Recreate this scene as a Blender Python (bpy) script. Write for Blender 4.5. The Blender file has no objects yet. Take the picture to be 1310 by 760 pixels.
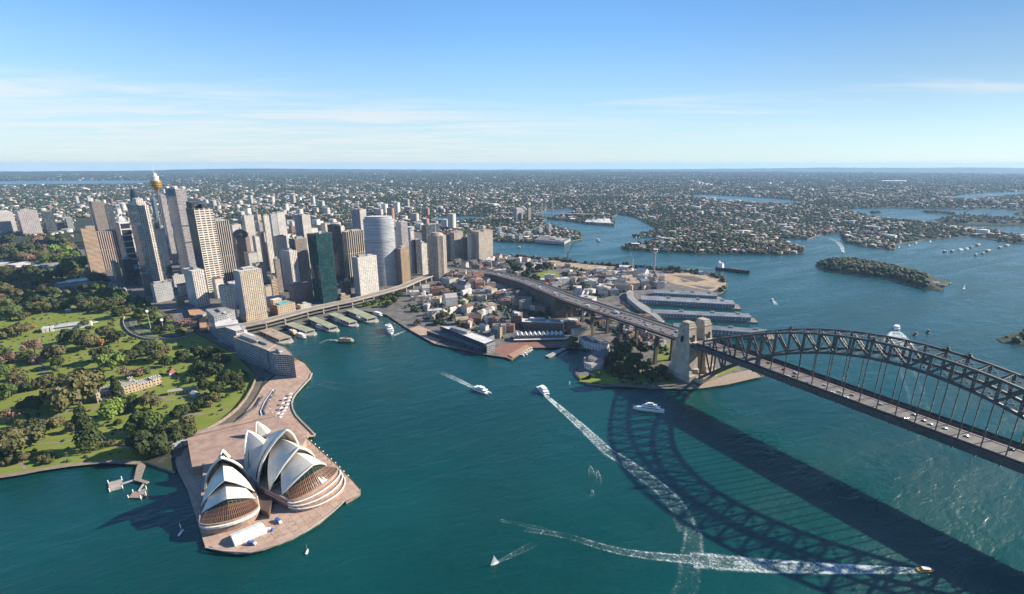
import bpy, bmesh, math, random
import numpy as np
from mathutils import Vector, Matrix
from mathutils.geometry import delaunay_2d_cdt, tessellate_polygon

# ------------------------------------------------------------------ camera, sky, sun, exposure
SC = bpy.context.scene
COL = SC.collection
R = math.radians
IMW, IMH = 1310.0, 760.0                       # pixel frame used for the survey of the photograph
CX, CY, CZ = 479.4, -585.4, 311.2              # camera position in metres (x along the bridge, y to its west)
YAW, PIT, FOC, PPX, PPY = R(150.800371), R(17.623067), 658.526, 655.03, 419.506
FW = np.array([math.cos(YAW)*math.cos(PIT), math.sin(YAW)*math.cos(PIT), -math.sin(PIT)])
RT = np.array([math.sin(YAW), -math.cos(YAW), 0.0])
UP = np.cross(RT, FW)
cam = bpy.data.cameras.new('camera')
cam_o = bpy.data.objects.new('camera', cam); COL.objects.link(cam_o)
cam.sensor_width = 36.0; cam.lens = FOC/IMW*36.0
cam.shift_x = -(PPX-IMW/2)/IMW; cam.shift_y = (PPY-IMH/2)/IMW
cam.clip_start = 1.0; cam.clip_end = 300000.0
cam_o.matrix_world = Matrix(((RT[0], UP[0], -FW[0], CX), (RT[1], UP[1], -FW[1], CY), (RT[2], UP[2], -FW[2], CZ), (0, 0, 0, 1)))
SC.camera = cam_o

SUN_AZ, SUN_EL = R(76.0), R(26.8)              # azimuth measured from the bridge axis
SUN_DIR = Vector((math.cos(SUN_AZ)*math.cos(SUN_EL), math.sin(SUN_AZ)*math.cos(SUN_EL), math.sin(SUN_EL)))
sun = bpy.data.lights.new('sun', 'SUN'); sun.energy = 4.8; sun.angle = R(0.53); sun.color = (1.0, 0.90, 0.76)
sun_o = bpy.data.objects.new('sun', sun); COL.objects.link(sun_o)
sun_o.rotation_euler = SUN_DIR.to_track_quat('Z', 'Y').to_euler()

SC.view_settings.view_transform = 'Standard'; SC.view_settings.look = 'None'
SC.view_settings.exposure = 1.12; SC.view_settings.gamma = 1.0
SC.render.engine = 'CYCLES'
SC.cycles.max_bounces = 6; SC.cycles.diffuse_bounces = 2; SC.cycles.glossy_bounces = 2
SC.cycles.transmission_bounces = 3; SC.cycles.transparent_max_bounces = 10; SC.cycles.volume_bounces = 0
SC.cycles.use_denoising = True
SC.cycles.caustics_reflective = False; SC.cycles.caustics_refractive = False

world = bpy.data.worlds.new('World'); SC.world = world; world.use_nodes = True
def build_world():
    nt = world.node_tree; N = nt.nodes; L = nt.links; N.clear()
    out = N.new('ShaderNodeOutputWorld'); bg = N.new('ShaderNodeBackground'); bg.inputs['Strength'].default_value = 0.062
    L.new(bg.outputs[0], out.inputs['Surface'])
    sky = N.new('ShaderNodeTexSky'); sky.sky_type = 'NISHITA'; sky.sun_disc = False
    sky.sun_elevation = SUN_EL; sky.sun_rotation = math.atan2(SUN_DIR.x, SUN_DIR.y)
    sky.altitude = 0; sky.air_density = 1.0; sky.dust_density = 0.15; sky.ozone_density = 2.0
    tc = N.new('ShaderNodeTexCoord'); sep = N.new('ShaderNodeSeparateXYZ'); L.new(tc.outputs['Generated'], sep.inputs[0])
    def M(op, a, b=None, c=None, clamp=False):
        n = N.new('ShaderNodeMath'); n.operation = op; n.use_clamp = clamp
        for i, x in enumerate((a, b, c)):
            if x is None: continue
            if isinstance(x, (int, float)): n.inputs[i].default_value = x
            else: L.new(x, n.inputs[i])
        return n.outputs[0]
    def ramp(v, a, b, lo=0.0, hi=1.0):
        n = N.new('ShaderNodeMapRange'); n.interpolation_type = 'SMOOTHSTEP'
        L.new(v, n.inputs[0]); n.inputs[1].default_value = a; n.inputs[2].default_value = b
        n.inputs[3].default_value = lo; n.inputs[4].default_value = hi
        return n.outputs[0]
    z = sep.outputs['Z']
    cl = N.new('ShaderNodeCombineXYZ'); L.new(sep.outputs['X'], cl.inputs[0]); L.new(sep.outputs['Y'], cl.inputs[1]); L.new(M('MAXIMUM', z, 0.004), cl.inputs[2]); L.new(cl.outputs[0], sky.inputs['Vector'])
    # a flat layer of high cloud: the direction meets the layer at (x, y)/z
    zz = M('ADD', M('MAXIMUM', z, 0.0), 0.035)
    px = M('DIVIDE', sep.outputs['X'], zz); py = M('DIVIDE', sep.outputs['Y'], zz)
    # streaks run along one wind direction
    ca, sa = math.cos(R(62)), math.sin(R(62))
    al = M('ADD', M('MULTIPLY', px, ca), M('MULTIPLY', py, sa)); ac = M('SUBTRACT', M('MULTIPLY', py, ca), M('MULTIPLY', px, sa))
    com = N.new('ShaderNodeCombineXYZ'); L.new(M('MULTIPLY', al, 0.16), com.inputs[0]); L.new(M('MULTIPLY', ac, 0.42), com.inputs[1])
    def noise(scale, det, rough, dist, off):
        n = N.new('ShaderNodeTexNoise'); n.inputs['Scale'].default_value = scale; n.inputs['Detail'].default_value = det
        n.inputs['Roughness'].default_value = rough; n.inputs['Distortion'].default_value = dist
        mp = N.new('ShaderNodeMapping'); mp.inputs['Location'].default_value = (off, off*0.37, 0)
        L.new(com.outputs[0], mp.inputs[0]); L.new(mp.outputs[0], n.inputs['Vector'])
        return n.outputs['Fac']
    n1 = noise(0.55, 8, 0.62, 0.8, 3.1); n2 = noise(2.6, 7, 0.65, 0.6, 9.7); n3 = noise(0.9, 9, 0.6, 1.2, 17.3)
    # the sheet of cloud: its upper edge lies higher towards the left (south-east) of the view
    lx = M('ADD', M('MULTIPLY', sep.outputs['X'], -float(RT[0])), M('MULTIPLY', sep.outputs['Y'], -float(RT[1])))   # +1 to the left
    edge = M('ADD', M('MULTIPLY', lx, 0.050), 0.093)
    rel = M('SUBTRACT', z, edge)
    rel = M('ADD', rel, M('MULTIPLY', M('SUBTRACT', n1, 0.5), -0.14))
    sheet = ramp(rel, 0.018, -0.040)
    tex = ramp(n2, 0.34, 0.66, 0.12, 1.0)
    left = ramp(lx, -0.45, 0.25, 0.35, 1.0)
    base = M('MULTIPLY', M('MULTIPLY', M('MULTIPLY', sheet, tex), left), 0.68)
    wisp = M('MULTIPLY', ramp(n3, 0.51, 0.72), ramp(z, 0.19, 0.09))
    wisp = M('MULTIPLY', wisp, 0.55)
    f = M('MAXIMUM', base, wisp, clamp=True)
    f = M('MULTIPLY', f, ramp(z, -0.06, -0.03))
    hz = ramp(z, 0.24, 0.0, 0.0, 0.60)         # thin bright haze low in the sky
    mixh = N.new('ShaderNodeMix'); mixh.data_type = 'RGBA'; L.new(hz, mixh.inputs[0])
    tint = N.new('ShaderNodeMix'); tint.data_type = 'RGBA'; tint.blend_type = 'MULTIPLY'; tint.inputs[0].default_value = 1.0
    dim = N.new('ShaderNodeVectorMath'); dim.operation = 'SCALE'; L.new(sky.outputs[0], dim.inputs[0])
    L.new(M('ADD', M('MULTIPLY', ramp(z, -0.05, 0.14), M('SUBTRACT', ramp(lx, -0.85, 0.15, 0.42, 1.0), 1.0)), 1.0), dim.inputs[3])          # a polarised darkening towards the sun's side
    L.new(dim.outputs[0], tint.inputs[6]); tint.inputs[7].default_value = (0.84, 1.20, 1.56, 1)
    L.new(tint.outputs[2], mixh.inputs[6]); mixh.inputs[7].default_value = (4.7, 5.6, 6.2, 1)
    mix = N.new('ShaderNodeMix'); mix.data_type = 'RGBA'; L.new(f, mix.inputs[0])
    L.new(mixh.outputs[2], mix.inputs[6]); mix.inputs[7].default_value = (6.6, 6.8, 6.9, 1)
    L.new(mix.outputs[2], bg.inputs['Color'])
build_world()

# ------------------------------------------------------------------ survey helpers
def at(u, v, z=0.0):
    d = FW + RT*(u-PPX)/FOC - UP*(v-PPY)/FOC
    t = (z-CZ)/d[2]
    return (CX+d[0]*t, CY+d[1]*t)
def pix(x, y, z):
    d = np.array([x-CX, y-CY, z-CZ]); a = d @ FW
    return (PPX+FOC*(d @ RT)/a, PPY-FOC*(d @ UP)/a, a)
VPU, VPV = PPX, PPY+FOC/math.tan(PIT)
def foot(ut, vt, vb, z0=3.0):
    """ground point whose upright line passes through pixel (ut, vt) and meets the ground at row vb; also the height"""
    ub = ut+(VPU-ut)*(vb-vt)/(VPV-vt)
    x, y = at(ub, vb, z0)
    lo, hi = z0, CZ+60
    for _ in range(50):
        m = (lo+hi)/2
        if pix(x, y, m)[1] > vt: lo = m
        else: hi = m
    return x, y, (lo+hi)/2
def reach(x, y, z, dx, dy, u):
    """distance along (dx, dy) from (x, y, z) until the pixel column is u"""
    lo, hi = 0.0, 400.0
    s = 1 if pix(x+dx*5, y+dy*5, z)[0] > pix(x, y, z)[0] else -1
    for _ in range(50):
        m = (lo+hi)/2
        if (pix(x+dx*m, y+dy*m, z)[0]-u)*s < 0: lo = m
        else: hi = m
    return max(3.0, (lo+hi)/2)
def poly_at(pts, z): return [at(u, v, z) for u, v in pts]
def inside(poly, P):
    """even-odd test, vectorised"""
    poly = np.asarray(poly); P = np.asarray(P); c = np.zeros(len(P), bool)
    j = len(poly)-1
    for i in range(len(poly)):
        xi, yi = poly[i]; xj, yj = poly[j]
        if yi != yj:
            k = ((yi > P[:, 1]) != (yj > P[:, 1])) & (P[:, 0] < (xj-xi)*(P[:, 1]-yi)/(yj-yi)+xi)
            c ^= k
        j = i
    return c

# ------------------------------------------------------------------ object helpers
def thing(name, label, cat, loc=(0, 0, 0), rotz=0.0, group=None):
    o = bpy.data.objects.new(name, None); COL.objects.link(o)
    o.empty_display_size = 1.0
    o.location = loc; o.rotation_euler = (0, 0, rotz)
    o['label'] = label; o['category'] = cat
    if group: o['group'] = group
    return o
def tag(o, label, cat, group=None):
    o['label'] = label; o['category'] = cat
    if group: o['group'] = group
    return o
class MB:
    """collects polygons for one mesh; every polygon has a material slot and metric UVs (along, up)"""
    def __init__(s): s.v = []; s.f = []; s.m = []; s.uv = []; s.smooth = []
    def poly(s, pts, m=0, uv=None, sm=False):
        i = len(s.v); s.v += [tuple(p) for p in pts]; s.f.append(tuple(range(i, i+len(pts)))); s.m.append(m); s.smooth.append(sm)
        s.uv.append(uv if uv else [(p[0], p[1]) for p in pts])
    def wall(s, a, b, z0, z1, m=0, u0=0.0):
        d = math.hypot(b[0]-a[0], b[1]-a[1])
        s.poly([(a[0], a[1], z0), (b[0], b[1], z0), (b[0], b[1], z1), (a[0], a[1], z1)], m, [(u0, 0), (u0+d, 0), (u0+d, z1-z0), (u0, z1-z0)])
        return u0+d
    def prism(s, poly, z0, z1, mw=0, mt=1, bottom=False):
        """upright prism over a counter-clockwise outline"""
        if area(poly) < 0: poly = poly[::-1]
        n = len(poly); u = 0.0
        for i in range(n): u = s.wall(poly[i], poly[(i+1) % n], z0, z1, mw, u)
        s.cap(poly, z1, mt)
        if bottom: s.cap(poly[::-1], z0, mt)
    def cap(s, poly, z, m):
        if len(poly) <= 4: s.poly([(p[0], p[1], z) for p in poly], m); return
        tri = tessellate_polygon([[Vector((p[0], p[1], 0)) for p in poly]])
        sg = area(poly)
        for t in tri:
            q = [poly[i] for i in t]
            if area(q)*sg < 0: q = q[::-1]
            s.poly([(p[0], p[1], z) for p in q], m)
    def box(s, x0, x1, y0, y1, z0, z1, mw=0, mt=None):
        s.prism([(x0, y0), (x1, y0), (x1, y1), (x0, y1)], z0, z1, mw, mw if mt is None else mt, True)
    def obox(s, cx, cy, hx, hy, rot, z0, z1, mw=0, mt=None):
        c, n = math.cos(rot), math.sin(rot)
        s.prism([(cx+c*a*hx-n*b*hy, cy+n*a*hx+c*b*hy) for a, b in ((-1, -1), (1, -1), (1, 1), (-1, 1))], z0, z1, mw, mw if mt is None else mt, True)
    def beam(s, a, b, w, h, m=0, up=(0, 0, 1)):
        a = Vector(a); b = Vector(b); d = (b-a)
        if d.length < 1e-6: return
        d.normalize(); u = Vector(up)
        if abs(d.dot(u)) > 0.98: u = Vector((0, 1, 0))
        sx = d.cross(u).normalized()*w/2; sy = sx.cross(d).normalized()*h/2
        c = [(-1, -1), (1, -1), (1, 1), (-1, 1)]
        A = [a+sx*p+sy*q for p, q in c]; B = [b+sx*p+sy*q for p, q in c]
        for i in range(4):
            j = (i+1) % 4; s.poly([A[i], A[j], B[j], B[i]], m)
        s.poly(A[::-1], m); s.poly(B, m)
    def cyl(s, x, y, z0, z1, r0, r1=None, n=12, m=0, mt=None):
        r1 = r0 if r1 is None else r1
        for i in range(n):
            a, b = 2*math.pi*i/n, 2*math.pi*(i+1)/n
            s.poly([(x+r0*math.cos(a), y+r0*math.sin(a), z0), (x+r0*math.cos(b), y+r0*math.sin(b), z0), (x+r1*math.cos(b), y+r1*math.sin(b), z1), (x+r1*math.cos(a), y+r1*math.sin(a), z1)], m,
                   [(r0*a, z0), (r0*b, z0), (r0*b, z1), (r0*a, z1)], n > 10)
        if r1 > 0.01: s.poly([(x+r1*math.cos(2*math.pi*i/n), y+r1*math.sin(2*math.pi*i/n), z1) for i in range(n)], m if mt is None else mt)
        s.poly([(x+r0*math.cos(-2*math.pi*i/n), y+r0*math.sin(-2*math.pi*i/n), z0) for i in range(n)], m if mt is None else mt)
    def lathe(s, x, y, prof, n=20, m=0):
        for (ra, za), (rb, zb) in zip(prof, prof[1:]):
            for i in range(n):
                a, b = 2*math.pi*i/n, 2*math.pi*(i+1)/n
                p = [(x+ra*math.cos(a), y+ra*math.sin(a), za), (x+ra*math.cos(b), y+ra*math.sin(b), za), (x+rb*math.cos(b), y+rb*math.sin(b), zb), (x+rb*math.cos(a), y+rb*math.sin(a), zb)]
                if rb < 1e-4: p = p[:3]
                elif ra < 1e-4: p = [p[0], p[2], p[3]]
                s.poly(p, m, None, True)
    def gable(s, cx, cy, hx, hy, rot, z0, h, m=0, mg=None, over=0.0):
        """gabled roof, ridge along local x"""
        c, n = math.cos(rot), math.sin(rot)
        def P(a, b, z): return (cx+c*a-n*b, cy+n*a+c*b, z)
        X, Y = hx+over, hy+over
        s.poly([P(-X, -Y, z0), P(X, -Y, z0), P(X, 0, z0+h), P(-X, 0, z0+h)], m)
        s.poly([P(X, Y, z0), P(-X, Y, z0), P(-X, 0, z0+h), P(X, 0, z0+h)], m)
        g = m if mg is None else mg
        s.poly([P(X, -Y, z0), P(X, Y, z0), P(X, 0, z0+h)], g); s.poly([P(-X, Y, z0), P(-X, -Y, z0), P(-X, 0, z0+h)], g)
        s.poly([P(-X, Y, z0), P(X, Y, z0), P(X, -Y, z0), P(-X, -Y, z0)], g)
    def hip(s, cx, cy, hx, hy, rot, z0, h, m=0):
        c, n = math.cos(rot), math.sin(rot)
        def P(a, b, z): return (cx+c*a-n*b, cy+n*a+c*b, z)
        if hy > hx: rot += math.pi/2; hx, hy = hy, hx; c, n = math.cos(rot), math.sin(rot)
        r = hx-hy*0.9
        s.poly([P(-hx, -hy, z0), P(hx, -hy, z0), P(r, 0, z0+h), P(-r, 0, z0+h)], m)
        s.poly([P(hx, hy, z0), P(-hx, hy, z0), P(-r, 0, z0+h), P(r, 0, z0+h)], m)
        s.poly([P(hx, -hy, z0), P(hx, hy, z0), P(r, 0, z0+h)], m); s.poly([P(-hx, hy, z0), P(-hx, -hy, z0), P(-r, 0, z0+h)], m)
        s.poly([P(-hx, hy, z0), P(hx, hy, z0), P(hx, -hy, z0), P(-hx, -hy, z0)], m)
    def tube(s, pts, r, n=6, m=0, closed=False):
        pts = [Vector(p) for p in pts]; rings = []
        for i, p in enumerate(pts):
            a = pts[max(i-1, 0)]; b = pts[min(i+1, len(pts)-1)]
            d = (b-a).normalized(); u = Vector((0, 0, 1)) if abs(d.z) < 0.95 else Vector((1, 0, 0))
            x = d.cross(u).normalized(); y = x.cross(d).normalized()
            rr = r[i] if isinstance(r, (list, tuple)) else r
            rings.append([p+x*rr*math.cos(2*math.pi*k/n)+y*rr*math.sin(2*math.pi*k/n) for k in range(n)])
        for A, B in zip(rings, rings[1:]):
            for k in range(n):
                j = (k+1) % n; s.poly([A[k], A[j], B[j], B[k]], m, None, True)
        s.poly(rings[0][::-1], m); s.poly(rings[-1], m)
    def build(s, name, mats, parent=None, kind=None, weld=False):
        me = bpy.data.meshes.new(name)
        me.from_pydata(s.v, [], s.f)
        for mm in (mats if isinstance(mats, (list, tuple)) else [mats]): me.materials.append(mm)
        me.polygons.foreach_set('material_index', s.m)
        me.polygons.foreach_set('use_smooth', s.smooth)
        uvl = me.uv_layers.new(name='UVMap')
        uvl.data.foreach_set('uv', [c for f in s.uv for p in f for c in (float(p[0]), float(p[1]))])
        if weld:
            bm = bmesh.new(); bm.from_mesh(me); bmesh.ops.remove_doubles(bm, verts=bm.verts, dist=0.002); bm.to_mesh(me); bm.free()
        me.update()
        o = bpy.data.objects.new(name, me); COL.objects.link(o)
        if parent is not None: o.parent = parent
        if kind: o['kind'] = kind
        return o
def area(p): return 0.5*sum(p[i][0]*p[(i+1) % len(p)][1]-p[(i+1) % len(p)][0]*p[i][1] for i in range(len(p)))
def offset(poly, d):
    """inset (d > 0) of a counter-clockwise outline"""
    if area(poly) < 0: poly = poly[::-1]
    out = []; n = len(poly)
    for i in range(n):
        p0, p1, p2 = Vector(poly[i-1]), Vector(poly[i]), Vector(poly[(i+1) % n])
        a = (p1-p0).normalized(); b = (p2-p1).normalized()
        na, nb = Vector((-a.y, a.x)), Vector((-b.y, b.x))
        k = na+nb; q = max(0.3, k.dot(na)); out.append(tuple(p1+k*(d/q)))
    return out
def np_mesh(name, V, F, mat, colors=None, smooth=False):
    """big mesh from arrays: V (n,3), F (m,k); colors per vertex"""
    me = bpy.data.meshes.new(name); n, m, k = len(V), len(F), F.shape[1]
    me.vertices.add(n); me.vertices.foreach_set('co', np.ascontiguousarray(V, dtype=np.float32).ravel())
    me.loops.add(m*k); me.loops.foreach_set('vertex_index', np.ascontiguousarray(F, dtype=np.int32).ravel())
    me.polygons.add(m); me.polygons.foreach_set('loop_start', np.arange(0, m*k, k, dtype=np.int32))
    if smooth: me.polygons.foreach_set('use_smooth', np.ones(m, bool))
    me.update(calc_edges=True)
    if colors is not None:
        at_ = me.color_attributes.new('Col', 'FLOAT_COLOR', 'POINT')
        c = np.ones((n, 4), np.float32); c[:, :3] = colors; at_.data.foreach_set('color', c.ravel())
    me.materials.append(mat)
    o = bpy.data.objects.new(name, me); COL.objects.link(o)
    return o

# ------------------------------------------------------------------ materials
MATS = {}
def new_mat(name):
    m = bpy.data.materials.new(name); m.use_nodes = True
    nt = m.node_tree; nt.nodes.clear()
    out = nt.nodes.new('ShaderNodeOutputMaterial'); b = nt.nodes.new('ShaderNodeBsdfPrincipled'); nt.links.new(b.outputs[0], out.inputs[0])
    return m, nt, b
class NT:
    def __init__(s, nt): s.nt = nt
    def n(s, t, **k):
        x = s.nt.nodes.new(t)
        for a, b in k.items(): setattr(x, a, b)
        return x
    def l(s, a, b): s.nt.links.new(a, b)
    def math(s, op, a, b=None, clamp=False):
        x = s.n('ShaderNodeMath', operation=op, use_clamp=clamp)
        for i, q in enumerate((a, b)):
            if q is None: continue
            if isinstance(q, (int, float)): x.inputs[i].default_value = q
            else: s.l(q, x.inputs[i])
        return x.outputs[0]
    def mix(s, f, a, b, blend='MIX'):
        x = s.n('ShaderNodeMix', data_type='RGBA', blend_type=blend)
        for i, q in ((0, f), (6, a), (7, b)):
            if isinstance(q, (int, float)): x.inputs[i].default_value = q
            elif isinstance(q, (tuple, list)): x.inputs[i].default_value = tuple(q)+((1,) if len(q) == 3 else ())
            else: s.l(q, x.inputs[i])
        return x.outputs[2]
    def noise(s, scale, det=4, rough=0.55, vec=None, dist=0.0):
        x = s.n('ShaderNodeTexNoise'); x.inputs['Scale'].default_value = scale; x.inputs['Detail'].default_value = det
        x.inputs['Roughness'].default_value = rough; x.inputs['Distortion'].default_value = dist
        if vec is not None: s.l(vec, x.inputs['Vector'])
        return x.outputs['Fac']
    def ramp(s, v, a, b, lo=0.0, hi=1.0):
        x = s.n('ShaderNodeMapRange', interpolation_type='SMOOTHSTEP'); s.l(v, x.inputs[0])
        for i, q in enumerate((a, b, lo, hi)): x.inputs[i+1].default_value = q
        return x.outputs[0]
    def pos(s):
        return s.n('ShaderNodeNewGeometry').outputs['Position']
def mat(name, rgb, rough=0.75, var=0.25, scale=0.08, rgb2=None, metal=0.0, spec=0.3, fine=0.15, fscale=1.2):
    """plain weathered surface: large blotches and a finer grain of the thing's own colour"""
    key = ('mat', name)
    if key in MATS: return MATS[key]
    m, nt, b = new_mat(name); g = NT(nt); p = g.pos()
    c2 = rgb2 if rgb2 else tuple(x*(1-var) for x in rgb)
    col = g.mix(g.ramp(g.noise(scale, 5, 0.6, p), 0.32, 0.68), rgb, c2)
    f = g.ramp(g.noise(fscale, 3, 0.6, p), 0.3, 0.7, 1-fine, 1+fine)
    v = g.n('ShaderNodeVectorMath', operation='SCALE'); g.l(col, v.inputs[0]); g.l(f, v.inputs[3])
    g.l(v.outputs[0], b.inputs['Base Color'])
    b.inputs['Roughness'].default_value = rough; b.inputs['Metallic'].default_value = metal
    b.inputs['Specular IOR Level'].default_value = spec
    MATS[key] = m; return m
def facade(name, wall, glass, bay=3.6, floor=3.6, wu=0.62, wv=0.58, gr=0.12, blinds=0.35, rough=0.7, band=None, off=(0.0, 0.0), plantfl=0):
    """windows in a metric grid: bay and floor in metres, wu/wv the glazed share of each"""
    key = ('fac', name)
    if key in MATS: return MATS[key]
    m, nt, b = new_mat(name); g = NT(nt)
    uv = g.n('ShaderNodeUVMap'); uv.uv_map = 'UVMap'
    sp = g.n('ShaderNodeSeparateXYZ'); g.l(uv.outputs[0], sp.inputs[0])
    U = g.math('DIVIDE', g.math('ADD', sp.outputs[0], off[0]), bay); V = g.math('DIVIDE', g.math('ADD', sp.outputs[1], off[1]), floor)
    fu, fv = g.math('FRACT', U), g.math('FRACT', V)
    mu = g.math('LESS_THAN', g.math('ABSOLUTE', g.math('SUBTRACT', fu, 0.5)), wu/2)
    mv = g.math('LESS_THAN', g.math('ABSOLUTE', g.math('SUBTRACT', fv, 0.5)), wv/2)
    msk = g.math('MULTIPLY', mu, mv)
    if plantfl:                                  # every so many storeys one is a blank louvred floor
        k = g.math('FRACT', g.math('DIVIDE', g.math('FLOOR', V), plantfl))
        pl = g.math('LESS_THAN', k, 0.9/plantfl)
        msk = g.math('MAXIMUM', g.math('MULTIPLY', msk, g.math('SUBTRACT', 1.0, pl)), g.math('MULTIPLY', pl, mv))
    cb = g.n('ShaderNodeCombineXYZ'); g.l(g.math('FLOOR', U), cb.inputs[0]); g.l(g.math('FLOOR', V), cb.inputs[1])
    wn = g.n('ShaderNodeTexWhiteNoise', noise_dimensions='2D'); g.l(cb.outputs[0], wn.inputs['Vector'])
    r = wn.outputs['Value']
    gcol = g.mix(g.math('POWER', r, 3.0), glass, tuple(min(1, x*1.9+blinds*0.55) for x in glass))
    p = g.pos()
    wcol = g.mix(g.ramp(g.noise(0.05, 4, 0.6, p), 0.35, 0.65), wall, tuple(x*0.82 for x in wall))
    if band:                                     # spandrels of another colour between the windows of one bay
        sp_ = g.math('MULTIPLY', mu, g.math('SUBTRACT', 1.0, mv)); wcol = g.mix(sp_, wcol, band)
    g.l(g.mix(msk, wcol, gcol), b.inputs['Base Color'])
    g.l(g.math('ADD', g.math('MULTIPLY', msk, gr-rough), rough), b.inputs['Roughness'])
    g.l(g.math('ADD', g.math('MULTIPLY', msk, 0.35), 0.25), b.inputs['Specular IOR Level'])
    MATS[key] = m; return m
def attr_mat(name, rough=0.8, fine=0.2):
    key = ('attr', name)
    if key in MATS: return MATS[key]
    m, nt, b = new_mat(name); g = NT(nt)
    a = g.n('ShaderNodeVertexColor', layer_name='Col')
    f = g.ramp(g.noise(0.6, 2, 0.6, g.pos()), 0.3, 0.7, 1-fine, 1+fine)
    v = g.n('ShaderNodeVectorMath', operation='SCALE'); g.l(a.outputs[0], v.inputs[0]); g.l(f, v.inputs[3])
    g.l(v.outputs[0], b.inputs['Base Color']); b.inputs['Roughness'].default_value = rough; b.inputs['Specular IOR Level'].default_value = 0.2
    MATS[key] = m; return m
# ------------------------------------------------------------------ the shoreline, surveyed
SHORE_L = [(-4200, -3500), (-2500, -2900), (-1300, -1700), (-700, -1480), (-150, -1420), (-40, -1340), (-150, -1230), (-380, -1120), (-330, -1010), (-190, -930)]
SHORE = [(0, 611.5), (27.5, 607), (55, 601.4), (91.6, 595.9), (117, 593), (139, 591.3), (161, 592.6), (177.7, 594), (188.7, 594), (206, 600), (223.5, 606), (227.5, 601),
 (240, 628), (252, 667), (262.7, 702.7), (268, 700), (287, 707), (302, 709.5), (320, 709), (339, 705), (357, 698.5), (374, 691), (392, 681), (408.5, 671), (425, 657), (440, 643), (443, 645), (452, 640), (461, 634), (461.5, 627), (450, 614.5),
 (430, 594), (408.5, 575), (391, 559), (402, 559), (404, 556), (400.6, 552.5), (387.6, 539.5), (380, 531.5), (376, 524), (374.6, 516), (376, 510), (379.5, 504), (389, 493), (397.7, 484.5), (400, 478.7), (397, 473),
 (390, 464.5), (380, 459), (366, 449), (352, 440), (340, 433), (338, 429), (360, 420.5), (383, 413.5), (408, 406), (432, 399.8), (455, 396), (466, 396.8), (491, 398.5), (494, 402), (506, 409.3), (523, 414.5), (522.7, 421), (556, 440), (612, 452.5), (620, 454),
 (633.7, 451.5), (655, 461.5), (658, 459), (679, 445), (704, 444.5), (709.5, 441.5), (726, 445), (758, 448), (752, 455), (745, 462), (742, 471), (735.4, 475), (735.6, 480), (742.7, 488), (752.5, 492.4), (773, 494.5), (793, 494.5), (819.6, 496), (835.5, 498), (860, 498),
 (881.7, 498.8), (899, 498), (932, 493), (975, 482.5), (985, 478), (970, 470), (952, 462), (925, 452), (890, 441), (862, 428), (846, 415), (834, 404), (824, 394), (818, 384), (824, 377), (838, 372), (870, 375), (917, 377),
 (923, 375.5), (929, 369.5), (931, 362.5), (927.6, 357.2), (921.7, 354.3), (911, 351.9), (893.3, 348.9), (863.7, 347.5), (836.7, 344.2), (818, 341.2), (800.8, 342), (786, 340.3), (770, 339), (744, 337.4), (732, 335), (721, 332), (699, 332), (676.8, 330.2), (658, 328), (632.4, 326.8),
 (612, 322), (596, 313), (602, 307), (631, 308.7), (656, 310.7), (685, 311.2), (703, 308.5), (714, 312.2), (729, 309.2), (745.6, 306), (746, 303), (740.6, 297), (720, 293), (700, 288), (692, 284), (700, 280), (714, 282), (750, 286.7), (786, 289.7), (787, 285), (783, 278),
 (790, 274.5), (811, 278), (826, 285.6), (835, 290.7), (841, 294.5), (808.6, 302), (812, 304), (841, 303.5), (833.8, 308.3), (801, 313.4), (793.5, 317), (797, 319.8), (846, 322.9), (902, 325.6), (957, 325.4), (990, 326.2), (1014, 325.8), (1028, 325),
 (1030, 319), (1012, 312), (996, 305.5), (1033, 306.5), (1050.5, 300), (1073, 298.4), (1081, 311), (1111, 317.3), (1144, 320), (1147, 313.4), (1156, 311.3), (1181.5, 307.4), (1214, 304.8), (1239.5, 302.4), (1265, 306.4), (1295, 311.4), (1330, 314), (1370, 317), (1385, 312),
 (1350, 305), (1310, 303), (1270, 295), (1232, 292.3), (1212, 288.4), (1181.5, 284.4), (1154, 282.4), (1121, 278.4), (1101, 273.4), (1085, 270), (1080, 267.5), (1131, 266.3), (1194, 267), (1232, 268.3), (1265, 267), (1292, 268.3), (1310, 269.3), (1380, 272), (1500, 277)]
HOLES = {'iron_cove': [(879, 249.3), (905, 249), (940, 251), (990, 254), (1020, 257), (1003, 262.5), (962, 261), (935, 258.5), (912, 256.9), (893, 253.5)],
         'botany_bay': [(-120, 240.5), (0, 239.2), (90, 239), (141, 238.3), (180, 236.6), (237, 235), (240, 233.4), (205, 231.2), (150, 230.6), (60, 231), (0, 231.7), (-120, 233)],
         'upper_river': [(1205, 252.5), (1237, 258.2), (1262, 253), (1310, 249), (1370, 247), (1370, 244.5), (1290, 245.4), (1240, 248)],
         'rozelle_bay': [(680, 275.5), (700, 279), (712, 277), (738, 270.5), (728, 267.2), (700, 268.5)],
         'blackwattle_bay': [(548, 283), (575, 283.5), (618, 279.6), (622, 277.3), (600, 276.4), (560, 277.5)]}
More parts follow.
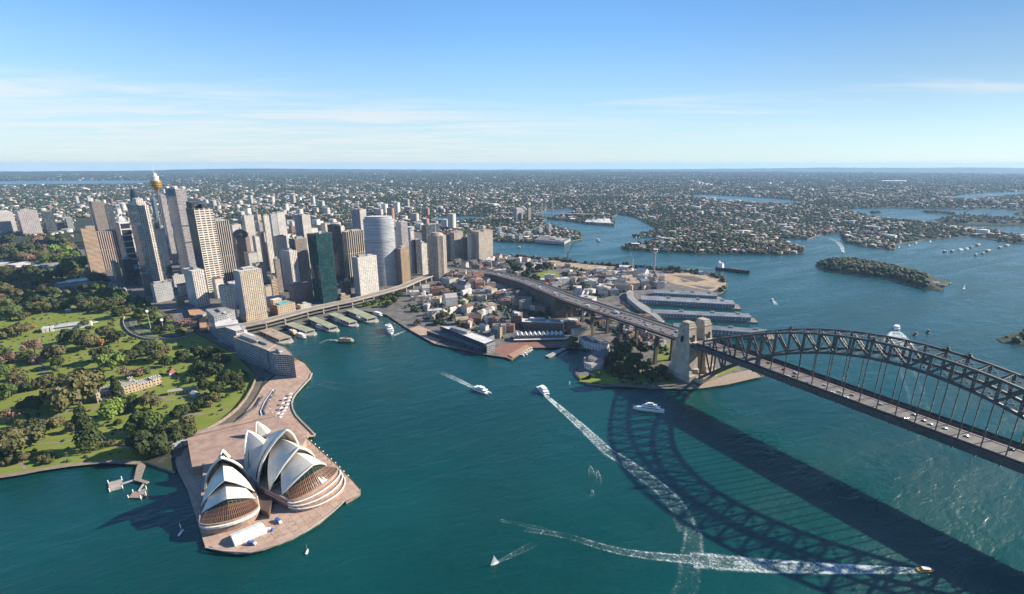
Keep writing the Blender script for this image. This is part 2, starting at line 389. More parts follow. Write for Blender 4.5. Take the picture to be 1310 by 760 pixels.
ISLES = {'goat_island': ([(1043, 338.8), (1047, 344), (1068, 349), (1106, 352.8), (1141, 357.8), (1156, 363), (1181.5, 369.2), (1204, 372.2), (1208, 366), (1217, 362), (1190, 356), (1160, 347.5), (1125, 340.5), (1090, 335.6), (1060, 333.8)], 15),
         'cockatoo_island': ([(1195, 281), (1202, 285), (1217, 287.6), (1232, 288.6), (1292, 288.3), (1330, 289), (1330, 284), (1290, 281), (1255, 278.6), (1225, 277.6), (1210, 278.6)], 14),
         'spectacle_island': ([(1175, 270.9), (1190, 273), (1222, 275), (1224, 273.4), (1200, 271)], 5),
         'rodd_island': ([(1112, 272), (1120, 273.6), (1128, 273), (1127, 271.8), (1118, 271.2)], 4),
         'snapper_island': ([(1295, 275), (1312, 277), (1330, 276), (1330, 272), (1305, 271.6)], 6),
         'blues_point': ([(1274.5, 434), (1282, 438.5), (1310, 442), (1380, 452), (1560, 500), (1700, 470), (1500, 405), (1400, 408), (1310, 423), (1290, 428)], 9)}
def outer_r(th):
    d = math.degrees((th-YAW+math.pi) % (2*math.pi)-math.pi)      # + to the left
    return 22500+9500*min(1, max(0, (30-d)/45))
def subdiv(pts, log=True):
    out = []
    for a, b in zip(pts, pts[1:]+pts[:1]):
        ra = max(60, math.hypot((a[0]+b[0])/2-CX, (a[1]+b[1])/2-CY))
        n = max(1, int(math.hypot(b[0]-a[0], b[1]-a[1])/(ra*0.06)))
        out += [(a[0]+(b[0]-a[0])*i/n, a[1]+(b[1]-a[1])*i/n) for i in range(n)]
    return out
_sh = SHORE_L+[at(u, v, 0) for u, v in SHORE]
_th0 = math.atan2(_sh[-1][1]-CY, _sh[-1][0]-CX); _th1 = math.atan2(_sh[0][1]-CY, _sh[0][0]-CX)
def _arc(t0, t1, n):
    return [(CX+outer_r(t)*math.cos(t), CY+outer_r(t)*math.sin(t)) for t in [t0+(t1-t0)*i/n for i in range(n+1)]]
_t0 = YAW-R(62); _t1 = YAW+R(66)
MAIN = subdiv(_sh+_arc(_t0, _t1, 60))
HOLEP = [subdiv(poly_at(h, 0)) for h in HOLES.values()]
ISLEP = {k: subdiv(poly_at(p, 0)) for k, (p, h) in ISLES.items()}
NORTH = subdiv([(486, -70), (540, -95), (640, -150), (760, -250), (1100, -300), (1400, 100), (1200, 500), (900, 420), (700, 160), (560, 110), (490, 70)])
def edges_of(polys):
    E = []
    for p in polys:
        q = np.array(p); E.append(np.hstack([q, np.roll(q, -1, 0)]))
    return np.vstack(E)
_E = edges_of([MAIN[:len(MAIN)]]+HOLEP)
def shore_dist(P, E=None):
    E = _E if E is None else E
    P = np.asarray(P, float); out = np.empty(len(P))
    A = E[:, :2]; D = E[:, 2:]-A; LL = (D**2).sum(1)+1e-9
    for i in range(0, len(P), 4000):
        q = P[i:i+4000, None, :]-A[None]
        t = np.clip((q*D[None]).sum(2)/LL, 0, 1)
        out[i:i+4000] = np.sqrt(((q-t[..., None]*D[None])**2).sum(2).min(1))
    return out
def hnoise(P, s):
    x, y = P[:, 0]/s, P[:, 1]/s
    return 0.5+0.25*(np.sin(x*1.3+1.7*np.sin(y*0.7+1))+np.sin(y*1.1+1.9*np.sin(x*0.9+2.2)))*0.9
LZ = 2.6
def ground(P):
    """height of the mainland"""
    P = np.asarray(P, float); d = shore_dist(P); r = np.hypot(P[:, 0]-CX, P[:, 1]-CY)
    far = np.clip((r-2650)/900, 0, 1); m = np.clip(d/260, 0, 1)
    b = np.exp(-(((P[:, 0]+1000)*0.8+(P[:, 1]-1250)*0.6)/420)**2-(((P[:, 1]-1250)*0.8-(P[:, 0]+1000)*0.6)/700)**2)
    b = np.clip(b-0.35, 0, 1)*1.5
    return LZ+m*(far*(4+26*hnoise(P, 700)+14*hnoise(P+500, 290))+26*b*(1-far))
def on_main(P):
    P = np.asarray(P, float); c = inside(MAIN, P)
    for h in HOLEP: c &= ~inside(h, P)
    return c
# ------------------------------------------------------------------ ground materials
def water_mat():
    m, nt, b = new_mat('harbour_water'); g = NT(nt); p = g.pos()
    n0 = g.noise(0.004, 4, 0.5, p)
    col = g.mix(g.ramp(n0, 0.3, 0.7), (0.0005, 0.040, 0.037), (0.001, 0.056, 0.053))
    g.l(col, b.inputs['Base Color']); sm = g.n('ShaderNodeMapping'); sm.inputs['Rotation'].default_value = (0, 0, R(40)); sm.inputs['Scale'].default_value = (1, 0.22, 1); g.l(p, sm.inputs[0]); g.l(g.ramp(g.noise(0.012, 4, 0.6, sm.outputs[0], 0.6), 0.35, 0.65, 0.20, 0.34), b.inputs['Roughness']); b.inputs['IOR'].default_value = 1.33
    b.inputs['Specular IOR Level'].default_value = 0.65
    mp = g.n('ShaderNodeMapping'); mp.inputs['Rotation'].default_value = (0, 0, R(28)); mp.inputs['Scale'].default_value = (1.0, 0.42, 1.0)
    g.l(p, mp.inputs[0])
    a = g.noise(0.20, 4, 0.6, mp.outputs[0], 0.5); c = g.noise(0.05, 3, 0.55, mp.outputs[0], 0.6)
    patch = g.ramp(g.noise(0.006, 3, 0.5, p), 0.35, 0.65, 0.45, 1.0)
    h = g.math('ADD', g.math('MULTIPLY', g.math('MULTIPLY', a, patch), 1.0), g.math('MULTIPLY', c, 2.2))
    bp = g.n('ShaderNodeBump'); bp.inputs['Strength'].default_value = 0.8; bp.inputs['Distance'].default_value = 1.0
    g.l(h, bp.inputs['Height']); g.l(bp.outputs[0], b.inputs['Normal'])
    return m
WATER = water_mat()
def land_mat():
    m, nt, b = new_mat('suburb_ground'); g = NT(nt); p = g.pos()
    c = g.mix(g.ramp(g.noise(0.012, 5, 0.65, p), 0.35, 0.65), (0.026, 0.040, 0.018), (0.05, 0.055, 0.04))
    c = g.mix(g.ramp(g.noise(0.06, 4, 0.7, p), 0.55, 0.75), c, (0.11, 0.105, 0.09))
    c = g.mix(g.ramp(g.noise(0.0016, 4, 0.6, p), 0.62, 0.72, 0, 0.6), c, (0.06, 0.10, 0.025))
    g.l(c, b.inputs['Base Color']); b.inputs['Roughness'].default_value = 0.9; b.inputs['Specular IOR Level'].default_value = 0.1
    return m
LAND = land_mat()
SEAWALL = mat('sandstone_seawall', (0.30, 0.25, 0.19), 0.85, 0.45, 0.3)
def lawn_mat():
    m, nt, b = new_mat('lawn_grass'); g = NT(nt); p = g.pos()
    c = g.mix(g.ramp(g.noise(0.03, 4, 0.6, p), 0.3, 0.7), (0.15, 0.195, 0.034), (0.20, 0.225, 0.052))
    c = g.mix(g.ramp(g.noise(0.012, 4, 0.7, p), 0.58, 0.75), c, (0.22, 0.20, 0.085))
    g.l(c, b.inputs['Base Color']); b.inputs['Roughness'].default_value = 0.9; b.inputs['Specular IOR Level'].default_value = 0.1
    return m
LAWN = lawn_mat()
PAVE = mat('city_pavement', (0.20, 0.19, 0.175), 0.85, 0.4, 0.05)
ASPH = mat('asphalt', (0.075, 0.074, 0.075), 0.85, 0.35, 0.06)
def pave_mat():
    m, nt, b = new_mat('pink_granite_paving'); g = NT(nt); p = g.pos(); sp = g.n('ShaderNodeSeparateXYZ'); g.l(p, sp.inputs[0])
    u = g.math('ADD', g.math('MULTIPLY', sp.outputs[0], 0.97), g.math('MULTIPLY', sp.outputs[1], 0.24)); v = g.math('SUBTRACT', g.math('MULTIPLY', sp.outputs[1], 0.97), g.math('MULTIPLY', sp.outputs[0], 0.24))
    j = g.math('MAXIMUM', g.math('LESS_THAN', g.math('FRACT', g.math('DIVIDE', u, 7.0)), 0.07), g.math('LESS_THAN', g.math('FRACT', g.math('DIVIDE', v, 7.0)), 0.07))
    cb = g.n('ShaderNodeCombineXYZ'); g.l(g.math('FLOOR', g.math('DIVIDE', u, 7.0)), cb.inputs[0]); g.l(g.math('FLOOR', g.math('DIVIDE', v, 7.0)), cb.inputs[1]); wn = g.n('ShaderNodeTexWhiteNoise', noise_dimensions='2D'); g.l(cb.outputs[0], wn.inputs['Vector'])
    c = g.mix(wn.outputs['Value'], (0.39, 0.27, 0.20), (0.47, 0.335, 0.26)); c = g.mix(g.ramp(g.noise(0.035, 5, 0.65, p), 0.5, 0.72, 0, 0.65), c, (0.27, 0.19, 0.145))
    g.l(g.mix(g.math('MULTIPLY', j, 0.55), c, (0.20, 0.145, 0.115)), b.inputs['Base Color']); b.inputs['Roughness'].default_value = 0.8; b.inputs['Specular IOR Level'].default_value = 0.25
    return m
PINK = pave_mat()
SAND = mat('earthworks_sand', (0.42, 0.31, 0.21), 0.9, 0.35, 0.05)
DIRT = mat('garden_bed_soil', (0.10, 0.075, 0.045), 0.95, 0.4, 0.1)

# ------------------------------------------------------------------ land meshes
def land_mesh(name, polys, holes, zf, mat_, step, interior=True, kind='structure'):
    pts, edges = [], []
    def key(P):
        P = np.asarray(P); r = np.hypot(P[:, 0]-CX, P[:, 1]-CY); t = (np.arctan2(P[:, 1]-CY, P[:, 0]-CX)-YAW+math.pi) % (2*math.pi)-math.pi
        return np.stack([t, np.log(r)], 1)
    for p in polys+holes:
        i = len(pts); pts += list(p); n = len(p); edges += [(i+k, i+(k+1) % n) for k in range(n)]
    nb = len(pts)
    if interior:
        K = key(pts); a0, a1 = K[:, 0].min(), K[:, 0].max(); b0, b1 = K[:, 1].min(), K[:, 1].max()
        g = np.array([(a, b) for j, b in enumerate(np.arange(b0, b1, step)) for a in np.arange(a0+(j % 2)*step/2, a1, step)])
        W = np.stack([CX+np.exp(g[:, 1])*np.cos(g[:, 0]+YAW), CY+np.exp(g[:, 1])*np.sin(g[:, 0]+YAW)], 1)
        ok = np.zeros(len(W), bool)
        for p in polys: ok |= inside(p, W)
        for h in holes: ok &= ~inside(h, W)
        d = shore_dist(W, edges_of(polys+holes)); ok &= d > np.exp(g[:, 1])*step*0.45
        pts += [tuple(w) for w in W[ok]]
    K = key(pts)
    vo, eo, fo, *_ = delaunay_2d_cdt([Vector((float(a), float(b))) for a, b in K], edges, [], 0, 1e-7)
    vk = np.array([(v.x, v.y) for v in vo]); W = np.stack([CX+np.exp(vk[:, 1])*np.cos(vk[:, 0]+YAW), CY+np.exp(vk[:, 1])*np.sin(vk[:, 0]+YAW)], 1)
    F = np.array([f for f in fo if len(f) == 3]); C = W[F].mean(1)
    # the test polygons are straight in the same chart, so compare there
    KP = [key(p) for p in polys]; KH = [key(p) for p in holes]; CK = vk[F].mean(1)
    ok = np.zeros(len(F), bool)
    for p in KP: ok |= inside(p, CK)
    for h in KH: ok &= ~inside(h, CK)
    F = F[ok]; Z = zf(W)
    V = np.column_stack([W, Z])
    a = V[F[:, 0]]; n = np.cross(V[F[:, 1]]-a, V[F[:, 2]]-a)[:, 2]; F[n < 0] = F[n < 0][:, ::-1]
    o = np_mesh(name, V, F, mat_, smooth=True); o['kind'] = kind
    # quay face along every water edge
    mb = MB()
    for p in polys+holes:
        n = len(p)
        for k in range(n):
            q, w = p[k], p[(k+1) % n]
            if max(math.hypot(q[0]-CX, q[1]-CY), math.hypot(w[0]-CX, w[1]-CY)) < 6000:
                za, zb = zf(np.array([q, w])); mb.poly([(q[0], q[1], -3), (w[0], w[1], -3), (w[0], w[1], zb), (q[0], q[1], za)], 0)
    s = mb.build(name.replace('land', 'ground')+'_seawall', SEAWALL); s['kind'] = 'structure'
    return o
land_mesh('mainland_ground', [MAIN], HOLEP, ground, LAND, 0.022)
land_mesh('north_shore_ground', [NORTH], [], lambda P: np.full(len(P), LZ), LAND, 0.05, False)
def isle_h(name, top):
    E = edges_of([ISLEP[name]])
    return lambda P: 1.2+top*np.clip(shore_dist(P, E)/45, 0, 1)**0.8
ISLEH = {k: isle_h(k, ISLES[k][1]) for k in ISLES}
for k in ISLES:
    land_mesh(k+'_ground', [ISLEP[k]], [], ISLEH[k], LAND, 0.006 if k != 'blues_point' else 0.02)
# water: one sheet out to the horizon
wp = [(CX+outer_r(t)*1.003*math.cos(t), CY+outer_r(t)*1.003*math.sin(t)) for t in [2*math.pi*i/120 for i in range(120)]]
mb = MB()
for i in range(120): mb.poly([(CX, CY, 0), (*wp[i], 0), (*wp[(i+1) % 120], 0)], 0)
w = mb.build('harbour_water', WATER, weld=True); w['kind'] = 'structure'
# far ridges that close the view
HILL = mat('wooded_hills', (0.035, 0.05, 0.03), 0.95, 0.4, 0.002, fine=0.3, fscale=0.01)
def ridge(name, prof, dr, depth, seed):
    rnd = random.Random(seed); mb = MB(); rows = []
    us = np.arange(prof[0][0], prof[-1][0]+1, 9.0)
    for u in us:
        v = np.interp(u, [p[0] for p in prof], [p[1] for p in prof])+rnd.uniform(-0.22, 0.22)
        d = FW+RT*(u-PPX)/FOC-UP*(v-PPY)/FOC; hd = math.hypot(d[0], d[1]); th = math.atan2(d[1], d[0]); r = outer_r(th)*dr
        x, y = CX+d[0]/hd*r, CY+d[1]/hd*r; z = max(4.0, CZ+d[2]/hd*r)
        rows.append([(CX+d[0]/hd*(r-depth), CY+d[1]/hd*(r-depth), 0.5), (CX+d[0]/hd*(r-depth*0.5), CY+d[1]/hd*(r-depth*0.5), z*rnd.uniform(0.35, 0.65)), (x, y, z), (CX+d[0]/hd*(r+depth*0.4), CY+d[1]/hd*(r+depth*0.4), 0.5)])
    for A, B in zip(rows, rows[1:]):
        for k in range(3): mb.poly([A[k], A[k+1], B[k+1], B[k]], 0, None, True)
    o = mb.build(name, HILL, weld=True); o['kind'] = 'structure'
ridge('hills', [(-300, 220), (0, 219.4), (110, 218.8), (185, 218.2), (235, 216.8), (330, 215.6), (400, 216.2), (520, 216.8), (640, 217), (760, 216.6), (900, 216.6), (1100, 217), (1310, 217.2), (1700, 218)], 0.93, 1500, 3)
ridge('far_hills', [(850, 216.4), (980, 215.4), (1060, 214.4), (1160, 214.9), (1240, 214.3), (1310, 214.8), (1700, 215.6)], 0.985, 700, 5)

# ------------------------------------------------------------------ haze
hm = bpy.data.materials.new('haze_air'); hm.use_nodes = True
_n = hm.node_tree; _n.nodes.clear(); _o = _n.nodes.new('ShaderNodeOutputMaterial'); _p = _n.nodes.new('ShaderNodeVolumePrincipled')
_p.inputs['Color'].default_value = (0.43, 0.69, 1.0, 1); _p.inputs['Density'].default_value = 3.1e-5; _p.inputs['Anisotropy'].default_value = 0.1
_n.links.new(_p.outputs[0], _o.inputs['Volume'])
mb = MB(); mb.box(CX-34500, CX+34500, CY-34500, CY+34500, -4.2, 362.0)
hz = mb.build('haze', hm); hz['kind'] = 'stuff'
# ------------------------------------------------------------------ the arch bridge
STEEL = mat('bridge_grey_paint', (0.085, 0.080, 0.075), 0.5, 0.35, 0.25, rgb2=(0.045, 0.044, 0.044), spec=0.4, fine=0.25, fscale=0.8)
GRANITE = mat('granite_blocks', (0.45, 0.375, 0.285), 0.85, 0.3, 0.12, fine=0.12, fscale=0.5)
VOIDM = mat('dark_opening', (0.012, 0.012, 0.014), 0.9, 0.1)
DARKDECK = mat('dark_bitumen', (0.035, 0.034, 0.035), 0.8, 0.3, 0.1)
CONC = mat('pale_concrete', (0.40, 0.36, 0.32), 0.85, 0.25, 0.1)
PINKC = mat('pinkish_concrete', (0.36, 0.25, 0.21), 0.85, 0.25, 0.1)
WHITE = mat('white_paint', (0.78, 0.77, 0.74), 0.6, 0.08, 0.1, fine=0.05)
def road_mat():
    m, nt, b = new_mat('bridge_roadway'); g = NT(nt)
    uv = g.n('ShaderNodeUVMap'); uv.uv_map = 'UVMap'; sp = g.n('ShaderNodeSeparateXYZ'); g.l(uv.outputs[0], sp.inputs[0])
    # lanes 3.1 m wide, dashed lines along u
    fl = g.math('ABSOLUTE', g.math('SUBTRACT', g.math('FRACT', g.math('DIVIDE', sp.outputs[1], 3.1)), 0.5))
    ln = g.math('MULTIPLY', g.math('GREATER_THAN', fl, 0.465), g.math('LESS_THAN', g.math('FRACT', g.math('DIVIDE', sp.outputs[0], 12.0)), 0.45))
    p = g.pos(); c = g.mix(g.ramp(g.noise(0.06, 4, 0.6, p), 0.3, 0.7), (0.135, 0.124, 0.113), (0.095, 0.09, 0.085))
    g.l(g.mix(ln, c, (0.6, 0.58, 0.55)), b.inputs['Base Color']); b.inputs['Roughness'].default_value = 0.85
    return m
ROADM = road_mat()
SP = 503.0/28; DZ = 59.8
def zl(i): return 9.0+107.0*(1-((i-14)/14)**2)
def zt(i):
    u = abs(i-14)/14
    return 134.0-71.5*u*u+4.5*max(0, u-0.78)*4.5
BR = thing('arch_bridge', 'grey steel arch bridge carrying a road across the harbour between stone pylons', 'bridge', (0, 0, 0))
for Y in (0.0, 30.0):
    mb = MB()
    for i in range(28): mb.beam((i*SP, Y, zt(i)), ((i+1)*SP, Y, zt(i+1)), 2.4, 2.3, 0)
    mb.build('top_chord', STEEL, BR)
    mb = MB()
    for i in range(28): mb.beam((i*SP, Y, zl(i)), ((i+1)*SP, Y, zl(i+1)), 2.6, 2.9 if 3 < i < 24 else 3.6, 0)
    mb.build('bottom_chord', STEEL, BR)
    for i in range(29):
        mb = MB(); a, b = (i*SP, Y, zl(i)), (i*SP, Y, zt(i))
        mb.beam((a[0]-0.75, Y, a[2]), (b[0]-0.75, Y, b[2]), 1.2, 0.5, 0, (0, 1, 0)); mb.beam((a[0]+0.75, Y, a[2]), (b[0]+0.75, Y, b[2]), 1.2, 0.5, 0, (0, 1, 0))
        n = int((b[2]-a[2])/3.4)
        for k in range(n):
            z0, z1 = a[2]+(b[2]-a[2])*k/n, a[2]+(b[2]-a[2])*(k+1)/n
            mb.beam((a[0]-0.8, Y, z0), (a[0]+0.8, Y, z1), 0.9, 0.28, 0, (0, 1, 0))
        mb.build('vertical_post', STEEL, BR)
    for i in range(28):
        mb = MB()
        a, b = ((i*SP, Y, zt(i)), ((i+1)*SP, Y, zl(i+1))) if i < 14 else ((i*SP, Y, zl(i)), ((i+1)*SP, Y, zt(i+1)))
        dx = Vector(b)-Vector(a); nrm = Vector((-dx.z, 0, dx.x)).normalized()*0.7
        for sgn in (-1, 1): mb.beam(Vector(a)+nrm*sgn, Vector(b)+nrm*sgn, 1.2, 0.45, 0, (0, 1, 0))
        n = max(2, int(dx.length/3.2))
        for k in range(n):
            p0, p1 = Vector(a)+dx*(k/n)-nrm, Vector(a)+dx*((k+1)/n)+nrm
            mb.beam(p0, p1, 0.9, 0.28, 0, (0, 1, 0))
        mb.build('diagonal', STEEL, BR)
    for i in range(1, 28):
        if abs(zl(i)-DZ) < 3: continue
        mb = MB(); z0, z1 = min(zl(i), DZ-2), max(zl(i), DZ-2)
        if zl(i) > DZ: mb.beam((i*SP, Y, z0), (i*SP, Y, z1), 0.95, 0.75, 0, (0, 1, 0)); mb.build('hanger', STEEL, BR)
        else: mb.beam((i*SP, Y, z0), (i*SP, Y, z1), 1.6, 1.6, 0, (0, 1, 0)); mb.build('spandrel_column', STEEL, BR)
for i in range(29):
    mb = MB()
    mb.beam((i*SP, 0, zt(i)), (i*SP, 30, zt(i)), 0.8, 0.8, 0); mb.beam((i*SP, 0, zl(i)), (i*SP, 30, zl(i)), 0.8, 0.8, 0)
    if zl(i) > DZ+9 or zt(i) < DZ: mb.beam((i*SP, 0, zl(i)), (i*SP, 15, zt(i)), 0.45, 0.45, 0); mb.beam((i*SP, 30, zl(i)), (i*SP, 15, zt(i)), 0.45, 0.45, 0)
    mb.build('sway_frame', STEEL, BR)
for nm, zf_ in (('top_wind_bracing', zt), ('bottom_wind_bracing', zl)):
    for i in range(28):
        if nm[0] == 'b' and (abs(zf_(i)-DZ) < 6 or abs(zf_(i+1)-DZ) < 6): continue
        mb = MB(); m_ = ((i+0.5)*SP, 15, (zf_(i)+zf_(i+1))/2)
        for P in ((i*SP, 0, zf_(i)), (i*SP, 30, zf_(i)), ((i+1)*SP, 0, zf_(i+1)), ((i+1)*SP, 30, zf_(i+1))): mb.beam(P, m_, 0.6, 0.5, 0)
        mb.obox(m_[0], 15, 1.3, 1.3, 0, m_[2]-0.5, m_[2]+0.6)
        mb.build(nm, STEEL, BR)
# maintenance cradles standing on the top chords
for i, Y in ((6, 28), (15, 29), (16, 29), (18.4, 30), (12, 1)):
    z = zt(i); mb = MB(); mb.obox(i*SP, Y, 3.2, 1.6, 0, z+1.4, z+2.2); mb.beam((i*SP-2.5, Y, z+2.2), (i*SP+1.5, Y, z+7), 0.4, 0.4); mb.obox(i*SP+1, Y, 1.2, 1.2, 0, z+2.2, z+4.4)
    mb.build('maintenance_crane', STEEL, BR)
X0, X1 = -12.0, 520.0
mb = MB(); mb.box(X0, X1, -9.6, 39.6, DZ-1.4, DZ-0.3); mb.build('deck_slab', DARKDECK, BR)
for Y in (-9.6, 39.6):
    mb = MB(); mb.box(X0, X1, Y-0.35, Y+0.35, DZ-4.4, DZ+0.1); mb.build('fascia_girder', STEEL, BR)
for i in range(1, 28):
    mb = MB(); mb.box(i*SP-0.6, i*SP+0.6, -9.2, 39.2, DZ-6.0, DZ-1.45); mb.build('cross_girder', STEEL, BR)
def strip(name, y0, y1, z, m_, h=0.25):
    mb = MB(); mb.poly([(X0, y0, z), (X1, y0, z), (X1, y1, z), (X0, y1, z)], 0, [(X0, y0), (X1, y0), (X1, y1), (X0, y1)]); mb.build(name, m_, BR)
strip('roadway', 1.6, 25.2, DZ, ROADM); strip('footway', -9.2, -1.4, DZ-0.02, DARKDECK)
mb = MB(); mb.box(X0, X1, 25.3, 27.6, DZ-0.3, DZ+0.45); mb.build('kerb_strip', PINKC, BR)
strip('railway_bed', 31.8, 39.2, DZ-0.02, DARKDECK)
for Y, h in ((-9.5, 2.6), (-1.2, 1.1), (1.3, 1.1), (28.4, 1.0), (31.4, 2.4), (39.5, 2.8)):
    mb = MB(); mb.box(X0, X1, Y-0.06, Y+0.06, DZ-0.02, DZ+h); mb.build('railing', STEEL, BR)
def pylon(sx, sy):
    """granite tower; sx mirrors about the middle of the span, sy about the centre line"""
    fx = (lambda x: x) if sx > 0 else (lambda x: 503-x)
    fy = (lambda y: y) if sy > 0 else (lambda y: 30-y)
    mb = MB()
    secs = [(-1, -51, -5, -15, 8), (12, -51, -5, -15, 8), (14, -48.5, -7.5, -13.6, 7.6), (19, -48, -8, -13.2, 7.4), (21, -45.5, -10.5, -11.8, 6.9), (56, -42, -15.5, -10.2, 6.6),
            (57, -43, -14.5, -10.9, 7.1), (60, -43, -14.5, -10.9, 7.1), (61, -41, -17.5, -9.6, 6.5), (80, -39, -20.5, -8.6, 6.2), (80.6, -39.6, -20, -9.1, 6.6), (82.4, -39.6, -20, -9.1, 6.6),
            (83, -38.3, -21.4, -8.1, 5.9), (86, -38, -21.8, -7.9, 5.8), (86.4, -37, -22.6, -7.2, 5.2), (89, -36.8, -22.8, -7.0, 5.0)]
    def ring(q):
        z, a, b, c, d = q; return [(fx(a), fy(c), z), (fx(b), fy(c), z), (fx(b), fy(d), z), (fx(a), fy(d), z)]
    flip = (sx > 0) != (sy > 0)
    for A, B in zip(secs, secs[1:]):
        p, q = ring(A), ring(B)
        for k in range(4):
            j = (k+1) % 4; f = [p[k], p[j], q[j], q[k]]; mb.poly(f[::-1] if flip else f, 0)
    t = ring(secs[-1]); mb.poly(t[::-1] if flip else t, 0)
    py = mb.build('pylon', GRANITE, BR)
    # arched openings, buttress panels
    def plate(nm, pts, m_):
        b_ = MB(); b_.poly(pts, 0); b_.build(nm, m_, py)
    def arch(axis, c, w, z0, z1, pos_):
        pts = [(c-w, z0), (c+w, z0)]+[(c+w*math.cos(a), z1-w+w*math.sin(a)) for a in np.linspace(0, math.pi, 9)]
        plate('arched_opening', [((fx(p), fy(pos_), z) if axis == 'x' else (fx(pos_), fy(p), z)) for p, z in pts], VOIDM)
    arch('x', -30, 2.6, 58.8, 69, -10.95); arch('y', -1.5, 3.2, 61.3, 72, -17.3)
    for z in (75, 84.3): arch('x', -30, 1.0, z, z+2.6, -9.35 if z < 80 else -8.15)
    b_ = MB(); b_.prism([(fx(-36), fy(-14.5)), (fx(-22), fy(-14.5)), (fx(-22), fy(-15.6)), (fx(-36), fy(-15.6))], 2, 11.5, 0, 0); b_.build('base_panel', GRANITE, py)
    return py
for sx in (1, -1):
    for sy in (1, -1): pylon(sx, sy)
mb = MB(); mb.box(-10, 6, -3, 33, -1, 9.5); mb.build('abutment', GRANITE, BR)
mb = MB(); mb.box(497, 513, -3, 33, -1, 9.5); mb.build('abutment', GRANITE, BR)
# approach viaduct behind the pylons
AP = [(-12, -9.6, 59.8), (-44, -9.8, 59.3), (-151, -11, 57), (-252, -11, 54.5), (-338, -10, 51.5)]+[(*at(u, v, z), z) for u, v, z in ((692, 372.5, 41), (662, 360.5, 31), (632, 352.3, 21), (604, 347.5, 13), (578, 345.5, 7.5), (556, 344, 4), (535, 343, 3.0))]
AV = thing('approach_viaduct', 'long road viaduct full of cars leading from the stone pylons into the city', 'viaduct')
apl = []                                     # refined centre line with normals
for (a, b) in zip(AP, AP[1:]):
    n = max(1, int(math.dist(a[:2], b[:2])/20))
    apl += [tuple(a[k]+(b[k]-a[k])*i/n for k in range(3)) for i in range(n)]
apl.append(AP[-1])
def side(i, w, dz=0.0):
    p = apl[i]; a = apl[max(i-1, 0)]; b = apl[min(i+1, len(apl)-1)]
    d = Vector((b[0]-a[0], b[1]-a[1])).normalized(); return (p[0]+d.y*w, p[1]-d.x*w, p[2]+dz)
def ribbon(name, w0, w1, dz, m_, i0=0, i1=None, thick=0.0):
    mb = MB(); u = 0.0
    for i in range(i0, (i1 or len(apl))-1):
        A, B, C_, D = side(i, w0, dz), side(i, w1, dz), side(i+1, w1, dz), side(i+1, w0, dz)
        l = math.dist(A, D); mb.poly([A, D, C_, B], 0, [(u, w0), (u+l, w0), (u+l, w1), (u, w1)]); u += l
        if thick:
            lo = [(p[0], p[1], p[2]-thick) for p in (A, B, C_, D)]
            mb.poly([lo[0], lo[3], D, A], 0); mb.poly([B, C_, lo[2], lo[1]], 0); mb.poly(lo, 0)
    return mb.build(name, m_, AV)
ribbon('viaduct_deck', 0, 49, -0.25, DARKDECK, thick=2.6)
ribbon('roadway', 7.5, 33, 0.0, ROADM); ribbon('footway', 0.6, 4.5, 0.02, PINKC); ribbon('railway_bed', 38, 48, 0.0, DARKDECK)
for w in (0.1, 5.2, 34.8, 37.0, 48.6): ribbon('parapet', w, w+0.7, 1.3, PINKC if w < 6 else CONC, thick=1.5)
for k, i in enumerate(range(3, 17, 4)):
    for w in (6, 43):
        p = side(i, w); mb = MB(); mb.obox(p[0], p[1], 2.0, 2.6, 0, 2.4, p[2]-8.5); mb.obox(p[0], p[1], 2.8, 3.4, 0, 2.4, 8); mb.build('viaduct_pier', mat('dark_stone_wall', (0.115, 0.10, 0.085), 0.9, 0.4, 0.1), AV)
    if i < 15:
        for w in (6, 43):
            mb = MB()
            for a in range(i, min(i+4, 17)):
                p, q = side(a, w), side(a+1, w)
                mb.beam((p[0], p[1], p[2]-8), (q[0], q[1], q[2]-8), 0.9, 0.9); mb.beam((p[0], p[1], p[2]-8), (q[0], q[1], q[2]-2.8), 0.7, 0.7); mb.beam((q[0], q[1], q[2]-8), (q[0], q[1], q[2]-2.8), 0.7, 0.7)
                mb.beam((p[0], p[1], p[2]-2.8), (q[0], q[1], q[2]-2.8), 0.9, 0.9)
            mb.build('viaduct_truss', STEEL, AV)
mb = MB()
for i in range(17, len(apl)-1):
    for w in (0.8, 48):
        a, b = side(i, w), side(i+1, w)
        mb.poly([(a[0], a[1], 2.4), (b[0], b[1], 2.4), (b[0], b[1], b[2]-2.85), (a[0], a[1], a[2]-2.85)], 0)
a, b = side(17, 0.8), side(17, 48); mb.poly([(a[0], a[1], 2.4), (b[0], b[1], 2.4), (b[0], b[1], b[2]-2.85), (a[0], a[1], a[2]-2.85)], 0)
mb.build('embankment_wall', mat('dark_stone_wall', (0.115, 0.10, 0.085), 0.9, 0.4, 0.1), AV)
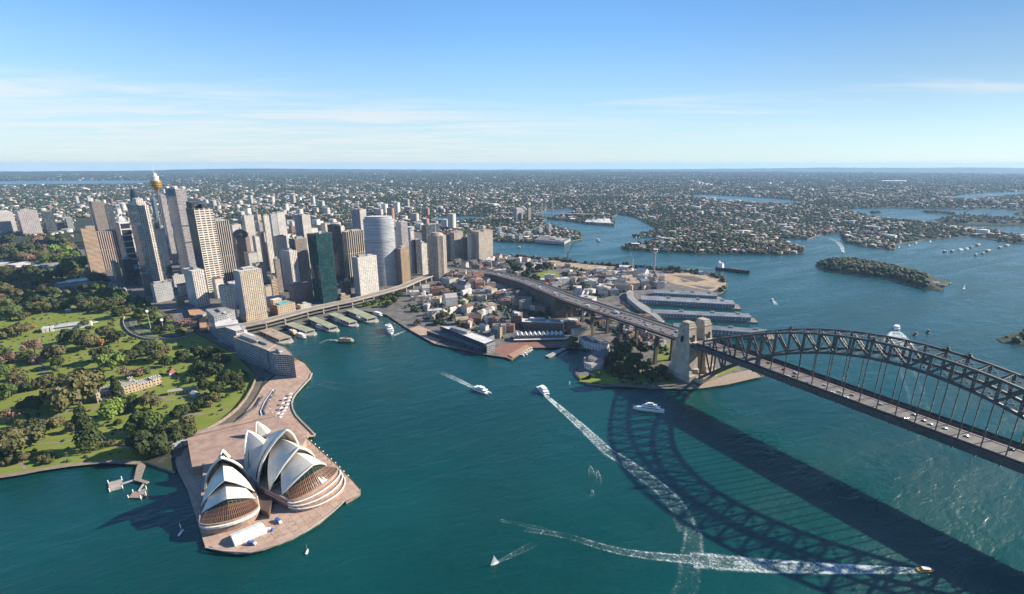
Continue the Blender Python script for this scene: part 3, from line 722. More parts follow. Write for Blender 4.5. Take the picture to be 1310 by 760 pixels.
# ------------------------------------------------------------------ the white shell halls on the point
TILE = None
def tile_mat():
    m, nt, b = new_mat('cream_roof_tile'); g = NT(nt)
    uv = g.n('ShaderNodeUVMap'); uv.uv_map = 'UVMap'; sp = g.n('ShaderNodeSeparateXYZ'); g.l(uv.outputs[0], sp.inputs[0])
    fr = g.math('ABSOLUTE', g.math('SUBTRACT', g.math('FRACT', sp.outputs[0]), 0.5))
    ln = g.math('MULTIPLY', g.math('GREATER_THAN', fr, 0.46), 0.28)
    f2 = g.math('ABSOLUTE', g.math('SUBTRACT', g.math('FRACT', g.math('ADD', sp.outputs[1], g.math('MULTIPLY', fr, 0.8))), 0.5))
    l2 = g.math('MULTIPLY', g.math('GREATER_THAN', f2, 0.47), 0.14)
    p = g.pos(); c = g.mix(g.ramp(g.noise(0.12, 4, 0.6, p), 0.3, 0.7), (0.74, 0.68, 0.57), (0.64, 0.585, 0.49))
    g.l(g.mix(g.math('MAXIMUM', ln, l2), c, (0.30, 0.27, 0.23)), b.inputs['Base Color']); b.inputs['Roughness'].default_value = 0.32
    b.inputs['Specular IOR Level'].default_value = 0.5
    return m
TILE = tile_mat()
RIM = mat('white_rim_concrete', (0.80, 0.77, 0.70), 0.6, 0.12, 0.2, fine=0.06)
INNER = mat('shell_underside', (0.33, 0.29, 0.25), 0.85, 0.2, 0.2)
PODM = mat('pink_granite_cladding', (0.40, 0.275, 0.21), 0.75, 0.3, 0.08, fine=0.1, fscale=0.5)
def stripes(name, c1, c2, n, duty, rough=0.25):
    m, nt, b = new_mat(name); g = NT(nt)
    uv = g.n('ShaderNodeUVMap'); uv.uv_map = 'UVMap'; sp = g.n('ShaderNodeSeparateXYZ'); g.l(uv.outputs[0], sp.inputs[0])
    k = g.math('LESS_THAN', g.math('FRACT', g.math('MULTIPLY', sp.outputs[0], n)), duty)
    j = g.math('LESS_THAN', g.math('FRACT', g.math('MULTIPLY', sp.outputs[1], 5.0)), 0.08)
    k = g.math('MAXIMUM', k, j)
    g.l(g.mix(k, c1, c2), b.inputs['Base Color']); g.l(g.math('ADD', g.math('MULTIPLY', k, 0.4), rough), b.inputs['Roughness'])
    return m
BRONZE = stripes('bronze_foyer_glass', (0.03, 0.016, 0.011), (0.22, 0.115, 0.06), 40, 0.36, 0.12)
MOUTH = stripes('dark_green_glass', (0.008, 0.02, 0.014), (0.05, 0.06, 0.04), 14, 0.12, 0.15)
OH = thing('shell_roofed_opera_house', 'opera house with clustered white shell roofs on a pink podium at the point', 'opera house')
def shell_grid(P, T, B, out, planar, n=18, k=14):
    P, T, B = Vector(P), Vector(T), Vector(B)
    a, b = T-P, B-P; nn = a.cross(b)
    cc = P+(nn.cross(a)*b.length_squared+b.cross(nn)*a.length_squared)/(2*nn.length_squared)
    rc = (cc-P).length; rho = max(75.0, rc*1.04); nn.normalize()
    if nn.dot(Vector(out)) < 0: nn = -nn
    C = cc-nn*math.sqrt(rho*rho-rc*rc)
    def slerp(A, Bq, t, c):
        u, v = A-c, Bq-c; w = u.angle(v)
        if w < 1e-6: return A.copy()
        return c+(u*math.sin((1-t)*w)+v*math.sin(t*w))/math.sin(w)
    if planar: c2 = Vector(C); nrm, p0 = planar; c2 = C-nrm*((C-p0).dot(nrm))
    else: c2 = C
    G = []
    for i in range(n+1):
        q = slerp(T, B, i/n, c2); G.append([slerp(P, q, j/k, C) for j in range(k+1)])
    return G, C, rho
def add_grid(mb, G, C, rho, flip, th=1.25):
    n, k = len(G)-1, len(G[0])-1
    inn = [[C+(p-C)*((rho-th)/rho) for p in r] for r in G]
    for i in range(n):
        for j in range(k):
            q = [G[i][j], G[i+1][j], G[i+1][j+1], G[i][j+1]]; w = [inn[i][j], inn[i][j+1], inn[i+1][j+1], inn[i+1][j]]
            uv = [(i*0.8, j*0.8), ((i+1)*0.8, j*0.8), ((i+1)*0.8, (j+1)*0.8), (i*0.8, (j+1)*0.8)]
            if j == 0: q, uv = [q[0], q[2], q[3]], [uv[0], uv[2], uv[3]]; w = [w[0], w[1], w[2]]
            mb.poly(q[::-1] if flip else q, 0, uv[::-1] if flip else uv, True); mb.poly(w[::-1] if flip else w, 1, None, True)
    for i in (0, n):
        for j in range(k): mb.poly([G[i][j], G[i][j+1], inn[i][j+1], inn[i][j]], 2)
def hall(org, ang, shells, sides):
    ux, uy = math.cos(ang), math.sin(ang); wx, wy = -uy, ux
    def W(t, lat, z): return Vector((org[0]+ux*t+wx*lat, org[1]+uy*t+wy*lat, z))
    rims = []
    for sh in shells:
        tt, zt_, tf, lf, zf_, tb, zb = sh
        mb = MB(); arcs = []
        for s in (-1, 1):
            G, C, rho = shell_grid(W(tf, s*lf, zf_), W(tt, 0, zt_), W(tb, 0, zb), W(0, s, 0)-W(0, 0, 0)+Vector((0, 0, 0.7)), (Vector((wx, wy, 0)), W(0, 0, 0)))
            add_grid(mb, G, C, rho, (s > 0) != (tb > tt)); arcs.append([p for p in G[0]])
        sobj = mb.build('roof_shell', [TILE, INNER, RIM], OH)
        mb = MB(); line = arcs[0]+arcs[1][::-1][1:]
        mb.tube(line, [0.55+0.55*math.sin(math.pi*i/(len(line)-1)) for i in range(len(line))], 6); mb.build('shell_rim', RIM, sobj)
        rims.append(arcs)
    for (p, t, b) in sides:
        for s in (-1, 1):
            P, T, B = W(p[0], s*p[1], p[2]), W(t[0], s*t[1], t[2]), W(b[0], s*b[1], b[2])
            G, C, rho = shell_grid(P, T, B, W(0, s, 0)-W(0, 0, 0)+Vector((0, 0, 0.5)), None, 10, 10)
            mb = MB(); add_grid(mb, G, C, rho, s > 0, 0.8); mb.build('side_shell', [TILE, INNER, RIM], OH)
    return W, rims
def mouth(W, arcs, back, sx, m_, name='glass_wall'):
    """glass hung a little way inside an open mouth"""
    mb = MB(); A, B = arcs; n = len(A)-1; d = W(-back*sx, 0, 0)-W(0, 0, 0); mid = (A[n]+A[0]+B[0])/3
    a = [p+(mid-p)*0.05+d for p in A]; b = [p+(mid-p)*0.05+d for p in B]
    for i in range(n): mb.poly([a[i], b[i], b[i+1], a[i+1]], 0, [(0, i/n), (1, i/n), (1, (i+1)/n), (0, (i+1)/n)])
    mb.build(name, m_, OH)
def foyer(W, arcs, tf, lat, depth, z, tb):
    """bronze glass that flares from the last shell out to a rounded base"""
    A, B = arcs; line = A[1:]+B[::-1][1:-1]; n = len(line)-1; mid = (A[-1]+A[0]+B[0])/3; rows = [[], [], [], []]
    d = W(-2.2, 0, 0)-W(0, 0, 0)
    for i, p in enumerate(line):
        s = i/n; a = math.pi*(s-0.5)
        q0 = p+(mid-p)*0.07+d
        base = W(tf+depth*math.cos(a), lat*math.sin(a)*1.04, z)
        q1 = q0.lerp(base, 0.22); q1.z = q0.z*0.62+base.z*0.38 if q0.z > z+4 else q0.z*0.8+base.z*0.2
        q2 = q0.lerp(base, 0.55); q2.z = q1.z*0.5+base.z*0.5
        for r, q in zip(rows, (q0, q1, q2, base)): r.append(q)
    for k in range(3):
        mb = MB()
        for i in range(n):
            mb.poly([rows[k][i], rows[k+1][i], rows[k+1][i+1], rows[k][i+1]], 0, [(i/n, k/3), (i/n, (k+1)/3), ((i+1)/n, (k+1)/3), ((i+1)/n, k/3)])
        mb.build('foyer_glass', MOUTH if k == 0 else BRONZE, OH)
ANG = R(33)
CO = (-20.6, -559.0)
Wc, rc_ = hall(CO, ANG, [(0, 64, -18.5, 26, 13, -39, 37), (14.5, 48, 1.5, 28.5, 13, -20, 50), (32.4, 34.5, 18, 27.5, 13, -6, 41), (-62, 47, -45, 19, 13, -35, 35)],
               [((-37, 0.1, 36), (-44.5, 19, 13), (-19, 25.5, 13))])
mouth(Wc, rc_[0], 5, 1, MOUTH); mouth(Wc, rc_[1], 3, 1, MOUTH); mouth(Wc, rc_[3], 4, -1, MOUTH); foyer(Wc, rc_[2], 29.5, 28.5, 8.5, 13.2, 0)
EO = (-12.0, -616.5)
We, re_ = hall(EO, 0.0, [(0, 55, -20, 19.5, 13.5, -34, 31), (12, 38.5, 4, 22.2, 13.5, -15, 42.5), (22.5, 25.5, 14.5, 21.6, 13, -9, 32), (-44, 40, -31, 13.5, 13, -30, 29)],
               [((-32, 0.1, 29), (-30.5, 13.5, 13), (-20.5, 19, 13.5))])
mouth(We, re_[0], 4, 1, MOUTH); mouth(We, re_[1], 3, 1, MOUTH); mouth(We, re_[3], 3, -1, MOUTH); foyer(We, re_[2], 27, 22.3, 11, 13.0, 0)
Wr, rr_ = hall((-120, -575), ANG, [(-14, 27, -5, 10, 12.2, 2, 16), (12, 19, 6, 7, 12.2, 1, 15)], [])
mouth(Wr, rr_[0], 1.5, -1, MOUTH); mouth(Wr, rr_[1], 1.5, 1, MOUTH)
# podium: two blocks, stepped towards the water, and the broad southern platform
def loc_poly(W, pts): return [tuple(W(t, l, 0))[:2] for t, l in pts]
def fan(W, t0, lat, depth, n=16, back=-40, latb=None):
    latb = latb or lat
    return loc_poly(W, [(back, -latb)]+[(t0+depth*math.cos(a), lat*math.sin(a)*1.02) for a in np.linspace(-math.pi/2, math.pi/2, n)]+[(back, latb)])
mb = MB(); mb.prism(fan(We, 27, 23.4, 12.5, 14, -78, 21), 2.7, 12.9, 0, 0); mb.build('podium', PODM, OH)
mb = MB(); mb.prism(fan(We, 27, 23.9, 14.5, 14, 6, 23.9), 9.2, 11.2, 0, 0); mb.build('podium_ledge', RIM, OH)
mb = MB(); mb.prism(fan(Wc, 29.5, 29.5, 10, 16, -78, 25), 2.7, 13.0, 0, 0); mb.build('podium', PODM, OH)
for dpt, z1 in ((14.5, 10.4), (20, 7.8), (25.5, 5.2)):
    mb = MB(); mb.prism(fan(Wc, 30, 30.5, dpt, 16, -4, 30), 2.7, z1, 0, 0); mb.build('podium_terrace', PODM, OH)
    mb = MB(); F_ = [Vector((p[0], p[1], z1+0.5)) for p in fan(Wc, 30, 30.5, dpt, 16, -4, 30)[1:-1]]; mb.tube(F_, 0.7, 5); mb.build('terrace_parapet', RIM, OH)
mb = MB(); mb.prism([(-160, -655), (-88, -648), (-84, -606), (-70, -596), (-70, -545), (-92, -536), (-168, -558)], 2.7, 12.2, 0, 0); mb.build('southern_platform', PODM, OH)
for k in range(8):                              # the monumental stair down to the forecourt
    mb = MB(); x = -166-k*3.4; mb.prism([(x-3.4, -652+k), (x, -654+k), (x-7, -560), (x-10.4, -559)], 2.7, 11.0-k*1.05, 0, 0); mb.build('stair_flight', PODM, OH)
mb = MB(); mb.prism([(-58, -597), (14, -593.5), (26, -586), (4, -580), (-50, -590)], 2.7, 9.0, 0, 0); mb.build('link_roof', mat('brown_link_roof', (0.10, 0.065, 0.05), 0.8, 0.3, 0.1), OH)
# ------------------------------------------------------------------ the towers
F = {}
def fa(k, *a, **kw): F[k] = facade('facade_'+k, *a, **kw)
fa('white_grid', (0.62, 0.59, 0.54), (0.03, 0.04, 0.055), 3.4, 3.3, 0.55, 0.5)
fa('white_slab', (0.56, 0.52, 0.48), (0.06, 0.06, 0.07), 4.2, 3.0, 0.5, 0.45, band=(0.42, 0.39, 0.36))
fa('grey_slab', (0.50, 0.45, 0.44), (0.10, 0.09, 0.10), 6.0, 3.0, 0.7, 0.5, band=(0.36, 0.33, 0.33))
fa('dark_blue', (0.055, 0.065, 0.08), (0.02, 0.03, 0.045), 3.0, 3.6, 0.7, 0.6)
fa('brown', (0.24, 0.20, 0.175), (0.05, 0.045, 0.045), 3.6, 3.5, 0.6, 0.45, blinds=0.2)
fa('orange_band', (0.52, 0.375, 0.25), (0.04, 0.04, 0.045), 40, 3.6, 0.98, 0.42, blinds=0.1)
fa('fins', (0.48, 0.36, 0.31), (0.03, 0.03, 0.035), 5.6, 60, 0.62, 0.99, blinds=0.0)
fa('blue_glass', (0.17, 0.22, 0.27), (0.05, 0.085, 0.12), 2.4, 3.8, 0.8, 0.72, gr=0.08, blinds=0.15)
fa('speckle', (0.16, 0.18, 0.19), (0.07, 0.10, 0.115), 2.6, 3.6, 0.85, 0.75, gr=0.06, blinds=0.5)
fa('pale_grid', (0.66, 0.60, 0.53), (0.025, 0.03, 0.04), 4.6, 4.2, 0.55, 0.6)
fa('lattice', (0.70, 0.68, 0.65), (0.035, 0.035, 0.045), 30, 17, 0.86, 0.84, blinds=0.0)
fa('sail_glass', (0.035, 0.05, 0.075), (0.02, 0.035, 0.06), 3.0, 4.0, 0.9, 0.86, gr=0.07, blinds=0.03)
fa('rose', (0.37, 0.335, 0.34), (0.05, 0.055, 0.065), 3.2, 3.8, 0.62, 0.55)
fa('banded', (0.64, 0.58, 0.50), (0.022, 0.026, 0.032), 11, 5.4, 0.78, 0.5, blinds=0.05)
fa('dark_stripe', (0.47, 0.42, 0.37), (0.016, 0.017, 0.02), 5.0, 90, 0.66, 0.995, blinds=0.0)
fa('plain_grey', (0.34, 0.34, 0.35), (0.30, 0.30, 0.31), 3.2, 3.6, 0.5, 0.4, gr=0.6, blinds=0.0)
fa('purple_brown', (0.27, 0.20, 0.185), (0.09, 0.07, 0.07), 2.6, 3.2, 0.55, 0.5, blinds=0.25)
fa('beige_grid', (0.58, 0.50, 0.39), (0.07, 0.06, 0.05), 4.0, 3.1, 0.62, 0.55, band=(0.40, 0.33, 0.25))
fa('white_rib', (0.68, 0.63, 0.56), (0.05, 0.05, 0.055), 4.4, 3.4, 0.5, 0.7)
fa('sandstone', (0.50, 0.40, 0.28), (0.04, 0.035, 0.03), 4.2, 4.4, 0.4, 0.5, blinds=0.1)
fa('old_pale', (0.42, 0.43, 0.43), (0.06, 0.06, 0.07), 3.4, 3.8, 0.45, 0.5)
fa('green_glass', (0.012, 0.04, 0.042), (0.005, 0.03, 0.036), 4.2, 3.9, 0.88, 0.84, gr=0.05, blinds=0.03)
fa('dark_column', (0.52, 0.46, 0.38), (0.018, 0.018, 0.02), 6.5, 80, 0.7, 0.99, blinds=0.0)
fa('white_line', (0.50, 0.505, 0.52), (0.15, 0.17, 0.20), 50, 3.5, 1.0, 0.4, gr=0.2, blinds=0.05)
fa('balcony', (0.70, 0.66, 0.60), (0.13, 0.12, 0.11), 5.2, 3.1, 0.72, 0.48, blinds=0.3)
fa('tan_stripe', (0.56, 0.42, 0.28), (0.07, 0.05, 0.035), 3.8, 90, 0.55, 0.995, blinds=0.0)
fa('orange_plain', (0.55, 0.30, 0.17), (0.45, 0.25, 0.15), 9, 30, 0.2, 0.5, gr=0.7, blinds=0.0)
fa('tan_flute', (0.40, 0.34, 0.285), (0.06, 0.055, 0.05), 4.4, 3.1, 0.5, 0.55)
fa('cream_flat', (0.55, 0.51, 0.46), (0.10, 0.09, 0.085), 4.4, 3.1, 0.45, 0.5)
fa('brick_red', (0.34, 0.15, 0.10), (0.05, 0.045, 0.045), 3.6, 3.4, 0.4, 0.45)
fa('brick_dark', (0.20, 0.125, 0.10), (0.035, 0.033, 0.035), 3.8, 3.8, 0.42, 0.5)
fa('apartment', (0.40, 0.40, 0.40), (0.045, 0.055, 0.07), 4.0, 3.2, 0.8, 0.62, blinds=0.2)
fa('night_dot', (0.035, 0.037, 0.045), (0.016, 0.02, 0.028), 3.0, 3.4, 0.6, 0.5)
ROOFS = {'grey': mat('grey_roof', (0.33, 0.32, 0.30), 0.85, 0.35, 0.06), 'white': mat('white_roof', (0.66, 0.64, 0.60), 0.75, 0.25, 0.06),
         'tan': mat('tan_roof', (0.42, 0.33, 0.25), 0.85, 0.3, 0.06), 'dark': mat('dark_roof', (0.09, 0.09, 0.095), 0.85, 0.35, 0.06),
         'orange': mat('orange_roof', (0.52, 0.29, 0.15), 0.85, 0.25, 0.06), 'yellow': mat('straw_roof', (0.58, 0.50, 0.30), 0.85, 0.2, 0.06),
         'red': mat('red_tile_roof', (0.36, 0.12, 0.07), 0.85, 0.25, 0.1), 'teal': mat('teal_glass_roof', (0.10, 0.42, 0.40), 0.3, 0.2, 0.1), 'slate': mat('slate_roof', (0.16, 0.16, 0.17), 0.8, 0.3, 0.1),
         'green': mat('moss_green_roof', (0.34, 0.36, 0.24), 0.85, 0.3, 0.05), 'blue': mat('pale_grey_steel_roof', (0.40, 0.415, 0.42), 0.6, 0.35, 0.05)}
METAL = mat('galvanised_metal', (0.42, 0.42, 0.42), 0.5, 0.2, 0.3)
PHI = R(22)
BUILT = []                                       # (x, y, radius) of what already stands, so fillers keep clear
def roof_kit(t, poly, h, roof, seed, wallm, plant=1, parapet=1.2):
    rnd = random.Random(seed)
    c = (sum(p[0] for p in poly)/len(poly), sum(p[1] for p in poly)/len(poly))
    if area(poly) < 0: poly = poly[::-1]
    mb = MB(); mb.cap(offset(poly, 0.5), h-parapet*0.5, 0)
    mb.build('roof', ROOFS[roof], t)
    w = math.dist(poly[0], poly[1]); d = math.dist(poly[1], poly[2]); ang = math.atan2(poly[1][1]-poly[0][1], poly[1][0]-poly[0][0])
    for k in range(plant):
        a, b = (rnd.uniform(-0.18, 0.18) if k == 0 else rnd.choice((-0.28, 0.28)))*w, rnd.uniform(-0.2, 0.2)*d
        hx, hy = w*rnd.uniform(0.16, 0.27)*(1 if k == 0 else 0.5), d*rnd.uniform(0.16, 0.27)*(1 if k == 0 else 0.6)
        mb = MB(); mb.obox(c[0]+a*math.cos(ang)-b*math.sin(ang), c[1]+a*math.sin(ang)+b*math.cos(ang), hx, hy, ang, h-parapet*0.5, h+rnd.uniform(2.5, 5.5)*(1 if k == 0 else 0.6), 0, 1)
        mb.build('plant_room', [ROOFS['grey'], ROOFS[rnd.choice(('white', 'grey'))]], t)
def block(name, label, cat, poly, h, fac, roof='grey', z0=2.4, group=None, plant=1, seed=0, podium=None):
    """one building over an outline: walls, sunk roof, plant rooms, optional wider podium"""
    if area(poly) < 0: poly = poly[::-1]
    c = (sum(p[0] for p in poly)/len(poly), sum(p[1] for p in poly)/len(poly))
    BUILT.append((c[0], c[1], max(math.dist(c, p) for p in poly)))
    t = thing(name, label, cat, (c[0], c[1], z0), 0, group)
    L = [(p[0]-c[0], p[1]-c[1]) for p in poly]
    mb = MB(); u = 0.0; H = h-z0
    for i in range(len(L)): u = mb.wall(L[i], L[(i+1) % len(L)], 0, H, 0, u)
    q = offset(L, 0.5); n = len(L)
    for i in range(n):
        j = (i+1) % n
        mb.poly([(*L[i], H), (*L[j], H), (*q[j], H), (*q[i], H)], 1); mb.poly([(*q[i], H), (*q[j], H), (*q[j], H-0.7), (*q[i], H-0.7)], 1)
    mb.build('walls', [F[fac] if isinstance(fac, str) else fac, ROOFS[roof if roof in ('white', 'tan') else 'grey']], t)
    roof_kit(t, L, H, roof, seed or hash(label) % 9999, fac, plant)
    if podium:
        e, ph, pf = podium
        mb = MB(); mb.prism(offset(L, -e), 0, ph, 0, 1); mb.build('podium', [F[pf], ROOFS['grey']], t)
    return t, L, H, c
def tower(label, ut, vt, vb, uL, uR, fac, roof='grey', facL=None, phi=PHI, name='office_tower', cat='tower', plant=2, podium=None, depth=None, chamfer=0):
    x, y, h = foot(ut, vt, vb); dW = (math.cos(phi+math.pi/2), math.sin(phi+math.pi/2)); dS = (-math.cos(phi), -math.sin(phi))
    w = reach(x, y, h, *dW, uR); d = depth or reach(x, y, h, *dS, uL)
    d = max(d, w*0.4) if depth is None else d; w = max(w, 6)
    A = (x, y); B = (x+dW[0]*w, y+dW[1]*w); C_ = (B[0]+dS[0]*d, B[1]+dS[1]*d); D = (x+dS[0]*d, y+dS[1]*d)
    poly = [A, B, C_, D]
    if chamfer:
        k = chamfer; poly = [(A[0]+dS[0]*k, A[1]+dS[1]*k), (A[0]+dW[0]*k, A[1]+dW[1]*k), (B[0]-dW[0]*k, B[1]-dW[1]*k), (B[0]+dS[0]*k, B[1]+dS[1]*k), C_, D]
    r = block(name, label, cat, poly, h, fac, roof, seed=int(ut*7+vt), plant=plant, podium=podium)
    t, L, H, c = r
    if facL:                                     # shaded side: a panel coloured for its shade, on some real glass, 0.15 m proud
        mb = MB(); a, b = (A[0]-c[0]-dW[0]*0.15, A[1]-c[1]-dW[1]*0.15), (D[0]-c[0]-dW[0]*0.15, D[1]-c[1]-dW[1]*0.15)
        mb.wall(b, a, 0, H-0.3, 0); mb.build('shade_side_wall', F[facL], t)
    return t, H, c, (w, d, dW, dS, A)
def T(*a, **k): return tower(*a, **k)
# -- the far left, beyond the gardens
T('white apartment slab cut by the left edge of the view', -25, 273, 306, -32, 16, 'white_slab', 'white', name='apartment_block', cat='apartment block')
T('broad pinkish grey apartment slab standing behind the park arch', 21.9, 270, 306, 17.8, 47.4, 'grey_slab', 'tan', facL='dark_blue', name='apartment_block', cat='apartment block')
T('dark blue grey block beside the broad pinkish slab', 54, 271, 303.5, 52, 67.5, 'dark_blue', 'dark', name='apartment_block', cat='apartment block')
T('short brick block with a sunlit wedge of wall next to the dark slab', 72, 285, 300, 70.5, 82, 'rose', 'tan', name='apartment_block', cat='apartment block', plant=0)
T('small pale tower right of the brick wedge', 84, 279, 300, 82, 92, 'apartment', 'white', name='apartment_block', cat='apartment block')
T('thin white tower far behind the park trees', 96.5, 251, 264, 95, 100, 'white_grid', 'white', plant=0)
T('slim white tower just left of the brown tower', 111.6, 251.5, 300, 110.5, 115.5, 'white_grid', 'white', plant=0)
T('tall brown tower with a plain banded front', 116.7, 258, 318, 113, 132, 'brown', 'tan', facL='dark_blue')
T('dark tower tucked behind the brown tower', 134, 262, 316, 132, 143, 'dark_blue', 'grey')
T('orange topped block with horizontal window bands by the park', 103, 292.5, 350, 101, 121, 'orange_band', 'orange', plant=1)
T('tower of pinkish upright fins with its lower half in shade', 122.5, 297, 345, 121, 152, 'fins', 'tan')
T('old stone block with a tiered top below the finned tower', 145, 337, 359, 141, 152, 'sandstone', 'tan')
t, H, c, q = T('tower with a white ladder shaped frame and twin masts', 152, 285.3, 355, 146.3, 165, 'lattice', 'white', facL='blue_glass', plant=0)
mb = MB(); w, d, dW, dS, A = q
for a, b in ((0.25, 0.25), (0.75, 0.75)):
    X = (A[0]-c[0]+dW[0]*w*a+dS[0]*d*b, A[1]-c[1]+dW[1]*w*a+dS[1]*d*b); m_ = MB(); m_.cyl(X[0], X[1], H-1, H+58, 0.9, 0.25, 6); m_.build('mast', WHITE, t)
for k in range(7):
    X = [(A[0]-c[0]+dW[0]*w*a+dS[0]*d*b, A[1]-c[1]+dW[1]*w*a+dS[1]*d*b) for a, b in ((k/6, 0.05), (0.5, 0.5), (k/6, 0.95))]
    m_ = MB(); m_.beam((*X[0], H-0.6), (*X[1], H+17), 0.8, 0.8); m_.beam((*X[2], H-0.6), (*X[1], H+17), 0.8, 0.8); m_.build('roof_truss', WHITE, t)
T('dark tower with one dotted white edge under the ladder framed tower', 156.6, 332, 366, 152, 169, 'night_dot', 'yellow', plant=1)
t, H, c, q = T('stepped tower with a curved dark blue crown and spire', 175.3, 263, 362, 161.6, 190, 'pale_grid', 'white', facL='speckle', plant=0)
w, d, dW, dS, A = q; cc = (A[0]-c[0]+dW[0]*w*.5+dS[0]*d*.5, A[1]-c[1]+dW[1]*w*.5+dS[1]*d*.5); an = math.atan2(dW[1], dW[0])
for k, (s, h0, h1, fn) in enumerate(((0.40, -1, 9, 'pale_grid'), (0.30, 9, 17, 'pale_grid'))):
    m_ = MB(); m_.obox(cc[0], cc[1], w*s, d*s, an, H+h0, H+h1, 0, 1); m_.build('crown_tier', [F[fn], ROOFS['white']], t)
m_ = MB(); m_.lathe(cc[0]+dS[0]*d*.12, cc[1]+dS[1]*d*.12, [(9, H+8), (9, H+26), (8, H+33), (6, H+38), (0.3, H+41)], 16); m_.build('crown_drum', F['sail_glass'], t)
m_ = MB(); m_.cyl(cc[0]+dS[0]*d*.12, cc[1]+dS[1]*d*.12, H+40, H+50, 0.7, 0.15, 6); m_.build('spire', WHITE, t)
T('block of dark fins below the crowned tower', 181, 322, 352, 179, 188, 'dark_stripe', 'dark')
T('teal tinted tower behind the crowned tower', 195.5, 254, 340, 192, 199, 'blue_glass', 'white')
T('pink grey tower right behind the tall needle tower shaft', 205, 250, 338, 203, 211.6, 'rose', 'white')
t, H, c, q = T('speckled glass tower with a dark sail wall and blue slanted cap', 198.4, 293, 357, 185.3, 209.5, 'sail_glass', 'blue', facL='speckle', plant=0)
w, d, dW, dS, A = q
for k, (o, hh) in enumerate(((-0.4, 20), (w*0.55, 26))):
    m_ = MB(); a = (A[0]-c[0]+dW[0]*o, A[1]-c[1]+dW[1]*o); b = (a[0]+dS[0]*d, a[1]+dS[1]*d); e = 0.5
    m_.poly([(a[0], a[1], H-6), (a[0]-dS[0]*4, a[1]-dS[1]*4, H+hh), (b[0]+dS[0]*6, b[1]+dS[1]*6, H+hh*0.55), (b[0], b[1], H-6)], 0)
    m_.poly([(b[0]+dW[0]*e, b[1]+dW[1]*e, H-6), (b[0]+dS[0]*6+dW[0]*e, b[1]+dS[1]*6+dW[1]*e, H+hh*0.55), (a[0]-dS[0]*4+dW[0]*e, a[1]-dS[1]*4+dW[1]*e, H+hh), (a[0]+dW[0]*e, a[1]+dW[1]*e, H-6)], 0)
    m_.build('glass_sail', F['blue_glass'] if k == 0 else F['speckle'], t)
t, H, c, q = T('tall rose tower with a shaded blue flank and a squared white crown', 223.7, 241.5, 365, 210.5, 237, 'rose', 'white', facL='blue_glass', plant=1)
w, d, dW, dS, A = q
for a_, b_ in ((0.12, 0.12), (0.88, 0.12), (0.88, 0.88), (0.12, 0.88)):
    m_ = MB(); m_.obox(A[0]-c[0]+dW[0]*w*a_+dS[0]*d*b_, A[1]-c[1]+dW[1]*w*a_+dS[1]*d*b_, w*.13, d*.13, math.atan2(dW[1], dW[0]), H-0.6, H+4.5, 0); m_.build('corner_crown', ROOFS['white'], t)
for k in (0.45, 0.62):
    m_ = MB(); m_.wall((A[0]-c[0]+dS[0]*0-dS[0]*.3, A[1]-c[1]-dS[1]*.3), (A[0]-c[0]+dW[0]*w-dS[0]*.3, A[1]-c[1]+dW[1]*w-dS[1]*.3), H*k, H*k+3.5); m_.build('louvre_band', MATS[('mat', 'dark_roof')], t)
T('tan roofed low tower in the gap left of the rose tower', 214, 307, 328, 212.5, 224, 'brown', 'tan', plant=1)
t, H, c, q = T('tower banded in white with a black screened crown', 248, 267.5, 379, 237.4, 271.6, 'banded', 'dark', facL='dark_blue', plant=0)
w, d, dW, dS, A = q
for a_, b_, s_, hh in ((0.28, 0.6, 0.24, 15), (0.7, 0.42, 0.22, 11)):
    m_ = MB(); m_.obox(A[0]-c[0]+dW[0]*w*a_+dS[0]*d*b_, A[1]-c[1]+dW[1]*w*a_+dS[1]*d*b_, w*s_, d*.34, math.atan2(dW[1], dW[0]), H-0.6, H+hh, 0); m_.build('crown_screen', F['night_dot'], t)
T('black and white striped tower with a smooth shaded grey flank', 273, 283, 373, 259, 292.6, 'dark_stripe', 'white', facL='plain_grey')
t, H, c, q = T('purple brown tower topped by a dark dome', 301, 303.7, 352, 297, 319, 'purple_brown', 'grey', plant=0)
w, d, dW, dS, A = q; cc = (A[0]-c[0]+dW[0]*w*.5+dS[0]*d*.5, A[1]-c[1]+dW[1]*w*.5+dS[1]*d*.5)
m_ = MB(); rr = w*0.5
m_.lathe(cc[0], cc[1], [(rr, H-0.6), (rr, H+5), (rr*1.08, H+5.2), (rr*0.98, H+10), (rr*0.72, H+16), (rr*0.35, H+20), (0.8, H+21.5), (0.5, H+27), (0.05, H+30)], 12); m_.build('dome', ROOFS['dark'], t)
T('pale strip of a tower right of the domed tower', 326, 303, 352, 322, 331.5, 'white_grid', 'white')
T('big beige grid tower standing on a stone podium beside the elevated road', 306.3, 347.5, 412, 298, 334.2, 'beige_grid', 'white', facL='plain_grey', plant=2, podium=(2.2, 13, 'sandstone'))
T('white ribbed tower in front of the white banded tower', 245.3, 347, 393, 233.7, 261, 'white_rib', 'white', facL='old_pale')
T('slim white tower left of the big beige grid tower', 285, 366.8, 412, 279, 297, 'balcony', 'white', facL='old_pale')
T('pale blue grey old office block with a gridded front', 196, 364, 387, 192, 219, 'old_pale', 'grey')
T('tan old office block behind the garden edge', 181, 351, 379, 179.5, 192, 'brown', 'white')
T('white roofed annex behind the gridded old block', 221, 353, 368, 219, 236, 'white_slab', 'white', plant=1)
T('small orange sandstone house below the white roofed annex', 225, 379, 391, 223.5, 234.5, 'orange_band', 'tan', plant=0)
t, H, c, q = T('low hall with a folded blue glass roof under the dark fins', 168, 345, 357, 164, 178, 'dark_blue', 'dark', plant=0)
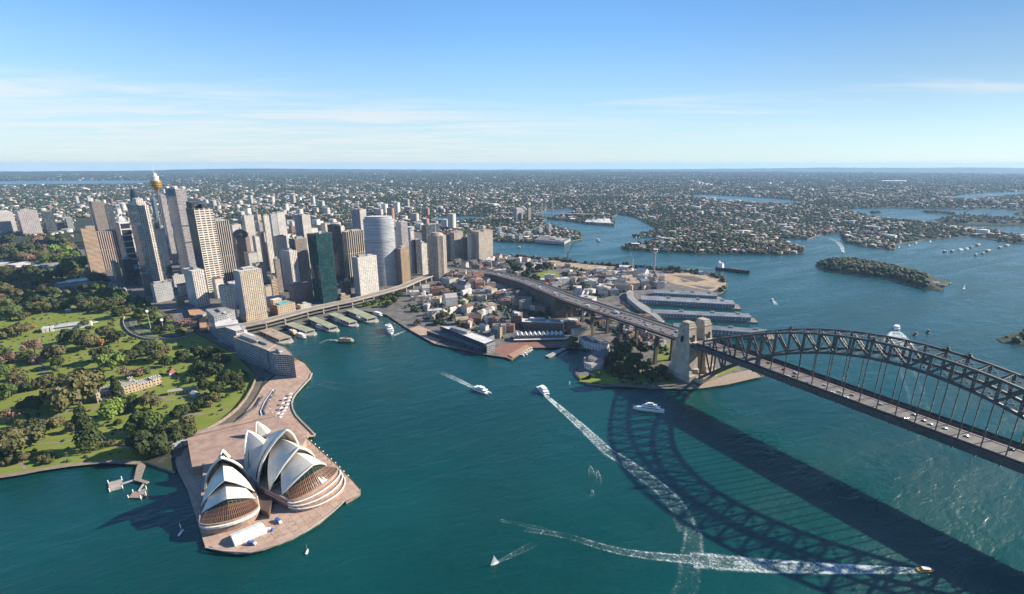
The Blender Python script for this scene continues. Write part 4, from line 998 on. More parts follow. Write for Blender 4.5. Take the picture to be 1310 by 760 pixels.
w, d, dW, dS, A = q; m_ = MB(); m_.gable(A[0]-c[0]+dW[0]*w*.5+dS[0]*d*.5, A[1]-c[1]+dW[1]*w*.5+dS[1]*d*.5, w*.5, d*.5, math.atan2(dW[1], dW[0]), H, 6, 0); m_.build('glass_roof', ROOFS['blue'], t)
# -- behind the quay
t, H, c, q = T('green glass tower with a chamfered top beside the quay', 401.6, 300, 389, 392.3, 425.3, 'green_glass', 'dark', plant=1, chamfer=4)
T('dark tower with a column of white balconies behind the green glass tower', 435.8, 289, 360, 418.4, 440, 'balcony', 'grey', facL='night_dot')
T('dark tower of white columns under a straw coloured roof', 443, 297, 362, 440.5, 465, 'dark_column', 'yellow')
T('tall blue flanked tower behind the curved white tower', 460, 268.5, 340, 449, 468, 'cream_flat', 'white', facL='blue_glass')
# the curved tower: convex front
def curved_tower():
    x, y, h = foot(484, 281, 366); n = 14; pts = []
    x0, y0 = x, y; dv = np.array([x-CX, y-CY]); dv /= np.linalg.norm(dv); rt = np.array([dv[1], -dv[0]]); hw = 18*484/484*2.15
    for i in range(n+1):
        s = -1+2*i/n; pts.append((x0+rt[0]*s*hw+dv[0]*(s*s)*20, y0+rt[1]*s*hw+dv[1]*(s*s)*20))
    for i in range(n+1):
        s = 1-2*i/n; pts.append((x0+rt[0]*s*hw*0.93+dv[0]*(46-16*s*s), y0+rt[1]*s*hw*0.93+dv[1]*(46-16*s*s)))
    t, L, H, c = block('office_tower', 'wide curved white tower with a convex front above the quay', 'tower', pts, h, 'white_line', 'white', plant=0)
    m_ = MB(); m_.prism(offset(L if area(L) > 0 else L[::-1], 3.5), H-0.6, H+6.5, 0, 1); m_.build('roof_screen', [F['white_line'], ROOFS['white']], t)
    for k in (0.27, 0.66):
        m_ = MB(); q = offset(L if area(L) > 0 else L[::-1], -0.25)
        for i in range(len(q)):
            m_.wall(q[i], q[(i+1) % len(q)], H*k, H*k+1.6)
        m_.build('louvre_band', ROOFS['grey'], t)
curved_tower()
T('white balconied hotel slab with its long front to the quay', 457.4, 330, 381, 450, 481.6, 'balcony', 'white', facL='plain_grey', plant=2)
T('striped tan tower with one orange flank beside the elevated road end', 512.2, 318.5, 364.5, 503.5, 523.5, 'tan_stripe', 'tan', facL='purple_brown', name='office_tower')
T('beige tower with a punched window front behind the striped tan tower', 512.6, 284, 345, 505.5, 521, 'rose', 'white', facL='white_rib')
T('first narrow grey tower right of the beige tower', 525, 296, 350, 522, 529.5, 'white_rib', 'grey')
T('dark narrow tower with a slanted top left of the fluted tower', 531.5, 307, 350, 529.5, 538, 'night_dot', 'white')
T('thin white twin slab just left of the fluted tower', 539, 312, 352, 537.5, 546, 'white_rib', 'white', plant=1)
T('dark glass block behind the fluted tower', 545, 288.5, 330, 542, 562, 'dark_blue', 'dark')
def fluted():
    x, y, h = foot(556, 301, 357); pts = []
    r = 12.5/0.443*0.93
    for i in range(20):
        a = 2*math.pi*i/20; q = r*(1.0 if i % 2 else 0.93); pts.append((x+q*math.cos(a), y+q*math.sin(a)+6))
    t, L, H, c = block('apartment_tower', 'round fluted tan apartment tower with a capped top and mast', 'tower', pts, h, 'tan_flute', 'tan', plant=0)
    m_ = MB(); m_.cyl(0, 0, H-0.6, H+7, r*.82, r*.5, 16, 0); m_.build('roof_cap', ROOFS['tan'], t)
    m_ = MB(); m_.cyl(4, -4, H+3, H+34, 0.8, 0.2, 6); m_.build('mast', WHITE, t)
fluted()
for i, (lab, ut, vt, uL, uR, fc) in enumerate((('grey slab just right of the fluted tower', 569.5, 300.5, 568, 577, 'apartment'), ('dark topped apartment tower third from the harbour', 580, 297.5, 577.5, 593, 'tan_flute'),
                          ('bright white slim tower among the harbour edge apartments', 601, 301.5, 600, 609, 'cream_flat'), ('last apartment tower with a lit cream flank at the harbour', 611.5, 296.5, 609.5, 631, 'tan_flute'))):
    t, H, c, q = T(lab, ut, vt, 333, uL, uR, fc, 'tan', name='apartment_tower', plant=2, chamfer=3)
T('recessed grey tower between the dark topped and bright white apartment towers', 594, 303, 331, 593, 600, 'purple_brown', 'grey', name='apartment_tower')
# -- middle of the business district
T('grey and beige tower with a flat top in the middle of the district', 386, 275.5, 345, 375.5, 396.5, 'cream_flat', 'white', facL='blue_glass')
T('tan block with a dark flank left of the green glass tower', 377, 306, 370, 369, 391.6, 'brown', 'white', facL='night_dot')
T('grey tower with one bright white corner strip', 370, 321.5, 373, 357, 379.3, 'white_rib', 'white', facL='plain_grey')
T('blank grey slab left of the green glass tower', 380, 320.5, 367, 379.3, 394, 'plain_grey', 'white', plant=1)
T('brown tower behind the small yellow building', 351, 331.5, 375, 349, 359, 'brown', 'white')
T('low brown grid block at the foot of the green glass tower', 374, 366, 389, 372, 399, 'purple_brown', 'dark', plant=2)
T('slim cream tower right of the pale strip tower', 337, 276, 350, 335.5, 344, 'white_rib', 'white')
T('grey tower behind the slim cream tower', 346, 274, 340, 344, 353.5, 'old_pale', 'white')
T('white office block behind the grey tower', 354, 272.5, 326, 353, 364, 'white_grid', 'white')
T('narrow pinkish tower left of the slim cream tower', 331, 285, 345, 328, 335.5, 'rose', 'tan')
T('white gridded block behind the domed tower', 296.5, 288, 345, 295, 308, 'white_grid', 'white')
T('pale terraced block behind the dome', 312, 276, 335, 309, 324, 'cream_flat', 'white')
T('low cream office block under the grey tower', 352, 303, 345, 348, 366, 'cream_flat', 'tan')
T('small yellow building in front of the brown tower', 347, 357, 385, 345.5, 354, 'orange_band', 'yellow', plant=1)
t, H, c, q = T('sandstone customs building with a teal glass roof light facing the quay', 354.6, 391.5, 405.5, 344, 377.6, 'sandstone', 'tan', facL='brick_red', plant=0)
w, d, dW, dS, A = q; m_ = MB(); m_.obox(A[0]-c[0]+dW[0]*w*.45+dS[0]*d*.35, A[1]-c[1]+dW[1]*w*.45+dS[1]*d*.35, w*.26, d*.2, math.atan2(dW[1], dW[0]), H-0.6, H+1.6); m_.build('glass_roof_light', ROOFS['teal'], t)
m_ = MB(); m_.obox(A[0]-c[0]+dW[0]*w*.3+dS[0]*d*.75, A[1]-c[1]+dW[1]*w*.3+dS[1]*d*.75, w*.24, d*.2, math.atan2(dW[1], dW[0]), H-0.6, H+9, 0, 1); m_.build('upper_storey', [F['sandstone'], ROOFS['white']], t)
T('low pavilion with a cream parapet behind the quay station', 384.5, 391, 396, 379, 398, 'cream_flat', 'yellow', plant=1)
T('small brick pavilion with orange walls behind the quay station', 436, 379.5, 384.5, 434, 448, 'orange_band', 'orange', plant=1)
T('dark shop block right of the green glass tower', 438, 361, 378, 435, 448, 'brick_dark', 'grey', plant=1)
# -- needle tower with the gold turret
def needle():
    x, y = -1634.0, -751.0; x, y = at(209.5, 300, 0)[0]*0+x, y
    t = thing('observation_tower', 'tall needle tower with a golden turret and white spire', 'observation tower', (x, y, 2.4))
    m_ = MB(); m_.cyl(0, 0, 0, 236, 4.4, 3.6, 12); m_.build('shaft', mat('tower_shaft', (0.22, 0.19, 0.17), 0.7, 0.2, 0.1), t)
    for k in range(12):
        a = 2*math.pi*k/12; b = a+2.1
        m_ = MB(); m_.beam((17*math.cos(a), 17*math.sin(a), 60), (4.6*math.cos(b), 4.6*math.sin(b), 226), 0.5, 0.5); m_.build('stay_cable', METAL, t)
    GOLD = mat('golden_cladding', (0.55, 0.32, 0.09), 0.35, 0.25, 0.2, metal=0.35, spec=0.5)
    m_ = MB(); m_.lathe(0, 0, [(3.8, 226), (10, 233), (14.5, 238), (15.2, 243), (15.4, 256), (14.6, 258), (12.6, 258.4)], 24); m_.build('turret', GOLD, t)
    for z in (242, 247.5, 253):
        m_ = MB(); m_.cyl(0, 0, z, z+1.8, 15.55, 15.55, 24); m_.build('turret_windows', F['night_dot'], t)
    m_ = MB(); m_.lathe(0, 0, [(12.8, 258.2), (10.8, 259), (10.2, 269), (11.2, 269.4), (10.8, 272), (6.5, 273), (6, 281), (0.2, 282)], 20); m_.build('turret_top', ROOFS['white'], t)
    m_ = MB(); m_.cyl(0, 0, 270, 309, 0.9, 0.15, 8); m_.build('spire', WHITE, t)
    m_ = MB(); m_.obox(0, 0, 34, 34, PHI, 0, 46, 0, 1); m_.build('podium', [F['brown'], ROOFS['grey']], t)
needle()
# -- the apartment row along the eastern quay: outlines taken at roof level
def roofblock(label, pts, h, fac, roof='grey', name='apartment_block', cat='apartment block', plant=2, **k):
    return block(name, label, cat, poly_at(pts, h), h, fac, roof, plant=plant, **k)
roofblock('southern tall block of the curved quay apartments with a stepped grey roof', [(263, 395.5), (273.5, 405), (290, 401.5), (300, 396), (289, 392.5)], 47, 'apartment', 'grey')
roofblock('middle block of the curved quay apartments with a wide pale roof', [(274, 405), (276, 414), (301.5, 423.5), (312, 421.5), (309, 417), (290, 402)], 37, 'apartment', 'white')
roofblock('long block of the curved quay apartments carrying rooftop plant', [(298, 431), (341, 447.5), (352, 440), (330, 428.5), (314, 424.5)], 39, 'apartment', 'tan', plant=4)
roofblock('rounded northern end of the curved quay apartments', [(342, 448), (350, 453), (368, 453.8), (375.5, 455.5), (372, 450), (364, 443.5), (353.5, 440)], 38, 'apartment', 'tan', plant=2)
roofblock('white gabled lobby block between the quay apartments', [(299, 421), (303, 429), (309, 427), (316, 422), (312, 418)], 33, 'white_rib', 'white', plant=0)
# ------------------------------------------------------------------ paved and planted ground of the near shore
def sheet(name, pts, m_, dz, px=True):
    P = poly_at(pts, LZ) if px else list(pts)
    mb = MB(); mb.cap(P if area(P) > 0 else P[::-1], LZ+dz, 0); o = mb.build(name, m_); o['kind'] = 'structure'; return P
def road(name, pts, w, m_, dz, px=True):
    P = [Vector(at(u, v, LZ)) for u, v in pts] if px else [Vector(p) for p in pts]
    mb = MB(); Ls, Rs = [], []; acc = 0
    for i, p in enumerate(P):
        d = (P[min(i+1, len(P)-1)]-P[max(i-1, 0)]).normalized(); n = Vector((-d.y, d.x)); Ls.append(p+n*w/2); Rs.append(p-n*w/2)
    for i in range(len(P)-1):
        l = (P[i+1]-P[i]).length
        mb.poly([(*Rs[i], LZ+dz), (*Rs[i+1], LZ+dz), (*Ls[i+1], LZ+dz), (*Ls[i], LZ+dz)], 0, [(acc, 0), (acc+l, 0), (acc+l, w), (acc, w)]); acc += l
    o = mb.build(name, m_); o['kind'] = 'structure'; return o
CITYP = sheet('city_paving', [(331, 478), (340, 488), (380, 459.6), (338.5, 430.6), (360, 421.4), (466, 397.6), (494, 402.6), (523, 421.6), (556, 440), (620, 453.4), (658, 459), (679, 445), (726, 444.6), (757, 447), (744, 462), (736, 479), (773, 493.6), (835, 497), (880, 497.8), (930, 492.2), (974, 482), (952, 463), (890, 442),
    (846, 416), (824, 395), (819, 384.5), (838, 372.6), (917, 376.6), (929, 363), (911, 352.4), (836, 345), (786, 341), (732, 336), (658, 328.6), (633, 327.4), (612, 322.8), (598, 314), (560, 300), (480, 290), (400, 284), (330, 284), (250, 284), (100, 284), (90, 300), (112, 345), (180, 385), (240, 420), (300, 452)], mat('street_paving', (0.17, 0.155, 0.14), 0.9, 0.45, 0.06, rgb2=(0.085, 0.082, 0.08)), 0.04)
GARD = sheet('lawn', [(0, 608.4), (27, 604.6), (55, 599.4), (91, 594), (117, 591.4), (139, 589.8), (161, 591), (178, 591.4), (190, 585), (226, 575), (262, 558), (300, 538), (322, 509), (331, 487), (324, 477), (300, 453), (240, 421), (180, 386), (112, 346), (90, 301), (60, 306), (-60, 308), (-160, 320), (-170, 520), (-120, 640), (-30, 618)], LAWN, 0.05)
sheet('forecourt_paving', [(227.6, 603), (240, 628), (252, 666), (263, 701.2), (268, 699), (287, 705.8), (302, 708), (320, 707.6), (339, 703.6), (357, 697.2), (374, 689.8), (392, 680), (408.5, 670), (425, 656), (440, 642.4), (460, 633), (460.6, 627), (450, 615), (430, 594.8), (408.5, 576), (391, 559.6), (401.5, 558.6), (403, 556), (399.5, 552.5), (387, 540), (379.5, 532), (375.5, 524.3), (374, 516), (375.5, 510), (379, 504.5), (388.5, 493.5), (397, 484.5), (399.2, 478.7),
    (396.2, 473.3), (389.5, 465), (380, 460), (366, 470), (345, 487), (336, 495), (326, 512), (304, 540), (266, 560), (230, 576), (224, 590)], PINK, 0.08)
sheet('city_square', [(522.9, 420.6), (556, 439.4), (566, 434), (552, 423), (536, 416.6)], PINK, 0.08)
sheet('wharf_paving', [(622, 452), (634, 451), (655, 460.6), (658, 458), (678, 444.6), (704, 444), (709, 441.5), (725, 444.4), (728, 436), (700, 437.5), (660, 438), (640, 442)], mat('red_brick_paving', (0.26, 0.13, 0.095), 0.85, 0.2, 0.1), 0.09)
for nm, pts in (('park_lawn', [(689, 347.5), (705, 345.6), (716.5, 349.5), (712, 354.5), (694, 356.5), (687, 352.5)]), ('park_lawn', [(834, 447), (846, 441), (860, 438), (864, 457), (848, 465.5), (838, 457)]), ('park_lawn', [(739, 480), (752, 481), (757, 479), (754, 485.5), (744, 486.5)]),
                ('park_lawn', [(655, 350), (668, 347), (672, 352), (660, 356)]), ('park_lawn', [(905, 474), (930, 468), (948, 470), (925, 479), (908, 485)]), ('park_lawn', [(740, 488), (770, 470), (850, 478), (868, 492), (800, 492), (770, 491)]), ('park_lawn', [(745.6, 303.5), (741, 298.5), (725, 297), (712, 304), (728, 307)]), ('park_lawn', [(452, 388), (500, 378), (506, 384), (480, 391), (465, 394)])):
    sheet(nm, pts, LAWN, 0.10)
sheet('stone_apron', [(884, 497.2), (899, 496.6), (932, 491.6), (974, 482), (960, 473), (935, 478), (905, 488)], mat('pale_stone_apron', (0.34, 0.27, 0.21), 0.9, 0.3, 0.3), 0.11)
SANDP = sheet('earthworks', [(850, 350), (864, 348.2), (893, 349.6), (911, 352.6), (921, 355), (927, 358), (929.5, 362.5), (927, 369), (922, 374), (908, 372), (880, 367), (858, 362), (846, 356)], SAND, 0.12)
sheet('earthworks', [(690, 332.6), (722, 332.8), (732, 335.8), (760, 339.6), (790, 341.2), (770, 346), (735, 343), (712, 339)], SAND, 0.12)
for p in ([(858, 352), (885, 353), (905, 358), (890, 361)], [(880, 364), (915, 368), (905, 371)], [(870, 356.5), (884, 360), (874, 361.5)]): sheet('earth_mound_floor', p, mat('dark_wet_earth', (0.13, 0.11, 0.09), 0.95, 0.3, 0.1), 0.2)
# shore walk of the cove, garden paths, ring of the motorway
PATH = mat('garden_path', (0.27, 0.215, 0.165), 0.9, 0.25, 0.15)
road('shore_walk', [(-40, 616), (0, 609.6), (27, 605.6), (55, 600.2), (91, 594.8), (117, 592), (139, 590.4), (161, 591.4), (178, 592)], 7, PATH, 0.13)
road('harbour_drive', [(224, 585), (232, 571), (250, 563), (268, 553.5), (288, 541.5), (305, 528.5), (317, 514), (326, 499), (331, 487), (330, 477), (322, 465)], 11, mat('brownish_road', (0.15, 0.125, 0.105), 0.9, 0.3, 0.08), 0.14)
for pts, w_ in (([(48, 568), (75, 566), (95, 563.5)], 4), ([(128, 565), (150, 571), (175, 574)], 4), ([(60, 480), (54, 470), (50, 462), (40, 452)], 5), ([(0, 462), (22, 459), (50, 466), (75, 471)], 3), ([(50, 535), (70, 538), (85, 541), (70, 532), (92, 527), (112, 524), (124, 522)], 5), ([(20, 582), (32, 600)], 3), ([(130, 560), (160, 552), (185, 545)], 3), ([(228, 535), (245, 530), (262, 530)], 6), ([(0, 535), (30, 528), (52, 530)], 3), ([(170, 495), (215, 512), (240, 510)], 5)):
    road('garden_path', pts, w_, PATH, 0.12)
def moto(a0, a1, rx, ry, n=14): return [(196+rx*math.cos(R(a)), 412+ry*math.sin(R(a))) for a in np.linspace(a0, a1, n)]
for rx, ry, w_ in ((34, 20, 9), (26, 14.5, 8), (18, 9.5, 7)): road('sunken_motorway', moto(195, 70, rx, ry)+[(225, 431-(34-rx)*.4), (246, 427-(34-rx)*.3)], w_, ASPH if rx != 26 else PAVE, 0.15)
mw = thing('retaining_wall', 'curved white retaining wall around the sunken motorway ramps', 'wall', (*at(170, 430, LZ), LZ))
mb = MB(); P = [at(u, v, LZ) for u, v in moto(195, 75, 38, 23)+[(222, 435), (244, 430)]]; o_ = mw.location
for a, b in zip(P, P[1:]): mb.obox((a[0]+b[0])/2-o_.x, (a[1]+b[1])/2-o_.y, math.dist(a, b)/2+0.3, 0.6, math.atan2(b[1]-a[1], b[0]-a[0]), 0, 3.2, 0)
mb.build('wall_face', CONC, mw)
for (u, v0, vb) in ((188.2, 400, 421), (207, 411, 426)):
    x, y, h = foot(u, v0, vb); t = thing('light_mast', 'tall pale light mast %s the motorway ramps' % ('beside the portal of' if u < 200 else 'on the planted side of'), 'mast', (x, y, LZ))
    mb = MB(); mb.cyl(0, 0, 0, h, 0.8, 0.5, 8); mb.build('pole', CONC, t); mb = MB(); mb.obox(0, 0, 2.2, 2.2, 0.3, h-1.5, h+2.2); mb.build('lamp_head', WHITE, t)
# ------------------------------------------------------------------ quay: wharves, station, elevated road
WH = [((335.2, 421.4), (344.4, 422), (370.2, 430.2), (359.6, 435.2), 'tan'), ((365, 414), (377, 413.6), (402, 421.4), (391, 424.7), 'green'), ((394.6, 406.7), (404, 406.5), (431.9, 417.3), (420.4, 419.6), 'green'),
      ((421, 402.2), (430, 400), (455.5, 410.5), (447.6, 413.3), 'green'), ((445.3, 396.7), (453, 395), (480, 405), (471.6, 408.7), 'green')]
WHL = ['ferry wharf with a worn tan and grey roof beside the quay apartments', 'ferry wharf with a moss roof second from the quay apartments', 'ferry wharf in the middle of the row before the white station', 'ferry wharf with a bright moss roof second from the park end', 'ferry wharf at the park end of the quay']
for q, lab in zip(WH, WHL):
    P = poly_at(q[:4], 8.0); c = (sum(p[0] for p in P)/4, sum(p[1] for p in P)/4); L = [Vector((p[0]-c[0], p[1]-c[1])) for p in P]
    t = thing('ferry_wharf', lab, 'wharf', (*c, 0), 0, 'ferry wharves at the quay')
    root, tip = (L[0]+L[1])/2, (L[2]+L[3])/2; d = (tip-root).normalized(); n = Vector((-d.y, d.x)); hw = (L[2]-L[3]).length/2
    D = [root+n*hw*1.15-d*14, root-n*hw*1.15-d*14, tip-n*hw*1.2, tip-n*hw*0.9+d*9, tip+d*13, tip+n*hw*0.9+d*9, tip+n*hw*1.2]
    mb = MB(); mb.prism([tuple(p) for p in D], 0.1, 2.3, 0, 0); mb.build('pontoon_deck', mat('wharf_deck', (0.42, 0.39, 0.34), 0.85, 0.25, 0.2), t)
    mb = MB(); Q = [root+n*hw-d*4, root-n*hw-d*4, tip-n*hw, tip+n*hw]; mb.prism([tuple(p) for p in Q], 7.2, 8.2, 0, 1); mb.build('roof', [ROOFS['grey'], ROOFS[q[4]]], t)
    mb = MB(); QQ = [root+n*hw*.9-d*2, root-n*hw*.9-d*2, tip-n*hw*.86-d*4, tip+n*hw*.86-d*4]; mb.prism([tuple(p) for p in QQ], 2.3, 7.2, 0, 0); mb.build('waiting_hall', F['night_dot'], t)
    for k in range(7):
        for s in (-1, 1):
            p = root+(tip-root)*(k/6)+n*hw*0.93*s; mb = MB(); mb.cyl(p.x, p.y, 2.3, 7.2, 0.35, None, 6); mb.build('post', WHITE, t)
er = thing('elevated_road', 'elevated expressway on columns running behind the ferry wharves', 'road bridge')
EP = [(at(u, v, 17.5)) for u, v in ((284, 427), (300, 419.5), (311, 416), (337, 411), (361, 404.8), (390.7, 396.8), (430, 388), (447.6, 384.6), (475, 377.6), (500, 371), (516, 366), (534, 358), (556, 350.5), (578, 345))]
def rib(par, name, P, w0, w1, z, m_, thick):
    mb = MB(); A, B = [], []
    for i, p in enumerate(P):
        d = (Vector(P[min(i+1, len(P)-1)])-Vector(P[max(i-1, 0)])).normalized(); n = Vector((d.y, -d.x)); A.append(Vector(p)+n*w0); B.append(Vector(p)+n*w1)
    acc = 0
    for i in range(len(P)-1):
        a, b, c_, e = A[i], B[i], B[i+1], A[i+1]; l = (e-a).length
        mb.poly([(*a, z), (*b, z), (*c_, z), (*e, z)][::-1], 0, [(acc, w0), (acc, w1), (acc+l, w1), (acc+l, w0)][::-1])
        mb.poly([(*a, z), (*e, z), (*e, z-thick), (*a, z-thick)], 0); mb.poly([(*c_, z), (*b, z), (*b, z-thick), (*c_, z-thick)], 0)
        mb.poly([(*a, z-thick), (*e, z-thick), (*c_, z-thick), (*b, z-thick)], 0); acc += l
    return mb.build(name, m_, par)
rib(er, 'road_deck', EP, -11, 11, 17.5, mat('worn_road', (0.30, 0.26, 0.215), 0.85, 0.25, 0.06), 2.2)
rib(er, 'parapet', EP, -11.4, -11.02, 18.8, CONC, 1.8); rib(er, 'parapet', EP, 11.02, 11.4, 18.8, CONC, 1.8)
rib(er, 'railway_deck', EP[:9], -10, 10, 9.5, PAVE, 1.5)
for i in range(len(EP)-1):
    n = max(1, int(math.dist(EP[i], EP[i+1])/28))
    for k in range(n):
        x = EP[i][0]+(EP[i+1][0]-EP[i][0])*k/n; y = EP[i][1]+(EP[i+1][1]-EP[i][1])*k/n
        mb = MB(); mb.obox(x, y, 1.2, 8.5, math.atan2(EP[i+1][1]-EP[i][1], EP[i+1][0]-EP[i][0]), LZ, 15.2); mb.build('column', CONC, er)
st = thing('railway_station', 'white two storey station front standing under the elevated expressway', 'station')
def station():
    A, B = Vector(at(389, 403.5, LZ)), Vector(at(428, 395, LZ)); d = (B-A).normalized(); n = Vector((-d.y, d.x))
    if n.dot(Vector((CX, CY))-A) < 0: n = -n
    def seg(nm, s0, s1, o, dep, z0, z1, m_):
        p = A+d*s0+n*o; q = A+d*s1+n*o; c = (p+q)/2-n*dep/2; mb = MB(); mb.obox(c.x, c.y, (s1-s0)/2, dep/2, math.atan2(d.y, d.x), z0, z1, 0, 0); mb.build(nm, m_, st)
    L = (B-A).length
    seg('white_concourse', 0, L, 0, 7, 8, 16.6, ROOFS['white']); seg('window_strip', 3, L-3, 0.15, 0.3, 11, 13.4, F['night_dot']); seg('shop_front', 0, L, -1.2, 6, LZ, 8, F['night_dot'])
    seg('canopy', -52, -1, 0, 5, 8, 9.4, ROOFS['white']); seg('canopy', L+1, L+46, 0, 5, 8, 9.4, ROOFS['white']); seg('shop_front', -50, -1, -1.5, 4, LZ, 8, F['night_dot']); seg('shop_front', L+1, L+44, -1.5, 4, LZ, 8, F['night_dot'])
    seg('white_kiosk', -62, -52, 2, 6, LZ, 12, ROOFS['white']); seg('white_kiosk', L+46, L+52, 1, 5, LZ, 12, ROOFS['white'])
station()
# ------------------------------------------------------------------ terminal, stores, church, hotel
t, L, H, c = block('cruise_terminal', 'long cruise terminal with a white flat roof and dark glass flank on the quay', 'terminal', poly_at([(563, 417), (580, 417.3), (633, 434.5), (620, 439.5)], 19), 19, 'sail_glass', 'white', plant=2)
mb = MB(); P = [(x-c[0], y-c[1]) for x, y in poly_at([(546, 427.5), (563, 427), (622, 449), (611, 449.5)], 4)]; mb.prism(P, 0.2, 8, 0, 1); mb.build('wharf_gallery', [F['night_dot'], ROOFS['slate']], t)
mb = MB(); P = [(x-c[0], y-c[1]) for x, y in poly_at([(619, 440), (632, 435), (634, 447), (623, 450)], 6)]; mb.prism(P, 0.2, 13, 0, 1); mb.build('end_pavilion', [F['apartment'], ROOFS['grey']], t)
def stores():
    A, B = Vector(at(659, 436, LZ)), Vector(at(722, 434.5, LZ)); d = (B-A).normalized(); n = Vector((-d.y, d.x))
    if n.dot(Vector((CX, CY))-A) < 0: n = -n
    t = thing('gabled_storehouses', 'row of dark brick storehouses with eleven white capped gables by the wharf', 'warehouse', (A.x, A.y, LZ)); L = (B-A).length; w = L/11; an = math.atan2(d.y, d.x)
    for k in range(11):
        c = d*(w*(k+.5))-n*9; mb = MB(); mb.obox(c.x, c.y, w/2-0.05, 9, an, 0, 8); b_ = mb.build('bay_walls', F['brick_dark'], t)
        mb = MB(); mb.gable(c.x, c.y, 9.3, w/2-0.08, an+math.pi/2, 8.05, 4.2, 0, 1); mb.build('gable_roof', [ROOFS['white'], F['brick_dark']], t)
    c = d*(L/2)+n*4; mb = MB(); mb.obox(c.x, c.y, L/2+3, 4, an, 3.4, 4.2); mb.build('awning', ROOFS['white'], t)
stores()
block('brick_warehouse', 'long dark brick warehouse with a pale flat roof behind the gabled storehouses', 'warehouse', poly_at([(667.5, 411.5), (721, 414), (722, 409.5), (668.5, 407)], 17), 17, 'brick_dark', 'white', plant=4)
block('brick_warehouse', 'tall brick block at the left end of the long warehouse', 'warehouse', poly_at([(653.5, 403), (667, 404), (668.5, 399), (656, 398)], 26), 26, 'brick_dark', 'tan', plant=2)
block('brick_warehouse', 'lower dark brick wing with a blue grey roof right of the long warehouse', 'warehouse', poly_at([(721.5, 412), (741, 413), (740.5, 407), (722.5, 406)], 16), 16, 'brick_dark', 'blue', plant=2)
x, y, h = foot(731.6, 388, 416); t = thing('brick_chimney', 'tall square brick chimney rising beside the viaduct', 'chimney', (x, y, LZ))
mb = MB(); mb.cyl(0, 0, 0, h-3, 2.1, 1.6, 4); mb.build('stack', F['brick_red'], t); mb = MB(); mb.cyl(0, 0, h-3.05, h, 2.0, 1.9, 4); mb.build('cap', ROOFS['tan'], t)
def church():
    x, y, h = foot(639.3, 406.5, 432); t = thing('stone_church', 'small sunlit sandstone church with a pointed spire behind the terminal', 'church', (x, y, LZ), PHI)
    mb = MB(); mb.obox(0, 0, 3.2, 3.2, 0, 0, h*0.52); mb.build('tower', F['sandstone'], t); mb = MB(); mb.cyl(0, 0, h*0.52, h-LZ, 3.4, 0.1, 4); mb.build('spire', ROOFS['tan'], t)
    mb = MB(); mb.obox(-12, 1, 9, 5.5, 0, 0, 8); mb.build('nave', F['sandstone'], t); mb = MB(); mb.gable(-12, 1, 9.2, 5.7, 0, 8.02, 6, 0, 1); mb.build('roof', [ROOFS['slate'], F['sandstone']], t)
church()
block('waterfront_hotel', 'curved waterfront hotel wing with banded balconies left of the hotel head', 'hotel', poly_at([(741, 430.5), (747, 436), (757, 438.8), (769, 440.5), (776, 443.5), (781, 438), (770, 433.5), (752, 428.8)], 15), 15, 'balcony', 'slate', plant=1)
t, L, H, c = block('waterfront_hotel', 'wedge shaped hotel head on the water with two pale roof tiers', 'hotel', poly_at([(747, 457), (776, 444), (780, 445), (776, 454), (771, 464), (757, 467), (748, 463.5)], 13), 13, 'balcony', 'tan', plant=0)
mb = MB(); mb.prism([(q[0]-c[0], q[1]-c[1]) for q in poly_at([(752.5, 455.5), (776, 445), (777.5, 447), (770, 457.5), (760, 459.5), (753, 458.5)], 17)], H-0.6, H+3.8, 0, 1); mb.build('upper_tier', [F['cream_flat'], ROOFS['slate']], t)
# ------------------------------------------------------------------ finger wharves
FW4 = [([(836.3, 369.6), (917, 374), (916.4, 377.2), (836.3, 373.2)], 'farthest finger wharf, its far side against the sandy headland'), ([(821, 377.2), (939, 383.2), (938.3, 387.8), (820, 381.5)], 'second farthest finger wharf with white window rows'),
       ([(833.8, 394.8), (958.5, 400.4), (959.8, 404.4), (836.3, 398.6)], 'long finger wharf second nearest to the stone pylons'), ([(862, 412), (981, 420.5), (981, 424.8), (862, 416.5)], 'nearest finger wharf seen behind the stone pylons')]
for q, lab in FW4:
    P = [Vector(p) for p in poly_at(q, 14)]; a0, a1 = (P[0]+P[3])/2, (P[1]+P[2])/2; d = (a1-a0).normalized(); n = Vector((-d.y, d.x)); hw = max(11.0, (P[1]-P[2]).length/2); Ln = (a1-a0).length; an = math.atan2(d.y, d.x)
    t = thing('finger_wharf', lab, 'wharf', (a0.x, a0.y, 0), an, 'timber finger wharves')
    mb = MB(); mb.box(-2, Ln+14, -hw-4, hw+4, -2, 2.4); mb.build('pier_deck', mat('pier_deck_timber', (0.26, 0.22, 0.18), 0.9, 0.3, 0.2), t)
    mb = MB(); mb.box(0, Ln, -hw, hw, 2.4, 11); mb.build('shed_walls', facade('facade_wharf', (0.16, 0.175, 0.20), (0.40, 0.41, 0.42), 6.5, 4.3, 0.42, 0.38, blinds=0.5, gr=0.5), t)
    for s in (-1, 1):
        mb = MB(); mb.gable(Ln/2, s*hw/2, Ln/2+0.5, hw/2, 0, 11.05, 3.4, 0, 1); mb.build('gable_roof', [ROOFS['blue'], F['old_pale']], t)
    for k in (0.3, 0.62, 0.88):
        mb = MB(); mb.box(Ln*k-4, Ln*k+4, -3, 3, 13, 16.5); mb.gable(Ln*k, 0, 4.4, 3.4, 0, 16.5, 2); mb.build('roof_lantern', ROOFS['grey'], t)
block('curved_shed', 'long curved shore shed linking the finger wharves', 'shed', poly_at([(801, 374), (806, 370.5), (812, 373), (812, 379), (818, 385), (828, 391), (840, 399.5), (850, 410), (845, 412), (833, 402.5), (820, 395), (810, 387), (803, 381)], 12), 12, 'old_pale', 'grey', plant=0)
